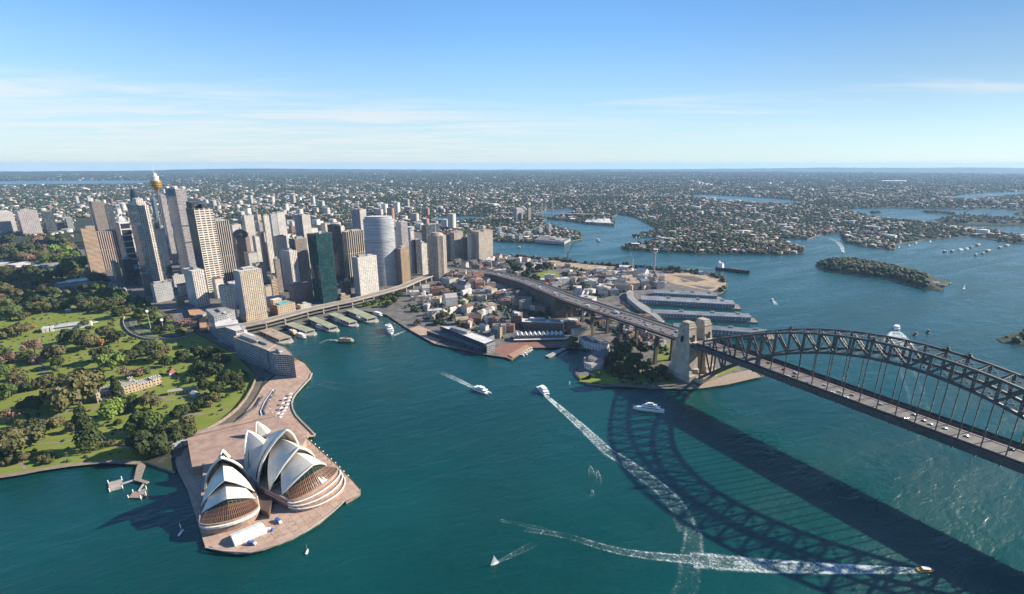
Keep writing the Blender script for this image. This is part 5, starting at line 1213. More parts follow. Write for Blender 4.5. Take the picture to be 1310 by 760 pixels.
# ------------------------------------------------------------------ control tower, cranes
def control():
    x, y, h = foot(838.6, 319.5, 347); t = thing('control_tower', 'mushroom headed harbour control tower on a slim concrete column', 'control tower', (x, y, LZ))
    mb = MB(); mb.cyl(0, 0, 0, h-12, 3.0, 2.8, 14); mb.build('column', CONC, t); mb = MB(); mb.lathe(0, 0, [(2.8, h-12.5), (6.5, h-9), (6.5, h-2), (7.6, h-1.5), (7.6, h-0.5), (0.1, h)], 16); mb.build('cabin', ROOFS['white'], t)
    mb = MB(); mb.cyl(0, 0, h-7, h-3.5, 6.6, 6.6, 16); mb.build('cabin_windows', F['night_dot'], t)
control()
for lab, (u0, v0), (u1, v1) in (('dark luffing crane standing on the tan building ground by the water', (726, 335), (733.5, 319.5)), ('pale lattice crane left of the control tower', (809, 344), (804, 315))):
    x, y = at(u0, v0, LZ); t = thing('tower_crane', lab, 'crane', (x, y, LZ)); mb = MB(); mb.obox(0, 0, 1.3, 1.3, 0, 0, 30); mb.build('crane_mast', METAL if u1 > 800 else ROOFS['dark'], t)
    d = np.array([x-CX, y-CY]); d /= np.linalg.norm(d); r_ = (d[1], -d[0]); s = (u1-u0)/0.42
    zt_ = 62; mb = MB(); mb.beam((0, 0, 26), (r_[0]*s, r_[1]*s, zt_), 1.4, 1.4); mb.build('jib', METAL if u1 > 800 else ROOFS['dark'], t)
    mb = MB(); mb.obox(-r_[0]*4, -r_[1]*4, 2.5, 1.8, math.atan2(r_[1], r_[0]), 27, 30); mb.build('counterweight', CONC, t)
# ------------------------------------------------------------------ garden buildings
def castle():
    x, y = at(152, 505, LZ); t = thing('castle_like_house', 'turreted stone mansion with white crenellated roofs among the garden trees', 'mansion', (x, y, LZ), PHI)
    def bl(nm, cx, cy, hx, hy, h, fac='sandstone', cren=True):
        mb = MB(); mb.obox(cx, cy, hx, hy, 0, 0, h, 0, 1); b_ = mb.build(nm, [F[fac], ROOFS['grey']], t)
        if cren:
            mb = MB()
            for sx, sy, L_, ax in ((0, hy, hx, 0), (0, -hy, hx, 0), (hx, 0, hy, 1), (-hx, 0, hy, 1)):
                n = max(2, int(L_/1.4))
                for k in range(n+1):
                    o_ = -L_+2*L_*k/n; px_, py_ = (cx+o_, cy+sy) if ax == 0 else (cx+sx, cy+o_); mb.obox(px_, py_, 0.5, 0.5, 0, h-0.1, h+1.3)
            mb.build('battlement', ROOFS['white'], b_)
    bl('west_range', -6, -14, 11, 12, 11); bl('main_range', -4, 10, 10, 13, 12); bl('porch_tower', 3, 0, 4, 4, 19); bl('corner_turret', 8, -24, 2.4, 2.4, 15); bl('corner_turret', -12, 20, 2.6, 2.6, 16); bl('low_wing', -4, 32, 8, 10, 8.5); bl('end_wing', -2, 47, 6, 6, 10.5)
    bl('entrance_arcade', 9, -12, 3, 11, 5.5, 'sandstone', False)
    mb = MB(); mb.cyl(3, 0, 19, 30, 0.15, 0.1, 5); mb.build('flagpole', WHITE, t)
castle()
def roofed(name, label, cat, u, v, hx, hy, rot, h, fac, roof, rh=3.0, hipr=False, group=None, chim=0):
    x, y = at(u, v, LZ); t = thing(name, label, cat, (x, y, LZ), rot, group); BUILT.append((x, y, max(hx, hy)))
    mb = MB(); mb.box(-hx, hx, -hy, hy, 0, h); mb.build('walls', F[fac], t)
    mb = MB(); (mb.hip(0, 0, hx+.4, hy+.4, 0, h+.02, rh) if hipr else mb.gable(0, 0, hx, hy, 0, h+.02, rh, 0, 1, 0.4)); mb.build('roof', [ROOFS[roof], F[fac]], t)
    for k in range(chim):
        mb = MB(); mb.box(hx*(.5-k)-.6, hx*(.5-k)+.6, -.6, .6, h+rh*.4, h+rh+1.6); mb.build('chimney', F['brick_red'], t)
    return t
roofed('cottage', 'red roofed cottage between the mansion and the quay apartments', 'cottage', 220, 479, 6, 5, PHI, 5, 'cream_flat', 'red', 5, True, chim=1)
roofed('stable_range', 'low pale green roofed range right of the mansion', 'outbuilding', 234, 502, 17, 4.5, PHI+R(62), 5, 'sandstone', 'green', 2.5)
roofed('stable_range', 'short white ended range beside the mansion forecourt', 'outbuilding', 250, 507, 6, 4, PHI+R(10), 5, 'cream_flat', 'white', 2.5)
roofed('service_range', 'long grey roofed shed along the drive above the forecourt', 'shed', 250, 563, 25, 5.5, math.atan2(at(270, 553, 3)[1]-at(231, 566, 3)[1], at(270, 553, 3)[0]-at(231, 566, 3)[0]), 5.5, 'cream_flat', 'blue', 2.2)
def pavilion():
    A, B = Vector(at(56, 424, LZ)), Vector(at(118, 416, LZ)); d = (B-A).normalized(); c = (A+B)/2; an = math.atan2(d.y, d.x); L = (B-A).length/2
    t = thing('garden_pavilion', 'long white pavilion with blind walls and a pale glass roof in the gardens', 'pavilion', (c.x, c.y, LZ), an)
    mb = MB(); mb.box(-L*.55, L*.55, -9, 9, 0, 7); mb.build('hall', F['cream_flat'], t); mb = MB(); mb.hip(0, 0, L*.6, 11, 0, 7.02, 4); mb.build('roof', ROOFS['blue'], t)
    for k in (-.95, -.8, -.62, .55, .68, .82, .95):
        mb = MB(); mb.box(L*k-2.4, L*k+2.4, -11, 5, 0, 8.5); mb.build('white_fin_wall', ROOFS['white'], t)
    mb = MB(); mb.box(-L, -L*.56, 4, 11, 3.5, 4.4); mb.build('terrace_roof', ROOFS['white'], t); mb = MB(); mb.box(L*.56, L*1.25, 2, 9, 3.5, 4.4); mb.build('terrace_roof', ROOFS['white'], t)
pavilion()
block('hospital_range', 'long dark stone range with sunlit turrets at the town side of the gardens', 'public building', poly_at([(66, 367), (124, 359), (122, 353), (64, 360)], 15), 15, 'old_pale', 'slate', plant=4)
block('gallery_hall', 'low hall with long blue grey roofs left of the dark stone range', 'public building', poly_at([(42, 345), (88, 340), (84, 335), (40, 339)], 11), 11, 'sandstone', 'blue', plant=3)
block('gallery_hall', 'sandstone gallery with stepped white roof lights by the park', 'public building', poly_at([(12, 341), (40, 343), (40, 335), (14, 333)], 13), 13, 'sandstone', 'white', plant=4)
block('brick_building', 'red brick building at the left edge beside the sandstone gallery', 'public building', poly_at([(-14, 341), (9, 343), (9, 332), (-10, 330)], 16), 16, 'brick_red', 'tan', plant=2)
roofed('garden_lodge', 'small pinkish lodge on the lawn above the white pavilion', 'cottage', 88, 399, 6, 5, PHI, 5, 'rose', 'white', 3, True)
a = thing('memorial_arch', 'small white stone arch before the broad pinkish slab', 'arch', (*at(48, 310.5, LZ), LZ), R(25))
for y_ in (-6, 6): mb = MB(); mb.box(-3, 3, y_-3, y_+3, 0, 14); mb.build('pier', ROOFS['white'], a)
mb = MB(); mb.box(-3, 3, -9, 9, 14, 18); mb.gable(0, 0, 3, 9, 0, 18, 3); mb.build('arch_top', ROOFS['white'], a)
block('orange_roofed_quadrangle', 'l shaped building with orange tile roofs tucked behind the quay apartments', 'public building', poly_at([(240, 396), (252, 393), (263, 399), (266, 421), (256, 423), (254, 404), (243, 403)], 9), 9, 'brick_red', 'orange', plant=2)
roofed('observatory_house', 'red roofed pillared house on the hill beside the viaduct', 'public building', 696, 367, 11, 8, PHI+R(30), 9, 'cream_flat', 'red', 4, True, chim=2)
roofed('long_shed', 'long shed with a pale green white roof beside the viaduct', 'shed', 630, 366, 24, 7, PHI+R(155), 6, 'brick_dark', 'white', 3)
roofed('long_shed', 'long shed with a dark blue roof next to the pale roofed shed', 'shed', 641, 361, 26, 6, PHI+R(155), 6, 'brick_dark', 'slate', 3)
# ------------------------------------------------------------------ jetties of the cove and the wharf side
def flat(par, name, pts, z0, z1, m_, loc=(0, 0)):
    mb = MB(); P = [(x-loc[0], y-loc[1]) for x, y in poly_at(pts, z1)]; mb.prism(P, z0, z1, 0, 0); return mb.build(name, m_, par)
DECKM = mat('jetty_boards', (0.30, 0.25, 0.20), 0.9, 0.3, 0.3)
j = thing('jetty', 'bent wooden jetty reaching from the cove steps to two pontoons', 'jetty')
flat(j, 'walkway', [(177, 591), (182, 592), (186, 595), (180, 612.5), (191, 616), (187, 618.5), (171, 614), (174, 600)], 1.6, 2.5, DECKM)
flat(j, 'gangway', [(156, 618), (171, 613), (171.6, 614.4), (156.5, 619.6)], 1.5, 1.9, METAL); flat(j, 'gangway', [(183, 618), (185.5, 618), (178, 629), (176, 628)], 1.5, 1.9, METAL)
for lab, pts in (('pale square pontoon moored off the cove jetty', [(138.3, 617.5), (155.7, 612.6), (156.6, 623.4), (140, 628)]), ('tan slanting pontoon moored beside the opera house', [(164, 636.5), (170, 629.5), (187, 624.5), (186.5, 632), (180, 637)])):
    t = thing('pontoon', lab, 'pontoon'); flat(t, 'deck', pts, 0.1, 1.3, CONC if 'pale' in lab else DECKM)
    P = poly_at(pts, 1.3)
    for p in P: mb = MB(); mb.cyl(p[0], p[1], -2, 4.2, 0.45, None, 8); mb.build('pile', WHITE, t)
j = thing('jetty', 'straight pale jetty in the bay before the curved hotel', 'jetty'); flat(j, 'deck', [(697.5, 455), (703, 457), (724, 446.2), (720, 444.4)], 0.6, 2.4, CONC)
j = thing('boardwalk_ramp', 'sloping brown boardwalk with a low wall at the wharf corner', 'ramp'); flat(j, 'deck', [(650, 454), (655.5, 457), (679, 443.4), (674, 440.6)], 2.4, 4.0, mat('brown_boards', (0.40, 0.24, 0.16), 0.85, 0.2, 0.2)); flat(j, 'floating_walk', [(663, 453), (668, 455), (682, 447.5), (679, 445.8)], 0.1, 0.9, CONC)
# forecourt kit: marquee, parasols, service truck, kerb walls
mq = thing('marquee', 'long white marquee tent standing on the point before the eastern hall', 'tent')
P = [Vector(p) for p in poly_at([(294, 685), (333, 668.5), (342, 678.5), (300, 696.5)], 5)]
for k in range(4):
    a, b, c_, e = P[0].lerp(P[1], k/4), P[0].lerp(P[1], (k+.97)/4), P[3].lerp(P[2], (k+.97)/4), P[3].lerp(P[2], k/4); m1, m2 = (a+e)/2, (b+c_)/2
    mb = MB(); mb.poly([(*e, 6), (*c_, 6), (*m2, 8.4), (*m1, 8.4)]); mb.poly([(*b, 6), (*a, 6), (*m1, 8.4), (*m2, 8.4)]); mb.poly([(*a, 6), (*e, 6), (*m1, 8.4)]); mb.poly([(*c_, 6), (*b, 6), (*m2, 8.4)])
    for p, q in ((e, c_), (b, a), (a, e), (c_, b)): mb.wall(p, q, LZ, 5.98)
    mb.build('tent_bay', WHITE, mq)
def kit(name, lab, cat, u, v, hx, hy, h, m_, rot=0.0, group=None, cab=None):
    x, y = at(u, v, LZ+h/2); t = thing(name, lab, cat, (x, y, LZ+.1), rot, group); mb = MB(); mb.box(-hx, hx, -hy, hy, 0.5 if cab else 0, h); mb.build('body', m_, t)
    if cab: mb = MB(); mb.box(hx, hx+1.9, -hy*.95, hy*.95, .5, h*.75); mb.build('cab', cab, t)
    return t
BLUEP = mat('blue_paint', (0.05, 0.13, 0.42), 0.5, 0.1, 0.2)
kit('service_truck', 'small blue truck parked on the paving between the two halls', 'truck', 355.6, 665.5, 3, 1.3, 3, BLUEP, 0.4, cab=WHITE)
kit('service_truck', 'white truck beside the marquee tent', 'truck', 341.5, 678, 3, 1.3, 3, WHITE, 1.2, cab=BLUEP)
kit('service_truck', 'blue van in the fenced yard behind the marquee tent', 'truck', 321, 694.5, 2.8, 1.2, 2.6, BLUEP, 0.9, cab=WHITE)
rnd = random.Random(11)
for k, (u, v) in enumerate([(361, 532), (363.5, 528), (366, 524), (368, 519.5), (369.5, 515), (371, 511), (358.5, 536), (364, 512), (362, 518), (360, 524), (372, 506), (356, 531)]):
    x, y = at(u, v, LZ); t = thing('cafe_parasol', 'square white parasol in the cafe cluster by the sea wall', 'parasol', (x, y, LZ+.1), rnd.uniform(0, 1), 'white parasols on the lower promenade')
    mb = MB(); mb.cyl(0, 0, 0, 3, .1, None, 5); mb.build('pole', METAL, t); mb = MB(); mb.cyl(0, 0, 2.7, 3.7, 3.4, .1, 4); mb.build('canopy', WHITE, t)
def curb(lab, pts, w_, h, m_):
    t = thing('low_wall', lab, 'wall'); P = [Vector(at(u, v, LZ)) for u, v in pts]
    for a, b in zip(P, P[1:]):
        c = (a+b)/2; mb = MB(); mb.obox(c.x, c.y, (b-a).length/2, w_/2, math.atan2((b-a).y, (b-a).x), LZ, LZ+h); mb.build('wall_length', m_, t)
curb('pale curved sea wall edging the lower promenade', [(399, 478), (396.5, 484.6), (388, 493.8), (378.5, 504.6), (375, 510), (373.4, 516), (374.8, 524.4), (378.8, 532.2), (386, 540), (398.8, 552.6), (402, 556)], 1.6, 1.4, CONC)
curb('dark curved parapet wall down the middle of the forecourt', [(352, 500), (342, 515), (337, 526), (340, 536), (350, 545), (364, 553)], 1.8, 2.2, ROOFS['dark'])
curb('white curved bench wall beside the dark parapet', [(350, 499), (339, 515), (334, 527), (337, 537), (346, 545)], 2.2, 1.2, WHITE)
curb('long dark screen wall between the drive and the forecourt', [(336, 508), (328, 521), (318, 528), (306, 538), (296, 545), (285, 552)], 1.2, 2.6, ROOFS['dark'])
curb('pale seawall kerb round the northern edge of the point', [(263, 701), (287, 705.6), (320, 707.4), (357, 697), (392, 679.8), (425, 655.8), (440, 642.2)], 1.0, 0.9, CONC)
curb('tan cliff wall beside the harbour drive', [(234, 567), (268, 549.5), (288, 537.5), (304, 524.5), (315, 511), (323, 497), (327.5, 486)], 1.4, 4.0, mat('tan_cliff_stone', (0.30, 0.23, 0.16), 0.9, 0.4, 0.2))
# ------------------------------------------------------------------ trees
RS = np.random.RandomState(5)
def leaf_mat(name, c1, c2, c3):
    m, nt, b = new_mat(name); g = NT(nt); p = g.pos(); oi = g.n('ShaderNodeObjectInfo')
    c = g.mix(g.ramp(g.noise(0.45, 4, 0.7, p), 0.3, 0.7), c1, c2)
    c = g.mix(g.ramp(oi.outputs['Random'], 0.2, 1.0, 0, 0.55), c, c3)
    g.l(c, b.inputs['Base Color']); b.inputs['Roughness'].default_value = 0.75; b.inputs['Specular IOR Level'].default_value = 0.2
    return m
LEAF = {'d': leaf_mat('dark_fig_leaves', (0.026, 0.042, 0.013), (0.058, 0.075, 0.024), (0.06, 0.066, 0.022)), 'g': leaf_mat('green_leaves', (0.055, 0.09, 0.02), (0.105, 0.14, 0.035), (0.075, 0.105, 0.03)),
        'o': leaf_mat('olive_leaves', (0.075, 0.076, 0.028), (0.14, 0.125, 0.05), (0.10, 0.10, 0.04)), 'b': leaf_mat('bright_leaves', (0.10, 0.16, 0.024), (0.17, 0.23, 0.05), (0.10, 0.14, 0.03)),
        'p': leaf_mat('pinkish_bare_twigs', (0.19, 0.115, 0.085), (0.26, 0.17, 0.125), (0.20, 0.15, 0.10)), 'y': leaf_mat('yellow_autumn_leaves', (0.34, 0.19, 0.035), (0.28, 0.13, 0.05), (0.26, 0.20, 0.06))}
BARK = mat('grey_bark', (0.12, 0.095, 0.07), 0.9, 0.3, 0.5)
def crown_mesh(name, seed, lobes, n, size, conifer=False, m_=None):
    """many leaf clumps on an uneven bunch of lobes; unit radius, sits at z 0..~1.3"""
    rs = np.random.RandomState(seed); V, Fc = [], []
    cs = []
    for k in range(lobes):
        if conifer:
            z = 0.15+1.9*k/lobes; r = 0.62*(1-0.8*k/lobes); a = rs.uniform(0, 6.28); cs.append((0.12*math.cos(a), 0.12*math.sin(a), z, r+0.08))
        else:
            a = rs.uniform(0, 6.28); d = math.sqrt(rs.uniform(0, 1))*0.68; cs.append((d*math.cos(a), d*math.sin(a), rs.uniform(0.40, 0.78)*(1.15-d*0.55), rs.uniform(0.26, 0.44)))
    for i in range(n):
        cx, cy, cz, r = cs[rs.randint(len(cs))]
        nrm = rs.normal(size=3); nrm[2] = nrm[2]*0.8+0.35; nrm /= np.linalg.norm(nrm)
        p = np.array([cx, cy, cz])+nrm*r*rs.uniform(0.78, 1.08)*np.array([1, 1, 0.82])
        nn = nrm+rs.normal(size=3)*0.35; nn /= np.linalg.norm(nn)
        t = np.cross(nn, rs.normal(size=3)); t /= np.linalg.norm(t)+1e-9; b = np.cross(nn, t); s = size*rs.uniform(0.6, 1.35)
        j = len(V); V += [p+t*s*0.6+b*s*.2, p+b*s*0.75-t*s*.1+nn*s*.12, p-t*s*0.7+b*s*.1, p-b*s*0.6]; Fc.append((j, j+1, j+2, j+3))
    me = bpy.data.meshes.new(name); me.from_pydata([tuple(v) for v in V], [], Fc); me.update()
    if m_: me.materials.append(m_)
    return me
def trunk_mesh(name, seed, conifer=False):
    rs = random.Random(seed); mb = MB(); top = 1.6 if conifer else 0.62
    mb.tube([(0, 0, -0.25), (0.01, 0.02, 0.1), (0.02, 0, top*0.6), (0, 0.02, top)], [0.075, 0.055, 0.042, 0.015], 6)
    for k in range(5):
        a = rs.uniform(0, 6.28); z = top*rs.uniform(0.35, 0.75); q = rs.uniform(0.3, 0.55)*(0.6 if conifer else 1)
        mb.tube([(0, 0, z), (math.cos(a)*q*.5, math.sin(a)*q*.5, z+.14), (math.cos(a)*q, math.sin(a)*q, z+.25)], [0.032, 0.024, 0.008], 5)
    o = mb.build(name, BARK); me = o.data; bpy.data.objects.remove(o); return me
CROWN = {}
for k in 'dgobpy':
    CROWN[k] = [crown_mesh('crown', 100+ord(k)+i, (9, 12, 7)[i], (1500, 1900, 1200)[i] if k != 'p' else 700, 0.125 if k != 'p' else 0.085, False, LEAF[k]) for i in range(3)]
CROWN['c'] = [crown_mesh('crown', 77, 9, 1400, 0.12, True, LEAF['d'])]
TRUNK = [trunk_mesh('trunk', i) for i in range(3)]; TRUNKC = trunk_mesh('trunk', 9, True)
MARKS = [('the castle-like mansion', *at(152, 505)), ('the red roofed cottage', *at(220, 479)), ('the long white garden pavilion', *at(86, 420)), ('the sunken motorway ramps', *at(190, 420)), ('the cove jetty', *at(178, 598)), ('the grey roofed drive shed', *at(250, 563)),
         ('the quay apartments', *at(330, 470)), ('the dark stone range', *at(95, 365)), ('the gallery hall', *at(62, 342)), ('the white stone arch', *at(48, 310)), ('the mansion forecourt range', *at(245, 505)), ('the pinkish lodge', *at(88, 399)), ('the finned tower', *at(135, 348)), ('the orange roofed quadrangle', *at(253, 408)),
         ('the church spire', *at(641, 430)), ('the brick chimney', *at(731, 414)), ('the stone pylons', *at(870, 485)), ('the hotel head', *at(762, 470)), ('the red roofed hill house', *at(696, 367)), ('the fluted tower', *at(557, 356)), ('the control tower', *at(839, 346)), ('the cruise terminal', *at(590, 440)), ('the pale roofed long shed', *at(630, 366)),
         ('the curved shore shed', *at(815, 390)), ('the striped tan tower', *at(515, 364)), ('the quay station', *at(408, 405)), ('the green glass tower', *at(410, 388)), ('the needle tower', -1634, -751), ('the domed tower', *at(310, 352)), ('the customs building', *at(360, 404)), ('the curved white tower', *at(484, 366)), ('the harbour edge apartments', *at(610, 333)), ('the brown tower', *at(125, 315)),
         ('the gabled storehouses', *at(690, 435)), ('the sandy headland', *at(900, 358)), ('the dark blue shed', *at(641, 361)), ('the beige tower', *at(512, 345))]
ONES = ['', 'first', 'second', 'third', 'fourth', 'fifth', 'sixth', 'seventh', 'eighth', 'ninth', 'tenth', 'eleventh', 'twelfth', 'thirteenth', 'fourteenth', 'fifteenth', 'sixteenth', 'seventeenth', 'eighteenth', 'nineteenth']
TENS = ['', '', 'twenty', 'thirty', 'forty', 'fifty', 'sixty', 'seventy', 'eighty', 'ninety']
def ordw(n):
    if n < 20: return ONES[n]
    if n >= 100: return 'hundred and '+ordw(n-100) if n > 100 else 'hundredth'
    return TENS[n//10]+' '+ONES[n % 10] if n % 10 else TENS[n//10][:-1]+'ieth'
PEND = []                                         # things whose labels are worked out at the end: (object, description, x, y)
def settle_labels():
    by = {}
    for o, d, x, y in PEND:
        m_ = min(MARKS, key=lambda q: math.hypot(q[1]-x, q[2]-y)); by.setdefault((d, m_[0]), []).append((math.hypot(m_[1]-x, m_[2]-y), o, (x, y)))
    for (d, m_), L in by.items():
        L.sort(key=lambda q: q[0])
        for i, (_, o, _p) in enumerate(L):
            o['label'] = d+' '+('nearest to' if i == 0 else ordw(i+1)+' nearest to')+' '+m_
TREES = [(10, 398, 12, 'g'), (35, 395, 10, 'd'), (52, 394, 9, 'o'), (47, 391, 6, 'y'), (75, 388, 9, 'd'), (98, 387, 10, 'd'), (115, 388, 9, 'd'), (140, 392, 9, 'd'), (152, 400, 8, 'd'), (8, 425, 10, 'o'), (25, 421, 9, 'o'), (38, 418, 5, 'y'), (92, 429, 12, 'd'), (108, 437, 13, 'o'), (122, 436, 8, 'y'), (136, 425, 10, 'o'), (150, 431, 10, 'd'), (42, 441, 11, 'p'), (34, 455, 8, 'd'), (46, 459, 8, 'p'),
         (68, 452, 12, 'o'), (76, 463, 9, 'd'), (9, 456, 9, 'p'), (24, 455, 4, 'p'), (20, 474, 5, 'o'), (100, 474, 6, 'p'), (128, 454, 13, 'd'), (141, 461, 14, 'b'), (164, 455, 10, 'd'), (185, 445, 12, 'd'), (205, 451, 12, 'o'), (160, 476, 9, 'p'), (178, 475, 9, 'p'), (191, 472, 8, 'g'), (210, 463, 9, 'g'), (235, 455, 10, 'd'), (250, 450, 11, 'd'), (270, 452, 11, 'd'), (284, 459, 10, 'o'), (255, 470, 11, 'd'), (275, 474, 13, 'd'), (294, 482, 13, 'd'), (305, 492, 8, 'd'),
         (241, 486, 6, 'g'), (262, 491, 11, 'd'), (280, 498, 11, 'd'), (24, 488, 10, 'o'), (5, 501, 12, 'g'), (31, 496, 7, 'd'), (46, 514, 12, 'g'), (57, 488, 10, 'o'), (73, 483, 7, 'd'), (98, 500, 25, 'o'), (70, 519, 4, 'b'), (12, 531, 9, 'p'), (25, 541, 5, 'o'), (40, 551, 13, 'd'), (62, 541, 12, 'o'), (14, 566, 22, 'o'), (92, 546, 7, 'o'), (112, 560, 16, 'c'), (139, 524, 18, 'b'), (150, 502, 9, 'c'), (166, 513, 11, 'g'), (191, 513, 12, 'o'), (185, 538, 18, 'g'), (195, 560, 20, 'd'),
         (222, 552, 18, 'd'), (240, 541, 12, 'o'), (229, 526, 11, 'd'), (250, 519, 10, 'd'), (268, 512, 13, 'o'), (170, 568, 13, 'd'), (207, 574, 11, 'd'), (50, 586, 6, 'o'), (60, 583, 5, 'd'), (8, 590, 6, 'o'), (28, 585, 7, 'o'), (75, 320, 10, 'b'), (90, 327, 10, 'b'), (101, 335, 10, 'b'), (62, 331, 9, 'g'), (86, 341, 9, 'g'), (50, 326, 9, 'o'), (90, 315, 7, 'p'), (58, 318, 7, 'p'), (25, 330, 9, 'o'), (10, 322, 9, 'd'), (32, 318, 9, 'd'), (205, 412, 7, 'o'), (215, 405, 6, 'p'), (228, 414, 8, 'p'), (241, 412, 8, 'p'),
         (249, 420, 7, 'p'), (197, 405, 6, 'g'), (218, 420, 7, 'g'), (200, 421, 6, 'd'), (230, 424, 6, 'g'), (310, 478, 7, 'g'), (112, 380, 7, 'b'), (125, 385, 7, 'b'), (5, 370, 9, 'o'), (20, 372, 6, 'o'), (38, 370, 6, 'g'), (0, 384, 8, 'd'), (25, 383, 8, 'd'), (55, 377, 7, 'd'), (175, 405, 6, 'd'), (165, 395, 7, 'd'), (180, 398, 6, 'g'),
         # the wooded slope at the bridge foot and the quay park
         (800, 447, 13, 'd'), (788, 456, 11, 'd'), (812, 460, 14, 'd'), (798, 470, 13, 'd'), (822, 470, 11, 'd'), (835, 463, 8, 'g'), (806, 440, 11, 'd'), (820, 447, 9, 'd'), (783, 472, 9, 'd'), (846, 472, 9, 'd'), (790, 438, 8, 'd'), (768, 478, 6, 'g'), (757, 480, 5, 'g'), (778, 462, 8, 'd'), (832, 478, 9, 'd'), (812, 480, 9, 'd'), (855, 482, 7, 'd'), (727, 438, 9, 'g'), (733, 434, 7, 'g'), (735, 441, 6, 'd'),
         (480, 386, 6, 'g'), (490, 381, 6, 'd'), (500, 378, 7, 'g'), (468, 389, 5, 'g'), (488, 389, 5, 'b'), (505, 384, 6, 'd'), (475, 382, 5, 'd'), (497, 388, 6, 'g'), (510, 378, 6, 'd'), (535, 412, 6, 'o'), (566, 404, 8, 'o'), (560, 411, 7, 'd'), (572, 398, 6, 'o'), (588, 414, 7, 'o'), (592, 388, 6, 'b'), (600, 383, 5, 'b'), (578, 405, 6, 'd'), (680, 404, 8, 'd'), (690, 402, 6, 'd'),
         (660, 345, 9, 'd'), (672, 353, 10, 'd'), (684, 357, 8, 'd'), (700, 341, 8, 'd'), (690, 343, 7, 'd'), (655, 360, 7, 'g'), (668, 362, 7, 'd'), (662, 372, 7, 'd'), (672, 376, 6, 'g'), (650, 372, 5, 'd'), (655, 336, 8, 'd'), (676, 340, 7, 'd'), (725, 352, 5, 'd'), (740, 352, 5, 'd'), (750, 366, 6, 'g'), (732, 368, 6, 'o'), (722, 375, 6, 'o'), (800, 338, 5, 'd'), (858, 344, 6, 'd'), (866, 345, 5, 'd'), (790, 340, 4, 'd'), (640, 350, 5, 'd'), (612, 334, 4, 'd'), (590, 333, 4, 'd'), (600, 336, 4, 'd'), (620, 340, 4, 'd'), (575, 333, 4, 'd'), (585, 337, 4, 'd'), (630, 336, 4, 'd'),
         (835, 405, 4, 'o'), (825, 400, 4, 'o'), (815, 398, 4, 'o'), (803, 392, 4, 'p'), (796, 388, 4, 'p'), (608, 396, 4, 'd'), (530, 395, 5, 'd'), (545, 386, 4, 'd')]
def rand_trees(poly, n, r0, r1, kinds, gap, seed):
    rs = random.Random(seed); out = []; tries = 0
    us = [p[0] for p in poly]; vs = [p[1] for p in poly]
    while len(out) < n and tries < n*60:
        tries += 1; u, v = rs.uniform(min(us), max(us)), rs.uniform(min(vs), max(vs))
        if not inside(poly, [(u, v)])[0]: continue
        r = rs.uniform(r0, r1)
        if any(math.hypot(u-a, (v-b)*1.5) < gap*(r+c)/2 for a, b, c, _ in out+TREES): continue
        x, y = at(u, v, 6)
        if any(math.hypot(x-a, y-b) < c*0.8 for a, b, c in BUILT): continue
        out.append((u, v, r, rs.choice(kinds)))
    return out
TREES += rand_trees([(-30, 308), (88, 305), (98, 338), (118, 352), (160, 376), (200, 398), (228, 415), (180, 404), (130, 396), (60, 385), (0, 392), (-30, 392)], 85, 5, 9, 'ddddggop', 0.85, 3)
TREES += rand_trees([(-40, 395), (0, 395), (-5, 600), (-60, 620)], 8, 8, 14, 'ddgo', 0.8, 4)
TREES += rand_trees([(0, 395), (240, 425), (320, 470), (300, 520), (180, 580), (0, 600)], 34, 3, 6, 'dgoo', 1.3, 6)
NAMES = {'d': ('dark_tree', 'dark dense %s tree'), 'g': ('green_tree', 'mid green %s tree'), 'o': ('olive_tree', 'olive brown %s tree'), 'b': ('bright_tree', 'bright green %s tree'), 'p': ('bare_tree', 'pinkish bare %s tree'), 'y': ('autumn_tree', 'yellow autumn %s tree'), 'c': ('conifer', 'tall dark %s conifer')}
def grow(n_max):
    rs = random.Random(8)
    for i, (u, v, r, k) in enumerate(TREES[:n_max]):
        x, y = at(u, v, LZ+6); dist = math.sqrt((x-CX)**2+(y-CY)**2+CZ*CZ); R_ = max(2.2, r*dist/FOC); H = R_*rs.uniform(0.95, 1.2) if k != 'c' else R_*1.25
        x, y = at(u, v, LZ+H*0.62)
        nm, d = NAMES[k]; size = 'small' if R_ < 5.5 else ('broad' if R_ > 11.5 else 'rounded')
        t = thing(nm, '', 'tree', (x, y, LZ), rs.uniform(0, 6.28), 'trees of the gardens and the shore'); PEND.append((t, d % size, x, y))
        c = bpy.data.objects.new('crown', rs.choice(CROWN[k])); COL.objects.link(c); c.parent = t; c.scale = (R_, R_*rs.uniform(0.85, 1.1), H*1.02); c.location = (0, 0, H*0.12)
        c2 = bpy.data.objects.new('trunk', TRUNKC if k == 'c' else rs.choice(TRUNK)); COL.objects.link(c2); c2.parent = t; c2.scale = (R_, R_, H); c2.location = (0, 0, 0.25*H-0.3)
grow(300)

# ------------------------------------------------------------------ houses, offices, the far suburbs
HCOL = [((0.60, 0.56, 0.50), (0.25, 0.125, 0.09)), ((0.66, 0.63, 0.58), (0.46, 0.44, 0.42)), ((0.52, 0.42, 0.33), (0.26, 0.23, 0.21)), ((0.26, 0.155, 0.12), (0.22, 0.13, 0.10)), ((0.68, 0.66, 0.62), (0.62, 0.60, 0.57)), ((0.45, 0.43, 0.40), (0.20, 0.20, 0.21)), ((0.58, 0.50, 0.38), (0.42, 0.32, 0.24))]
HMAT = [(facade('house_wall_%d' % i, w, (0.05, 0.05, 0.055), 3.2, 3.1, 0.36, 0.42), mat('house_roof_%d' % i, r, 0.85, 0.3, 0.1)) for i, (w, r) in enumerate(HCOL)]
HDES = ['cream house with a red roof', 'white house with a grey roof', 'tan house with a dark roof', 'brick house with a rust roof', 'white house with a pale roof', 'grey house with a slate roof', 'straw coloured house with a tan roof']
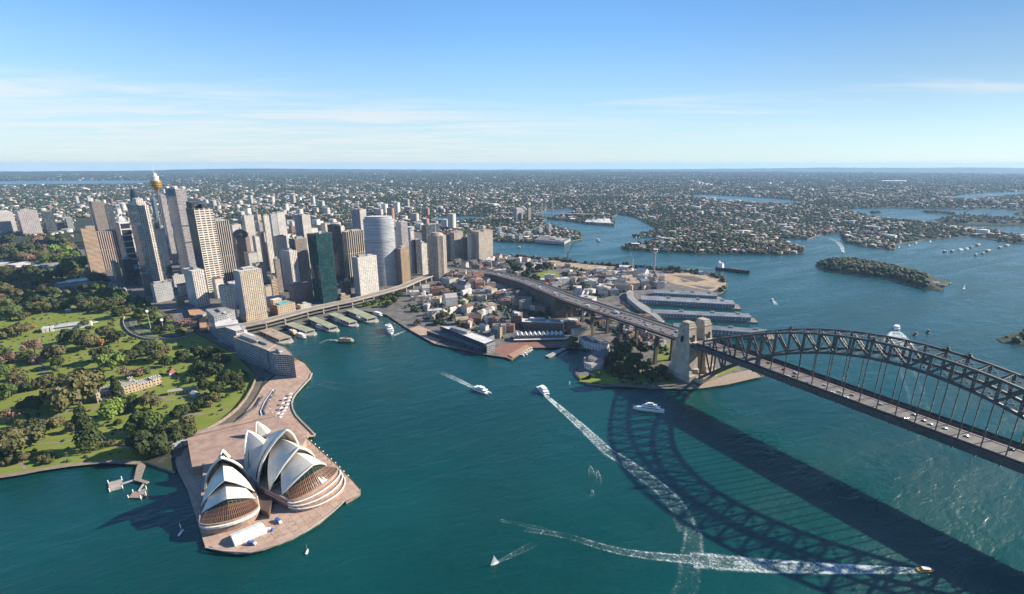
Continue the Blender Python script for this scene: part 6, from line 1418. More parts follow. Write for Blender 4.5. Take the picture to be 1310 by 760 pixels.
def house_thing(x, y, z, hx, hy, h, rot, ci, flat_, group, what='house', chim=True):
    t = thing({'house': 'terrace_house', 'warehouse': 'low_warehouse'}.get(what, 'office_block'), '', what, (x, y, z), rot, group)
    PEND.append((t, HDES[ci].replace('house', 'house' if what == 'house' else 'block'), x, y))
    w, r = HMAT[ci]; mb = MB(); mb.box(-hx, hx, -hy, hy, -1.5, h); mb.build('walls', w, t)
    mb = MB()
    if flat_: mb.box(-hx-.3, hx+.3, -hy-.3, hy+.3, h+.01, h+.9); mb.box(-hx*.3, hx*.2, -hy*.4, hy*.4, h+.9, h+2.6)
    else: mb.gable(0, 0, hx, hy, 0, h+.02, min(hx, hy)*0.75, 0, None, 0.4)
    mb.build('roof', r, t)
    if chim and not flat_: mb = MB(); mb.box(hx*.5-.5, hx*.5+.5, -.5, .5, h+.5, h+min(hx, hy)*.75+1.4); mb.build('chimney', HMAT[3][0], t)
def clear(x, y, r, k=0.86):
    B = np.array(BUILT); return bool((np.hypot(B[:, 0]-x, B[:, 1]-y) > (r+B[:, 2])*k).all())
_AX = np.array([side(i, 24)[:2] for i in range(len(apl))])
def near_viaduct(x, y, m_=6):
    return bool((np.hypot(_AX[:, 0]-x, _AX[:, 1]-y) < 27+m_).any() or (np.hypot(EPD[:, 0]-x, EPD[:, 1]-y) < 16).any())
EPD = np.array([(a[0]+(b[0]-a[0])*k/6, a[1]+(b[1]-a[1])*k/6) for a, b in zip(EP, EP[1:]) for k in range(6)])
PARKS = [poly_at(q, LZ) for q in ([(686, 345), (718, 345), (716, 357), (686, 358)], [(446, 397), (452, 386), (508, 374), (512, 386), (494, 401)], [(846, 350), (930, 348), (930, 375), (846, 364)], [(690, 332), (790, 339), (770, 347), (712, 340)])]
def free(x, y, r):
    B = np.array(BUILT); return bool((np.hypot(B[:, 0]-x, B[:, 1]-y) > B[:, 2]+r).all())
def rows(poly, n, seed, group, cols, phis, flatp=0.25, front=(6.5, 9.5), deep=(9, 13), hh=(6.5, 12), what='house'):
    """terraces: short rows of houses wall to wall along the streets"""
    rs = random.Random(seed); P = poly_at(poly, LZ); xs = [p[0] for p in P]; ys = [p[1] for p in P]; k = tries = 0
    while k < n and tries < n*110:
        tries += 1; x, y = rs.uniform(min(xs), max(xs)), rs.uniform(min(ys), max(ys)); rot = rs.choice(phis)+rs.uniform(-.05, .05)
        m_ = rs.randint(2, 7); w = rs.uniform(*front); d = rs.uniform(*deep); ci = rs.choice(cols); h = rs.uniform(*hh); fl = rs.random() < flatp; c, s_ = math.cos(rot), math.sin(rot); ok = []
        for q in range(m_):
            o = (q-(m_-1)/2)*w; X, Y = x+c*o, y+s_*o
            if not inside(P, [(X, Y)])[0] or any(inside(k_, [(X, Y)])[0] for k_ in PARKS): break
            if not free(X, Y, d*0.5) or near_viaduct(X, Y, 2) or shore_dist([(X, Y)])[0] < 9: break
            ok.append((X, Y))
        if not ok: continue
        for X, Y in ok:
            if k >= n: break
            BUILT.append((X, Y, d*0.42)); k += 1; house_thing(X, Y, LZ, w/2-.04, d/2*rs.uniform(.9, 1.08), h*rs.uniform(.92, 1.1), rot, ci if rs.random() < .7 else rs.choice(cols), fl, group, what)
def scatter(poly, n, sz, hh, seed, group, what, flatp, cols, phis, minr=2.0):
    rs = random.Random(seed); P = poly_at(poly, LZ); xs = [p[0] for p in P]; ys = [p[1] for p in P]; k = 0; tries = 0
    while k < n and tries < n*90:
        tries += 1; x, y = rs.uniform(min(xs), max(xs)), rs.uniform(min(ys), max(ys))
        if not inside(P, [(x, y)])[0] or any(inside(q, [(x, y)])[0] for q in PARKS): continue
        hx, hy = rs.uniform(*sz), rs.uniform(*sz)*0.75; r = math.hypot(hx, hy)
        if not clear(x, y, r, 0.74) or near_viaduct(x, y): continue
        if shore_dist([(x, y)])[0] < r+3: continue
        BUILT.append((x, y, r*0.9)); k += 1
        house_thing(x, y, LZ, hx, hy, rs.uniform(*hh), rs.choice(phis)+rs.uniform(-.06, .06), rs.choice(cols), rs.random() < flatp, group, what)
ROCKS = [(526, 384), (518, 394), (540, 408), (560, 414), (600, 424), (640, 436), (656, 434), (655, 420), (724, 432), (760, 440), (790, 436), (838, 420), (820, 397), (800, 372), (790, 348), (740, 344), (700, 336), (640, 330), (618, 336), (570, 340), (566, 360), (528, 374)]
DAWES = [(742, 418), (752, 408), (800, 418), (850, 436), (848, 446), (812, 440), (790, 436), (776, 432)]
WALSH = [(772, 346), (800, 347), (846, 354), (852, 367), (836, 370.5), (812, 370), (802, 371.5), (795, 378), (806, 390), (822, 404), (842, 414), (822, 414), (780, 400), (745, 385), (735, 372), (745, 352)]
rows(DAWES, 34, 31, 'small houses under the bridge approach', [0, 1, 1, 2, 4, 5, 3], [PHI, PHI+R(70), PHI+R(20)], 0.3, (6, 9), (7, 11), (5, 9))
scatter(WALSH, 40, (8, 19), (7, 17), 32, 'larger blocks above the finger wharves', 'warehouse', 0.7, [1, 2, 2, 3, 4, 5, 6], [PHI, PHI+R(55), PHI+R(30)])
rows(WALSH, 90, 33, 'terrace houses above the finger wharves', [0, 1, 1, 2, 3, 4, 6], [PHI+R(55), PHI, PHI+R(100)])
scatter(ROCKS, 60, (9, 17), (9, 19), 20, 'larger blocks among the terraces', 'warehouse', 0.75, [0, 1, 2, 3, 3, 4, 5, 6], [PHI, PHI+R(35), PHI+R(62)])
VIA = [(572, 352), (605, 354), (640, 361), (672, 374), (700, 391), (712, 402), (690, 404), (650, 390), (612, 372), (572, 364)]
scatter(VIA, 30, (8, 15), (9, 17), 35, 'brick blocks against the viaduct wall', 'warehouse', 0.6, [3, 3, 2, 5, 6, 0], [PHI, PHI+R(35), PHI+R(62)])
rows(ROCKS, 165, 21, 'terrace houses below and beside the viaduct', [0, 1, 1, 2, 3, 4, 4, 5, 6], [PHI, PHI+R(35), PHI+R(120), PHI+R(62), PHI+R(90)])
MIDC = [(190, 345), (240, 384), (300, 402), (345, 392), (400, 378), (450, 372), (500, 360), (560, 340), (560, 322), (500, 306), (420, 292), (330, 284), (220, 284), (140, 290), (110, 300), (130, 335)]
scatter([(205, 345), (262, 372), (300, 372), (345, 366), (400, 356), (470, 350), (545, 338), (540, 322), (440, 312), (330, 306), (215, 312)], 34, (11, 17), (48, 100), 41, 'tall blocks between the landmark towers', 'office block', 1.0, [1, 2, 5, 5, 3, 6, 0], [PHI, PHI+math.pi/2])
scatter(MIDC, 95, (11, 21), (14, 48), 22, 'mid height blocks of the business district', 'office block', 1.0, [1, 2, 2, 3, 4, 5, 5, 6], [PHI, PHI+math.pi/2])
rows(MIDC, 165, 26, 'street front blocks of the business district', [0, 2, 2, 3, 5, 5, 6, 1], [PHI, PHI+math.pi/2], 1.0, (15, 24), (15, 24), (11, 44), 'office block')
BACK = [(100, 276), (150, 290), (230, 284), (330, 286), (420, 294), (520, 306), (600, 296), (540, 270), (430, 262), (300, 256), (180, 252), (110, 258)]
BACKP = poly_at(BACK, LZ)
# stuff: the rest of the suburbs
def noise_cols(n, base, spread, rs): return np.clip(np.array(base)[None]*(1+rs.normal(0, spread, (n, 1)))*(1+rs.normal(0, spread*.3, (n, 3))), 0.005, 0.85)
BOXV = np.array([(-1, -1, 0), (1, -1, 0), (1, 1, 0), (-1, 1, 0), (-1, -1, 1), (1, -1, 1), (1, 1, 1), (-1, 1, 1), (-1.05, -1.05, 1), (1.05, -1.05, 1), (1.05, 1.05, 1), (-1.05, 1.05, 1), (-.75, 0, 1.6), (.75, 0, 1.6)], float)
BOXF = np.array([(0, 1, 5, 4), (1, 2, 6, 5), (2, 3, 7, 6), (3, 0, 4, 7), (8, 9, 13, 12), (10, 11, 12, 13), (9, 10, 13, 13), (11, 8, 12, 12)])
TRIF = np.array([(0, 1, 5), (0, 5, 4), (1, 2, 6), (1, 6, 5), (2, 3, 7), (2, 7, 6), (3, 0, 4), (3, 4, 7), (8, 9, 13), (8, 13, 12), (10, 11, 12), (10, 12, 13), (9, 10, 13), (11, 8, 12)])
def many_houses(name, X, Y, Z, sx, sy, h, rot, wall, roof, roofh):
    n = len(X); V = np.repeat(BOXV[None], n, 0); up = np.clip(V[..., 2]-1, 0, 1)/0.6
    x = V[..., 0]*sx[:, None]; y = V[..., 1]*sy[:, None]; z = np.minimum(V[..., 2], 1)*h[:, None]+up*roofh[:, None]
    z[:, :4] = -4
    c, s = np.cos(rot)[:, None], np.sin(rot)[:, None]
    W = np.stack([X[:, None]+x*c-y*s, Y[:, None]+x*s+y*c, Z[:, None]+z], -1).reshape(-1, 3)
    Fi = (TRIF[None]+np.arange(n)[:, None, None]*14).reshape(-1, 3)
    col = np.concatenate([np.repeat(wall[:, None], 8, 1), np.repeat(roof[:, None], 6, 1)], 1).reshape(-1, 3)
    o = np_mesh(name, W, Fi, attr_mat('suburb_paint'), col); o['kind'] = 'stuff'; return o
_ib = bmesh.new(); bmesh.ops.create_icosphere(_ib, subdivisions=2, radius=1); IV = np.array([v.co[:] for v in _ib.verts]); IF = np.array([[v.index for v in f.verts] for f in _ib.faces]); _ib.free()
_i1 = bmesh.new(); bmesh.ops.create_icosphere(_i1, subdivisions=1, radius=1); IV1 = np.array([v.co[:] for v in _i1.verts]); IF1 = np.array([[v.index for v in f.verts] for f in _i1.faces]); _i1.free()
def many_trees(name, X, Y, Z, r, rs, cols, fine=False):
    IVx, IFx = (IV, IF) if fine else (IV1, IF1)
    n = len(X); k = len(IVx); V = IVx[None]*(1+rs.normal(0, 0.24, (n, k, 1)))*np.stack([np.ones(n), rs.uniform(.8, 1.15, n), rs.uniform(.7, 1.05, n)], 1)[:, None]
    W = np.stack([X[:, None]+V[..., 0]*r[:, None], Y[:, None]+V[..., 1]*r[:, None], Z[:, None]+(V[..., 2]*0.85+0.55)*r[:, None]], -1).reshape(-1, 3)
    Fi = (IFx[None]+np.arange(n)[:, None, None]*k).reshape(-1, 3)
    o = np_mesh(name, W, Fi, attr_mat('distant_foliage', 0.85, 0.35), np.repeat(cols[:, None], k, 1).reshape(-1, 3)); o['kind'] = 'stuff'; return o
PALW = np.array([(0.66, 0.63, 0.57), (0.58, 0.51, 0.42), (0.50, 0.47, 0.43), (0.34, 0.19, 0.14), (0.70, 0.67, 0.62)]); PALR = np.array([(0.27, 0.13, 0.10), (0.32, 0.20, 0.155), (0.45, 0.43, 0.41), (0.62, 0.60, 0.57), (0.24, 0.235, 0.24), (0.40, 0.32, 0.25), (0.74, 0.72, 0.68)])
PALT = np.array([(0.030, 0.044, 0.020), (0.045, 0.062, 0.025), (0.060, 0.066, 0.032), (0.036, 0.048, 0.026)])
_cp = np.array(CITYP); _gp = np.array(GARD)
def field(n, r0, r1, rs, power=1.0):
    t = rs.uniform(-R(58), R(60), n); lr = np.log(r0)+(np.log(r1)-np.log(r0))*rs.uniform(0, 1, n)**power; r = np.exp(lr)
    P = np.stack([CX+r*np.cos(YAW+t), CY+r*np.sin(YAW+t)], 1)
    ok = (r < np.array([outer_r(YAW+a) for a in t])*0.97) & on_main(P) & ~inside(_cp, P) & ~inside(_gp, P)
    return P[ok], r[ok]
def suburbs():
    rs = np.random.RandomState(31)
    P, r = field(31000, 1350, 21000, rs, 0.84); ok = shore_dist(P) > 9; P, r = P[ok], r[ok]
    wood = hnoise(P, 420)+0.35*hnoise(P+900, 130); ok = (wood < 1.02) | (rs.uniform(size=len(P)) < 0.12); P, r = P[ok], r[ok]
    Z = ground(P)-0.3; n = len(P); g = np.maximum(1, r/3600)**0.66
    big = rs.uniform(size=n) < np.where(P[:, 1] < 700, 0.10, 0.045); s = g*np.where(big, rs.uniform(1.6, 3.4, n), rs.uniform(.8, 1.35, n))
    sx, sy = 5.6*s*rs.uniform(.8, 1.4, n), 4.1*s; h = np.where(big, rs.uniform(6, 18, n), rs.uniform(4.2, 7.5, n))*np.minimum(g, 1.35); rot = np.where(rs.uniform(size=n) < .5, 0, math.pi/2)+0.5*np.sin(P[:, 0]/900)+rs.normal(0, .12, n)
    wall = PALW[rs.randint(5, size=n)]*rs.uniform(.6, .95, (n, 1)); roof = PALR[rs.choice(7, n, p=[.22, .15, .19, .10, .17, .12, .05])]*rs.uniform(.6, 1.0, (n, 1)); roof[big] = PALR[rs.choice([2, 3, 6, 6], big.sum())]
    rh = np.where(big, 0.6, 2.6*np.minimum(s, 1.5))
    # the nearest ones in view become houses of their own
    od = np.argsort(r); take = [i for i in od if -10 < pix(P[i, 0], P[i, 1], 4)[0] < 1320 and r[i] > 1500][:40]
    for i in take:
        ci = int(rs.randint(7)); house_thing(P[i, 0], P[i, 1], float(Z[i]), sx[i]*.8, sy[i]*.9, float(min(h[i], 9)), rot[i], ci, False, 'hillside houses across the harbour', 'house', False)
    keep = np.ones(n, bool); keep[take] = False; k = keep
    many_houses('suburban_houses', P[k, 0], P[k, 1], Z[k], sx[k], sy[k], h[k], rot[k], wall[k], roof[k], rh[k])
    P, r = field(185000, 1350, 21500, rs, 0.92); ok = shore_dist(P) > 4; P, r = P[ok], r[ok]
    Z = ground(P)-0.5; g = np.maximum(1, r/3400)**0.8; rad = rs.uniform(3.4, 7.6, len(P))*g; nearm = r < 3000
    c = PALT[rs.randint(4, size=len(P))]*rs.uniform(.75, 1.3, (len(P), 1))
    many_trees('suburban_trees', P[nearm, 0], P[nearm, 1], Z[nearm], rad[nearm], rs, c[nearm], True)
    q = ~nearm; many_trees('distant_woods', P[q, 0], P[q, 1], Z[q], rad[q], rs, c[q])
    B_ = np.array(BACKP); Q = rs.uniform(B_.min(0), B_.max(0), (2600, 2)); Q = Q[inside(BACKP, Q)]; U = np.array(BUILT); d = np.sqrt(((Q[:, None]-U[None, :, :2])**2).sum(2))-U[None, :, 2]; Q = Q[(d.min(1) > 16) & (shore_dist(Q) > 25)]
    kp = []
    for q in Q:
        if all(math.hypot(q[0]-k[0], q[1]-k[1]) > 38 for k in kp): kp.append(q)
    Q = np.array(kp[:210]); n = len(Q); w_ = PALW[rs.randint(5, size=n)]*rs.uniform(.45, 1.0, (n, 1))
    many_houses('distant_city_blocks', Q[:, 0], Q[:, 1], np.full(n, LZ), rs.uniform(11, 21, n), rs.uniform(9, 16, n), np.where(rs.uniform(size=n) < .3, rs.uniform(40, 85, n), rs.uniform(12, 40, n)), np.full(n, PHI), w_, PALR[rs.choice([2, 3, 4, 6], n)]*rs.uniform(.6, 1, (n, 1)), np.full(n, .3))
    # islands and the point opposite
    for nm, n, (a, b) in (('goat_island', 900, (3.2, 7.0)), ('cockatoo_island', 260, (4, 9)), ('spectacle_island', 60, (4, 8)), ('rodd_island', 30, (4, 8)), ('snapper_island', 40, (4, 8)), ('blues_point', 500, (3, 6))):
        E_ = np.array(ISLEP[nm]); Q = rs.uniform(E_.min(0), E_.max(0), (n*4, 2)); Q = Q[inside(ISLEP[nm], Q)]; d = shore_dist(Q, edges_of([ISLEP[nm]])); Q = Q[d > (7 if nm != 'cockatoo_island' else 30)][:n]
        if nm == 'goat_island':
            u = np.array([pix(x, y, 5)[0] for x, y in Q]); Q = Q[u < 1186]
        many_trees(nm+'_trees', Q[:, 0], Q[:, 1], ISLEH[nm](Q)-0.6, rs.uniform(a, b, len(Q)), rs, PALT[rs.randint(4, size=len(Q))]*rs.uniform(.7, 1.5, (len(Q), 1)), True)
suburbs()
def infill():
    rs = np.random.RandomState(9)
    for nm, poly, n, (a, b) in (('street_trees', ROCKS, 1100, (2.2, 4.8)), ('street_trees', MIDC, 500, (2.5, 5)), ('street_trees', WALSH, 420, (2.2, 5)), ('street_trees', DAWES, 200, (2, 4)), ('viaduct_planting', [(575, 350), (605, 352), (640, 358), (670, 370), (700, 388), (690, 392), (655, 378), (610, 362), (575, 357)], 260, (2.5, 5)), ('slope_planting', [(775, 440), (850, 430), (862, 488), (800, 492), (770, 470)], 150, (2, 4.5)), ('garden_shrubs', [(0, 600), (120, 588), (240, 560), (325, 500), (322, 470), (240, 425), (120, 395), (0, 390)], 520, (1.2, 2.8)), ('parkland_trees', [(-60, 306), (90, 303), (112, 345), (180, 390), (120, 396), (0, 392), (-60, 392)], 1100, (3.5, 8))):
        P = np.array(poly_at(poly, LZ)); Q = rs.uniform(P.min(0), P.max(0), (n*5, 2)); Q = Q[inside(P, Q)]; B = np.array(BUILT)
        d = np.sqrt(((Q[:, None]-B[None, :, :2])**2).sum(2))-B[None, :, 2]*0.8; Q = Q[(d.min(1) > 1.0)]; Q = Q[shore_dist(Q) > 5]; Q = np.array([q for q in Q if not near_viaduct(q[0], q[1], 1) and not any(inside(k, [q])[0] for k in PARKS)])[:n]
        many_trees(nm, Q[:, 0], Q[:, 1], np.full(len(Q), LZ-0.4), rs.uniform(a, b, len(Q)), rs, PALT[rs.randint(4, size=len(Q))]*rs.uniform(.8, 1.9, (len(Q), 1)), True)
infill()
def crowd():
    """people scattered over the paving as they are seen from the air"""
    rs = np.random.RandomState(4); P = np.array(poly_at([(392, 566), (450, 618), (440, 640), (400, 668), (340, 700), (300, 704), (372, 650), (432, 612)], LZ)); Q = np.array(poly_at([(268, 560), (300, 545), (330, 512), (345, 492), (385, 470), (396, 476), (372, 508), (372, 526), (398, 554), (385, 560), (350, 552), (310, 548)], LZ)); pts = []
    for poly, n in ((P, 110), (Q, 260)):
        K = rs.uniform(poly.min(0), poly.max(0), (n*4, 2)); pts.append(K[inside(poly, K)][:n])
    K = np.vstack(pts); ring = np.array([(math.cos(a), math.sin(a)) for a in np.linspace(0, 2*math.pi, 6, endpoint=False)])
    prof = [(.16, 0), (.2, .85), (.27, 1.35), (.12, 1.5), (.13, 1.7), (.02, 1.78)]; V = np.array([(r*x, r*y*.7, z) for r, z in prof for x, y in ring]); Fq = [(a*6+i, a*6+(i+1) % 6, a*6+6+(i+1) % 6, a*6+6+i) for a in range(5) for i in range(6)]
    n = len(K); W = (V[None]+np.column_stack([K, np.full(n, LZ+.09)])[:, None]).reshape(-1, 3); Fa = (np.array(Fq)[None]+np.arange(n)[:, None, None]*36).reshape(-1, 4)
    c = np.array([(.03, .03, .04), (.5, .5, .5), (.3, .06, .05), (.05, .1, .25), (.25, .2, .15)])[rs.randint(5, size=n)]; cc = np.repeat(c[:, None], 36, 1); cc[:, 18:] = (.30, .19, .13)
    o = np_mesh('crowd', W, Fa, attr_mat('clothing'), cc.reshape(-1, 3)); o['kind'] = 'stuff'
crowd()
# ------------------------------------------------------------------ boats, wakes, traffic, small things
HULLW = mat('white_hull', (0.80, 0.80, 0.78), 0.35, 0.06, 0.3, fine=0.04, spec=0.5)
CREAM = mat('cream_boat_paint', (0.70, 0.60, 0.36), 0.5, 0.1, 0.3)
GREENP = mat('dark_green_hull', (0.03, 0.09, 0.06), 0.5, 0.15, 0.3)
BLACKH = mat('black_hull', (0.025, 0.025, 0.03), 0.5, 0.2, 0.3)
REDP = mat('red_paint', (0.45, 0.05, 0.035), 0.5, 0.15, 0.3)
ORNG = mat('yellow_orange_paint', (0.75, 0.36, 0.04), 0.45, 0.1, 0.3)
TINT = mat('tinted_windows', (0.015, 0.02, 0.028), 0.12, 0.1, 0.5, spec=0.6)
SAILM = mat('sail_cloth', (0.82, 0.81, 0.78), 0.8, 0.05, 0.5)
def hull(mb, L, B, H, bow=0.35, m=0, dr=0.6, tr=0.85):
    n = 10; secs = []
    for i in range(n+1):
        s = i/n; w = B/2*(tr+(1-tr)*min(1, s*4) if s < 1-bow else max(0.02, math.cos((s-1+bow)/bow*math.pi/2)**0.75))
        x = -L/2+L*s; sh = H*(1+0.18*max(0, s-.6)*2.5); secs.append([(x, -w, sh), (x, -w*.8, -dr), (x, w*.8, -dr), (x, w, sh)])
    for A, C_ in zip(secs, secs[1:]):
        for k in range(3): mb.poly([A[k], C_[k], C_[k+1], A[k+1]][::-1], m, None, False)
        mb.poly([A[0], A[3], C_[3], C_[0]][::-1], m)
    mb.poly(secs[0][::-1], m)
def boat(name, label, u, v, hd, L, B, decks, hm=HULLW, cm=HULLW, rm=HULLW, cat='ferry', twin=False, funnel=None, mast=0.0, group=None, hh=1.8, xy=None):
    """hd: pixel the bow points at; decks: list of (x0, x1, share of beam, height)"""
    x, y = xy or at(u, v, 0.5); hx, hy = at(*hd, 0.5); rot = math.atan2(hy-y, hx-x)
    t = thing(name, label, cat, (x, y, 0), rot, group)
    mb = MB()
    if twin:
        for s in (-1, 1):
            q = MB(); hull(q, L, B*.3, hh, .4); mb2 = [(p[0], p[1]+s*B*.34, p[2]) for p in q.v]; i0 = len(mb.v); mb.v += mb2; mb.f += [tuple(i+i0 for i in f) for f in q.f]; mb.m += q.m; mb.uv += q.uv; mb.smooth += q.smooth
        mb.box(-L*.48, L*.32, -B*.49, B*.49, hh*.8, hh+.1)
    else: hull(mb, L, B, hh)
    mb.build('hull', hm, t); z = hh
    for i, (x0, x1, bs, h) in enumerate(decks):
        w = B/2*bs; a, b = L*x0, L*x1; mb = MB()
        mb.prism([(a, -w), (b-h*.8, -w), (b, -w*.6), (b, w*.6), (b-h*.8, w), (a, w)], z, z+h, 0, 0); c = mb.build('cabin' if i else 'main_deck_house', cm, t)
        mb = MB(); mb.prism([(a+.2*h, -w-.05), (b-h*.8, -w-.05), (b+.05, -w*.6), (b+.05, w*.6), (b-h*.8, w+.05), (a+.2*h, w+.05)], z+h*.38, z+h*.78, 0, 0); mb.build('window_band', TINT, c)
        mb = MB(); mb.prism([(a-.3, -w-.25), (b-h*.5, -w-.25), (b+.3, -w*.5), (b+.3, w*.5), (b-h*.5, w+.25), (a-.3, w+.25)], z+h, z+h+.22, 0, 0); mb.build('deck_roof', rm, t); z += h+.22
    if funnel: mb = MB(); mb.obox(L*funnel[0], 0, funnel[1]/2, funnel[1]/2.4, 0, z, z+funnel[2]); mb.build('funnel', funnel[3], t)
    if mast: mb = MB(); mb.cyl(L*.1, 0, z-.1, z+mast, .18, .06, 6); mb.beam((L*.1, -1.2, z+mast*.6), (L*.1, 1.2, z+mast*.6), .12, .12); mb.build('mast', WHITE, t)
    return t
boat('catamaran_ferry', 'white low ferry trailing a narrow wake in the middle of the cove', 617, 500.5, (640, 510), 33, 9, [(-.42, .26, .86, 2.5), (-.2, .12, .6, 2.3)], twin=True, mast=3)
boat('catamaran_ferry', 'white fast ferry with a broad foaming wake before the curved hotel', 694, 500, (683, 490), 30, 9, [(-.44, .28, .9, 2.8), (-.3, .14, .75, 2.6)], twin=True, mast=3)
boat('motor_yacht', 'big white motor yacht lying in the bridge shadow', 829.5, 524.5, (800, 521), 40, 8.5, [(-.36, .22, .88, 2.6), (-.26, .12, .72, 2.4), (-.14, .05, .5, 2.0)], cat='yacht', mast=4, hh=3.2)
boat('harbour_ferry', 'large white ferry turning in front of the park wharf', 498.5, 423.5, (503, 432), 46, 13, [(-.44, .40, .92, 3.2), (-.40, .36, .88, 3.0), (-.22, .22, .5, 2.4)], cm=HULLW, funnel=(-.05, 3, 3.5, CREAM), mast=5, hh=2.4)
boat('harbour_ferry', 'brown and cream ferry leaving a curling wake near the quay', 443.5, 437.5, (455, 438), 34, 9, [(-.42, .38, .9, 2.7), (-.36, .30, .8, 2.5)], hm=GREENP, cm=CREAM, rm=ROOFS['tan'], funnel=(0, 2.4, 3, REDP), hh=2)
for lab, u, v, hd, cm_, hm_ in (('green hulled cream ferry docked beside the quay apartments', 351, 429.5, (362, 434), CREAM, GREENP), ('orange and cream ferry docked behind the tan roofed wharf', 375, 426.5, (368, 423), ORNG, GREENP), ('white ferry docked between the tan wharf and its moss roofed neighbour', 386, 431, (394, 434), HULLW, HULLW),
                                ('white ferry with a grey deck at the second wharf from the apartments', 411, 419.5, (419, 422), HULLW, HULLW), ('white ferry at the middle wharf of the quay', 434, 411, (440, 413), HULLW, HULLW), ('cream and orange ferry at the second wharf from the park', 459.5, 408.5, (453, 405), CREAM, GREENP), ('white rounded ferry at the park end wharf', 484, 403.2, (492, 405.5), HULLW, HULLW)):
    boat('harbour_ferry', lab, u, v, hd, 30, 8.5, [(-.42, .36, .9, 2.6), (-.34, .26, .8, 2.4)], hm=hm_, cm=cm_, funnel=(0, 2, 2.2, REDP) if cm_ != HULLW else None, hh=1.8, group='ferries docked at the quay')
boat('speed_boat', 'yellow and orange jet boat racing towards the lower right corner', 1184, 729.5, (1210, 731), 13, 4.2, [(-.2, .25, .7, 1.2)], hm=ORNG, cm=ORNG, cat='speed boat', hh=1.3)
def sailboat(label, u, v, hd, L, mastless=False, main=SAILM):
    x, y = at(u, v, 0); hx, hy = at(*hd, 0); t = thing('sailing_yacht', label, 'sailing boat', (x, y, 0), math.atan2(hy-y, hx-x))
    mb = MB(); hull(mb, L, L*.28, 1.0, .5); mb.build('hull', HULLW, t); mb = MB(); mb.obox(-L*.05, 0, L*.16, L*.08, 0, 1, 1.7); mb.build('cabin', HULLW, t)
    mb = MB(); mb.cyl(L*.08, 0, .8, L*1.25, .1, .05, 6); mb.build('mast', WHITE, t)
    if not mastless:
        mb = MB(); mb.poly([(L*.06, .05, 2), (-L*.42, .5, 2.1), (L*.06, .05, L*1.22)]); mb.poly([(L*.06, -.03, 2), (L*.06, -.03, L*1.22), (-L*.42, .42, 2.1)]); mb.build('mainsail', main, t)
        mb = MB(); mb.poly([(L*.46, 0, 1.4), (L*.1, .5, 1.8), (L*.1, .1, L*1.05)]); mb.poly([(L*.46, .05, 1.4), (L*.1, .15, L*1.05), (L*.1, .57, 1.8)]); mb.build('jib', main, t)
sailboat('small white sailing boat with a short forked wake near the lower edge', 632.5, 722, (620, 728), 7.5)
sailboat('white sailing boat alone right of the wooded island', 1233, 369.5, (1240, 368), 12)
sailboat('small bare yacht moored in the shade beside the opera house', 232, 682, (236, 677), 8, True)
sailboat('small yacht on the water just below the point', 393, 706.5, (396, 700), 6, True)
boat('catamaran_ferry', 'white fast ferry throwing a wide fan of foam beyond the arch', 1147, 420.5, (1146, 414), 34, 10, [(-.44, .28, .9, 2.8), (-.3, .14, .75, 2.6)], twin=True, mast=3)
boat('tug', 'dark tug left of a pair right of the foaming ferry', 1171.5, 428, (1178, 425), 17, 6, [(-.1, .2, .7, 2.5)], hm=BLACKH, cm=BLACKH, rm=ROOFS['dark'], cat='tug', mast=3)
boat('tug', 'dark tug right of a pair right of the foaming ferry', 1187.5, 425, (1192, 421), 17, 6, [(-.1, .2, .7, 2.5)], hm=BLACKH, cm=BLACKH, rm=ROOFS['dark'], cat='tug', mast=3)
def cargo():
    x, y = at(937, 347, 0); hx, hy = at(956, 349.5, 0); t = thing('cargo_ship', 'dark hulled cargo ship with a white bridge house passing the sandy headland', 'ship', (x, y, 0), math.atan2(hy-y, hx-x)); L = 100
    mb = MB(); hull(mb, L, 16, 7, .22); mb.build('hull', BLACKH, t)
    for k in range(4): mb = MB(); mb.obox(-L*.06+k*L*.13, 0, 5, 5.5, 0, 7, 8.8); mb.build('hatch', ROOFS['dark'], t)
    for k, (h0, h1, w) in enumerate(((7, 12, 7), (12, 17, 6.4), (17, 21, 6))): mb = MB(); mb.obox(-L*.37, 0, 8-k, w, 0, h0, h1-.02); mb.build('bridge_house', HULLW, t)
    mb = MB(); mb.obox(-L*.37+2, 0, 4.2, 6.3, 0, 18.6, 20.2); mb.build('bridge_windows', TINT, t); mb = MB(); mb.obox(-L*.43, 0, 2, 2, 0, 20, 27); mb.build('funnel', HULLW, t)
    mb = MB(); mb.cyl(L*.4, 0, 7, 19, .4, .2, 6); mb.build('foremast', WHITE, t); mb = MB(); mb.cyl(-L*.33, 0, 21, 30, .4, .2, 6); mb.build('mast', WHITE, t)
cargo()
boat('harbour_ferry', 'small white ferry with a long pale wake off the far wharves', 765, 307.5, (760, 306), 30, 9, [(-.42, .36, .9, 2.7), (-.3, .2, .8, 2.5)])
boat('motor_cruiser', 'white cruiser at the head of a bright wake behind the wooded island', 1078.5, 323, (1079, 327), 22, 7, [(-.3, .25, .85, 2.4)], cat='cruiser')
boat('motor_cruiser', 'white cruiser on a short wake right of the finger wharves', 988, 384, (984, 380), 14, 4.5, [(-.3, .2, .8, 2)], cat='cruiser')
boat('motor_cruiser', 'white launch off the far shore left of the low white pier', 664.5, 316.5, (672, 318), 24, 6, [(-.3, .2, .8, 2.4)], cat='cruiser')
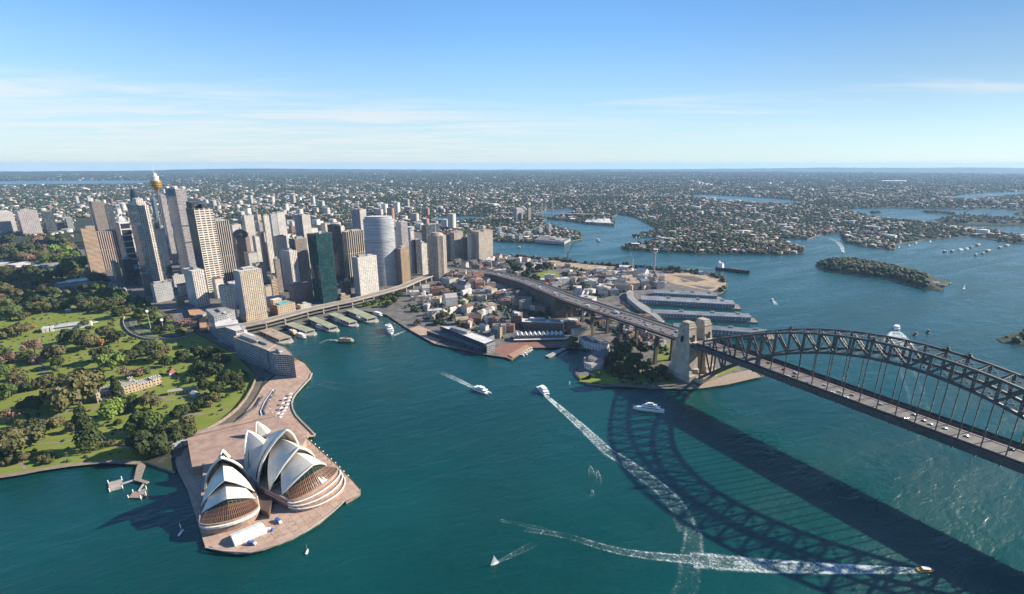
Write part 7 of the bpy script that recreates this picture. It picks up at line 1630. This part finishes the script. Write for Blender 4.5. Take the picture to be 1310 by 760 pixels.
for i, (u, v, L, c) in enumerate(((1209, 322, 30, 0), (1219, 321.5, 34, 0), (1229, 319.5, 40, 1), (1237, 318.5, 30, 1), (1243, 316.5, 30, 0), (1252, 313.5, 44, 2), (1249, 326.5, 24, 0), (1258, 324.5, 26, 0), (1265, 321, 46, 2), (1280, 317, 40, 0), (1289, 314.5, 42, 2), (1163, 314, 18, 1), (1150, 316.5, 16, 1), (1172, 311, 20, 1), (1190, 309, 20, 1))):
    hm_, cm_ = ((BLACKH, ROOFS['dark']), (HULLW, HULLW), (REDP, ROOFS['tan']))[c]
    boat('moored_vessel', '%s moored vessel %s from the left off the far headland' % (('dark', 'white', 'rust red')[c], ordw(sum(1 for q in ((1209, 0), (1219, 0), (1229, 1), (1237, 1), (1243, 0), (1252, 2), (1249, 0), (1258, 0), (1265, 2), (1280, 0), (1289, 2), (1163, 1), (1150, 1), (1172, 1), (1190, 1)) if q[1] == c and q[0] <= u))), u, v, (u+14, v-2.6), L, L*.24, [(-.35, .1, .8, 3.5)], hm=hm_, cm=cm_, cat='vessel', group='vessels moored off the headland', mast=5)
for i, (u, v) in enumerate(((665, 453.5), (668, 452), (671, 450.6), (674, 449.2), (677, 447.8), (680, 446.6), (669.5, 455), (673, 453.2))):
    boat('launch', 'white launch %s from the left tied to the floating walk' % ordw(i+1), u, v, (u+4, v+2.5), 9, 3.2, [(-.3, .15, .8, 1.5)], cat='launch', group='launches tied to the floating walk', hh=1)
for i in range(16):
    u, v = 812+(i % 8)*3.6+(i//8)*2, 300.6+(i//8)*3.2-(i % 8)*.25
    boat('berthed_yacht', 'white yacht %s from the left in the %s row of the far marina' % (ordw(i % 8+1), ('back', 'front')[i//8]), u, v, (u+1, v+2), 18, 5.5, [(-.3, .2, .8, 2)], cat='yacht', group='yachts in the far marina', mast=14)
# foam
def foam_mat(name, dens, edge):
    m, nt, b = new_mat(name); g = NT(nt); uv = g.n('ShaderNodeUVMap'); uv.uv_map = 'UVMap'; sp = g.n('ShaderNodeSeparateXYZ'); g.l(uv.outputs[0], sp.inputs[0]); p = g.pos()
    s, a = sp.outputs[0], g.math('ABSOLUTE', sp.outputs[1])
    n1 = g.noise(0.42, 6, 0.75, p, 0.6); n2 = g.noise(0.055, 3, 0.6, p, 0.5)
    body = g.math('SUBTRACT', 1.0, g.ramp(a, 0.55, 1.0)); rim = g.math('MULTIPLY', g.ramp(a, 0.35, 0.75), body)
    k = g.math('ADD', g.math('MULTIPLY', body, dens), g.math('MULTIPLY', rim, edge))
    k = g.math('MULTIPLY', k, g.math('POWER', g.math('SUBTRACT', 1.0, s, True), 0.75))
    k = g.math('MULTIPLY', k, g.ramp(n2, 0.25, 0.6, 0.55, 1.15))
    th = g.math('SUBTRACT', 1.0, k)
    al = g.n('ShaderNodeMapRange', interpolation_type='SMOOTHSTEP'); g.l(g.math('SUBTRACT', g.math('MULTIPLY', n1, 1.9), th), al.inputs[0]); al.inputs[1].default_value = 0.18; al.inputs[2].default_value = 0.8
    soft = g.math('MULTIPLY', g.math('MULTIPLY', g.ramp(k, 0.05, 0.9), g.ramp(n1, 0.3, 0.7, 0.35, 1.0)), 0.42)
    g.l(g.math('MULTIPLY', g.math('MAXIMUM', g.math('MULTIPLY', al.outputs[0], 0.85), soft), g.ramp(k, 0.02, 0.2)), b.inputs['Alpha'])
    b.inputs['Base Color'].default_value = (0.62, 0.70, 0.68, 1); b.inputs['Roughness'].default_value = 0.8; b.inputs['Specular IOR Level'].default_value = 0.1
    return m
FOAM = foam_mat('thick_foam', 0.60, 0.30); THIN = foam_mat('thin_foam', 0.30, 0.32)
WK = [0]
def wake(pts, m_, w0, w1, s0=0.0, s1=1.0, wig=0.0):
    P = []; rs = random.Random(len(pts)*7+int(w1*3))
    for (a, b) in zip(pts, pts[1:]):
        A, B = Vector(at(*a)), Vector(at(*b)); n = max(2, int((B-A).length/6)); P += [A.lerp(B, i/n) for i in range(n)]
    P.append(Vector(at(*pts[-1]))); mb = MB(); n = len(P)-1; rows = []
    ph = rs.uniform(0, 6)
    for i, p in enumerate(P):
        s = i/n; d = (P[min(i+1, n)]-P[max(i-1, 0)]).normalized(); q = Vector((-d.y, d.x)); w = w0+(w1-w0)*s**0.7; o = q*wig*math.sin(ph+s*9)*s
        rows.append([(*(p+o+q*w*k), 0.10+WK[0]*0.012) for k in (-1, -.5, 0, .5, 1)])
    for i in range(n):
        for k in range(4):
            sa, sb = s0+(s1-s0)*i/n, s0+(s1-s0)*(i+1)/n; mb.poly([rows[i][k], rows[i+1][k], rows[i+1][k+1], rows[i][k+1]], 0, [(sa, -1+k*.5), (sb, -1+k*.5), (sb, -.5+k*.5), (sa, -.5+k*.5)])
    WK[0] += 1; o = mb.build('wake_foam', m_); o['kind'] = 'stuff'
wake([(613, 498.5), (600, 493), (580, 483.5), (565, 476.5), (552, 471)], FOAM, 3.5, 8)
wake([(697, 505), (712, 518), (735, 538), (757, 558), (778, 578)], FOAM, 3.0, 10, 0.0, 0.5)
wake([(778, 578), (800, 591), (822, 607), (842, 624), (862, 645), (876, 662), (886, 680)], THIN, 10, 13, 0.0, 0.5, 3)
wake([(886, 676), (888, 700), (880, 722), (878, 742), (874, 775)], THIN, 10, 12, 0.3, 0.8, 3)
wake([(1180, 730), (1130, 729), (1080, 728), (1030, 726), (980, 724), (930, 720), (885, 716)], FOAM, 2.8, 12.5, 0.0, 0.42)
wake([(885, 716), (860, 714), (830, 711), (800, 706), (770, 699), (735, 690), (700, 682), (672, 676)], THIN, 7, 4, 0.0, 0.6, 2)
wake([(636, 719.5), (650, 713), (664, 706), (684, 695.5)], THIN, 1.0, 5, 0.0, 0.8)
wake([(437, 437.5), (428, 435), (419, 435), (412, 438), (411, 439.5)], FOAM, 2.5, 5, 0.1, 0.6)
wake([(504, 429), (511, 426.5), (519, 423)], FOAM, 5, 3, 0.1, 0.6)
wake([(1147, 424), (1148, 430), (1149, 437), (1150, 444)], FOAM, 8, 34, 0.0, 0.3)
wake([(1152, 446), (1160, 470), (1172, 510), (1190, 560), (1200, 590)], THIN, 14, 16, 0.45, 0.8, 3)
wake([(1078.5, 322), (1077, 316), (1072, 310), (1062, 305), (1050, 302)], FOAM, 6, 12, 0.0, 0.7)
wake([(988.5, 384.5), (991, 386.5), (993, 390)], FOAM, 3, 6, 0.0, 0.5)
wake([(766, 308), (780, 310.5), (800, 313)], THIN, 5, 14, 0.0, 0.9); wake([(762, 306), (757, 303), (762, 299.5), (770, 296)], THIN, 4, 10, 0.3, 1.0)
wake([(920, 345), (890, 342), (860, 338), (830, 335.5)], THIN, 5, 22, 0.0, 0.9)
wake([(755, 596), (757, 607), (760, 618)], THIN, 1, 8, 0.1, 0.98); wake([(764, 601), (766, 612), (764, 625)], THIN, 1, 6, 0.1, 0.98); wake([(758, 627), (757, 641)], THIN, 1, 4, 0.1, 0.98)
wake([(640, 666), (690, 676), (730, 690)], THIN, 2, 4, 0.4, 0.9)
wake([(410, 490), (440, 495), (470, 500)], THIN, 10, 20, 0.6, 0.95)
for lab, u, v in (('white marker post in the water off the hotel lawn', 728.5, 492), ('green and yellow marker beacon by the sea wall at the bridge foot', 835.5, 497.5)):
    x, y = at(u, v, 0); t = thing('marker_beacon', lab, 'beacon', (x, y, -1)); mb = MB(); mb.cyl(0, 0, 0, 5, .7, .6, 8); mb.build('post', WHITE if 'white' in lab else GREENP, t); mb = MB(); mb.cyl(0, 0, 5, 6.6, 1.1, .2, 8); mb.build('top_mark', WHITE if 'white' in lab else ORNG, t)
# traffic
PAINT = [(HULLW, 'white'), (mat('silver_car_paint', (0.42, 0.42, 0.43), 0.35, 0.1, 0.5, spec=0.5), 'silver'), (mat('charcoal_car_paint', (0.04, 0.04, 0.045), 0.35, 0.1, 0.5, spec=0.5), 'charcoal'), (REDP, 'red'), (BLUEP, 'blue')]
def car_proto(pm, bus=False):
    L, W, H = (11.5, 2.5, 3.1) if bus else (4.5, 1.85, 0.78)
    mb = MB()
    mb.prism([(-L/2, -W/2*.9), (-L/2+.25, -W/2), (L/2-.5, -W/2), (L/2, -W/2*.7), (L/2, W/2*.7), (L/2-.5, W/2), (-L/2+.25, W/2), (-L/2, W/2*.9)], .35, .35+H, 0, 0, True)
    if not bus:
        z0, z1 = .35+H, 1.5; b = [(-1.9, -.82), (1.0, -.82), (1.0, .82), (-1.9, .82)]; t_ = [(-1.35, -.68), (.35, -.68), (.35, .68), (-1.35, .68)]
        for i in range(4): j = (i+1) % 4; mb.poly([(*b[i], z0), (*b[j], z0), (*t_[j], z1), (*t_[i], z1)], 1)
        mb.poly([(*p, z1) for p in t_], 0)
    for x in (-L*.31, L*.31):
        for s in (-1, 1): mb.obox(x, s*(W/2-.08), .33, .12, 0, 0, .68, 2)
    o = mb.build('car', [pm, TINT, BLACKH]); me = o.data; bpy.data.objects.remove(o)
    return me
CARS = [car_proto(p) for p, _ in PAINT]; BUS = car_proto(HULLW, True)
def put(me, nm, x, y, z, rot, cat, grp):
    o = bpy.data.objects.new(nm, me); COL.objects.link(o); o.location = (x, y, z); o.rotation_euler = (0, 0, rot); o['category'] = cat; o['group'] = grp; return o
rs = random.Random(77); lanes = [3.2, 6.3, 9.4, 12.5, 15.6, 18.7, 21.8]; L_ = []
for k in range(46):
    for _ in range(30):
        x, ln = rs.uniform(-5, 490), rs.choice(lanes)
        if all(abs(x-a) > 9 or abs(ln-b) > 1 for a, b, *_r in L_): L_.append((x, ln, rs.choice([0, 0, 0, 1, 1, 2, 2, 3, 4]), rs.random() < .07)); break
L_.sort(); cnt = {}
for x, ln, c, bus in L_:
    o = put(BUS if bus else CARS[c], 'bus' if bus else 'car', x, ln, DZ+.02, 0 if ln > 12 else math.pi, 'bus' if bus else 'car', 'traffic on the arch bridge'); k = 'white bus' if bus else PAINT[c][1]+' car'; cnt[k] = cnt.get(k, 0)+1
    o['label'] = '%s %s along the arch deck counting from the stone pylons' % (k, ordw(cnt[k]))
L_ = []; na = len(apl)
for k in range(120):
    for _ in range(30):
        i, ln = rs.uniform(.5, na-8), rs.choice([9, 12, 15.2, 18.3, 22, 25, 28, 31])
        if all(abs(i-a)*18 > 8 or abs(ln-b) > 1 for a, b, *_r in L_): L_.append((i, ln, rs.choice([0, 0, 0, 1, 1, 2, 2, 3, 4]), rs.random() < .06)); break
L_.sort(); cnt = {}
for i, ln, c, bus in L_:
    a, b = side(int(i), ln), side(int(i)+1, ln); f = i-int(i); q = [a[j]+(b[j]-a[j])*f for j in range(3)]
    o = put(BUS if bus else CARS[c], 'bus' if bus else 'car', q[0], q[1], q[2]+.05, math.atan2(b[1]-a[1], b[0]-a[0])+(0 if ln > 20 else math.pi), 'bus' if bus else 'car', 'traffic on the approach viaduct'); k = 'white bus' if bus else PAINT[c][1]+' car'; cnt[k] = cnt.get(k, 0)+1
    o['label'] = '%s %s along the viaduct counting from the stone pylons' % (k, ordw(cnt[k])); o.rotation_euler.y = -math.atan2(b[2]-a[2], math.dist(a[:2], b[:2]))*(1 if ln > 20 else -1)
def lamps(pts, n, lab, grp):
    P = [Vector(at(u, v, LZ)) for u, v in pts]; seg = [(b-a).length for a, b in zip(P, P[1:])]; tot = sum(seg)
    for k in range(n):
        d = tot*(k+.5)/n; i = 0
        while d > seg[i]: d -= seg[i]; i += 1
        p = P[i].lerp(P[i+1], d/seg[i]); t = thing('lamp_post', lab % ordw(k+1), 'street lamp', (p.x, p.y, LZ+.1), 0, grp); mb = MB(); mb.cyl(0, 0, 0, 6.5, .28, .18, 6); mb.build('post', ROOFS['dark'], t); mb = MB(); mb.cyl(0, 0, 6.3, 7.4, .75, .3, 8); mb.build('lamp_head', WHITE, t)
lamps([(392, 564), (408, 578.5), (430, 599), (449, 618.5)], 11, 'dark lamp post %s from the south along the western edge of the point', 'lamp posts on the western edge of the point')
lamps([(352, 503), (346, 516), (346, 530), (358, 545), (372, 556), (388, 570)], 12, 'dark lamp post %s from the south across the forecourt', 'lamp posts across the forecourt')
# the far harbour's own landmarks
T('brown blue apartment tower on the far shore', 661, 267, 283.5, 658, 669, 'rose', 'white', name='apartment_tower'); T('slender second tower beside the far apartment tower', 676, 267, 283, 674.5, 679.5, 'brown', 'white', name='apartment_tower')
block('far_wharf_shed', 'long dark roofed wharf building on the far peninsula', 'wharf building', poly_at([(684, 306.5), (722, 309.5), (730, 305), (694, 301)], 14), 14, 'old_pale', 'slate', plant=2)
block('far_wharf_shed', 'long white storage shed on the low pier across the water', 'shed', poly_at([(748, 283.5), (783, 285.5), (780, 279.5), (752, 280)], 12), 12, 'cream_flat', 'white', plant=0)
for i, (u, v, a, b, h, f) in enumerate(((640, 303, 16, 10, 22, 'balcony'), (652, 305, 14, 9, 18, 'brick_red'), (664, 307, 16, 9, 24, 'cream_flat'), (676, 304, 14, 10, 20, 'rose'), (690, 298, 16, 10, 26, 'balcony'), (702, 295, 12, 9, 30, 'white_grid'), (655, 298, 14, 10, 24, 'apartment'), (638, 297, 16, 10, 20, 'old_pale'), (672, 296, 14, 9, 18, 'brick_red'))):
    x, y = at(u, v, 3); hx = a; block('waterside_apartments', 'waterside apartment block %s from the left on the far peninsula' % ordw(1+sum(1 for q in (640, 652, 664, 676, 690, 702, 655, 638, 672) if q < u)), 'apartment block', [(x-hx, y-b), (x+hx, y-b), (x+hx, y+b), (x-hx, y+b)], h+3, f, 'white', plant=1)
def cable_bridge():
    t = thing('cable_stayed_bridge', 'far cable stayed bridge with slender pale masts', 'bridge')
    for u, vb in ((707, 279), (693, 276.5)):
        x, y, h = foot(u, 257.5 if u > 700 else 259, vb)
        for s in (-1, 1): mb = MB(); mb.beam((x+s*13, y, 0), (x, y, h), 3.5, 3.5); mb.build('pylon_leg', CONC, t)
        for s in (-1, 1):
            for k in range(1, 6): mb = MB(); mb.beam((x, y, h*(1-.06*k)), (x+s*8, y+s*26*k, 27), .5, .5); mb.build('stay_cable', CONC, t)
    a, b = at(640, 272, 25), at(760, 274, 25); mb = MB(); mb.beam((*a, 25), (*b, 25), 26, 3); mb.build('bridge_deck', CONC, t)
cable_bridge()
a_ = thing('dock_shed', 'pale roofed boat shed on the wooded island', 'shed', (*at(1160, 357.5, 3), 2)); mb = MB(); mb.obox(0, 0, 26, 8, R(150), 0, 8); mb.build('walls', F['old_pale'], a_); mb = MB(); mb.gable(0, 0, 26.5, 8.4, R(150), 8.02, 4); mb.build('roof', ROOFS['blue'], a_)
for i, (u, v) in enumerate(((1196, 364), (1203, 367), (1190, 361))):
    x, y = at(u, v, 3); t = thing('dock_building', 'small %s dock building at the bare end of the wooded island' % ('white', 'brown', 'grey')[i], 'shed', (x, y, 2.5), R(40)); mb = MB(); mb.box(-8, 8, -5, 5, 0, 6); mb.build('walls', F[('cream_flat', 'brown', 'old_pale')[i]], t); mb = MB(); mb.gable(0, 0, 8, 5, 0, 6.02, 3, 0, None, .3); mb.build('roof', ROOFS[('white', 'tan', 'grey')[i]], t)
j = thing('jetty', 'dark jetty with cranes off the bare end of the wooded island', 'jetty'); flat(j, 'deck', [(1200, 358), (1217, 361), (1216, 362.5), (1199, 360)], 0.5, 2.4, DECKM)
for k in range(5): x, y = at(1201+k*3.4, 359.2+k*.6, 2.4); mb = MB(); mb.cyl(x, y, 2.4, 12, .5, None, 5); mb.build('pile', ROOFS['dark'], j)
for i, (u, v, a, b, h) in enumerate(((1225, 283.5, 30, 14, 16), (1243, 285, 40, 14, 14), (1262, 285.5, 34, 12, 18), (1280, 286, 30, 12, 13), (1208, 282, 24, 10, 10))):
    x, y = at(u, v, 4); t = thing('shipyard_shed', 'shipyard shed %s from the left on the far dock island' % ordw((2, 3, 4, 5, 1)[i]), 'shed', (x, y, 3), R(-28)); mb = MB(); mb.box(-a, a, -b, b, 0, h); mb.build('walls', F['old_pale'], t); mb = MB(); mb.gable(0, 0, a, b, 0, h+.02, 6, 0, None, .5); mb.build('roof', ROOFS[('white', 'grey', 'red', 'white', 'tan')[i]], t)
for u in (1235.5, 1263):
    x, y, h = foot(u, 269 if u < 1250 else 272.5, 283); t = thing('dock_crane', '%s dark dock crane on the far dock island' % ('taller' if u < 1250 else 'shorter'), 'crane', (x, y, 3)); mb = MB(); mb.obox(0, 0, 3, 3, 0, 0, h*.8); mb.build('mast', ROOFS['dark'], t); mb = MB(); mb.beam((-6, 0, h*.75), (16, 6, h), 2.5, 2.5); mb.build('jib', ROOFS['dark'], t)
for i, (u, v, vb, w) in enumerate(((894, 232.5, 238.5, 2.6), (898.5, 233.5, 238.6, 2.2), (903, 234.5, 239, 3), (909, 235.5, 239.2, 2.6), (985, 233.5, 237.5, 2.4), (1000, 232.8, 237, 2), (1143, 231.6, 236.5, 2.6), (1150, 232.4, 236.7, 2.4), (1158, 231.2, 236.6, 2), (447, 238, 243, 3), (500, 231, 236, 2.6), (575, 233, 238, 2.6))):
    T('far white tower %s from the left on the suburban skyline' % ordw((4, 5, 6, 7, 8, 9, 10, 11, 12, 1, 2, 3)[i]), u, v, vb, u-.5, u+w, ('cream_flat', 'white_grid', 'old_pale')[i % 3], 'white', plant=0)
settle_labels()
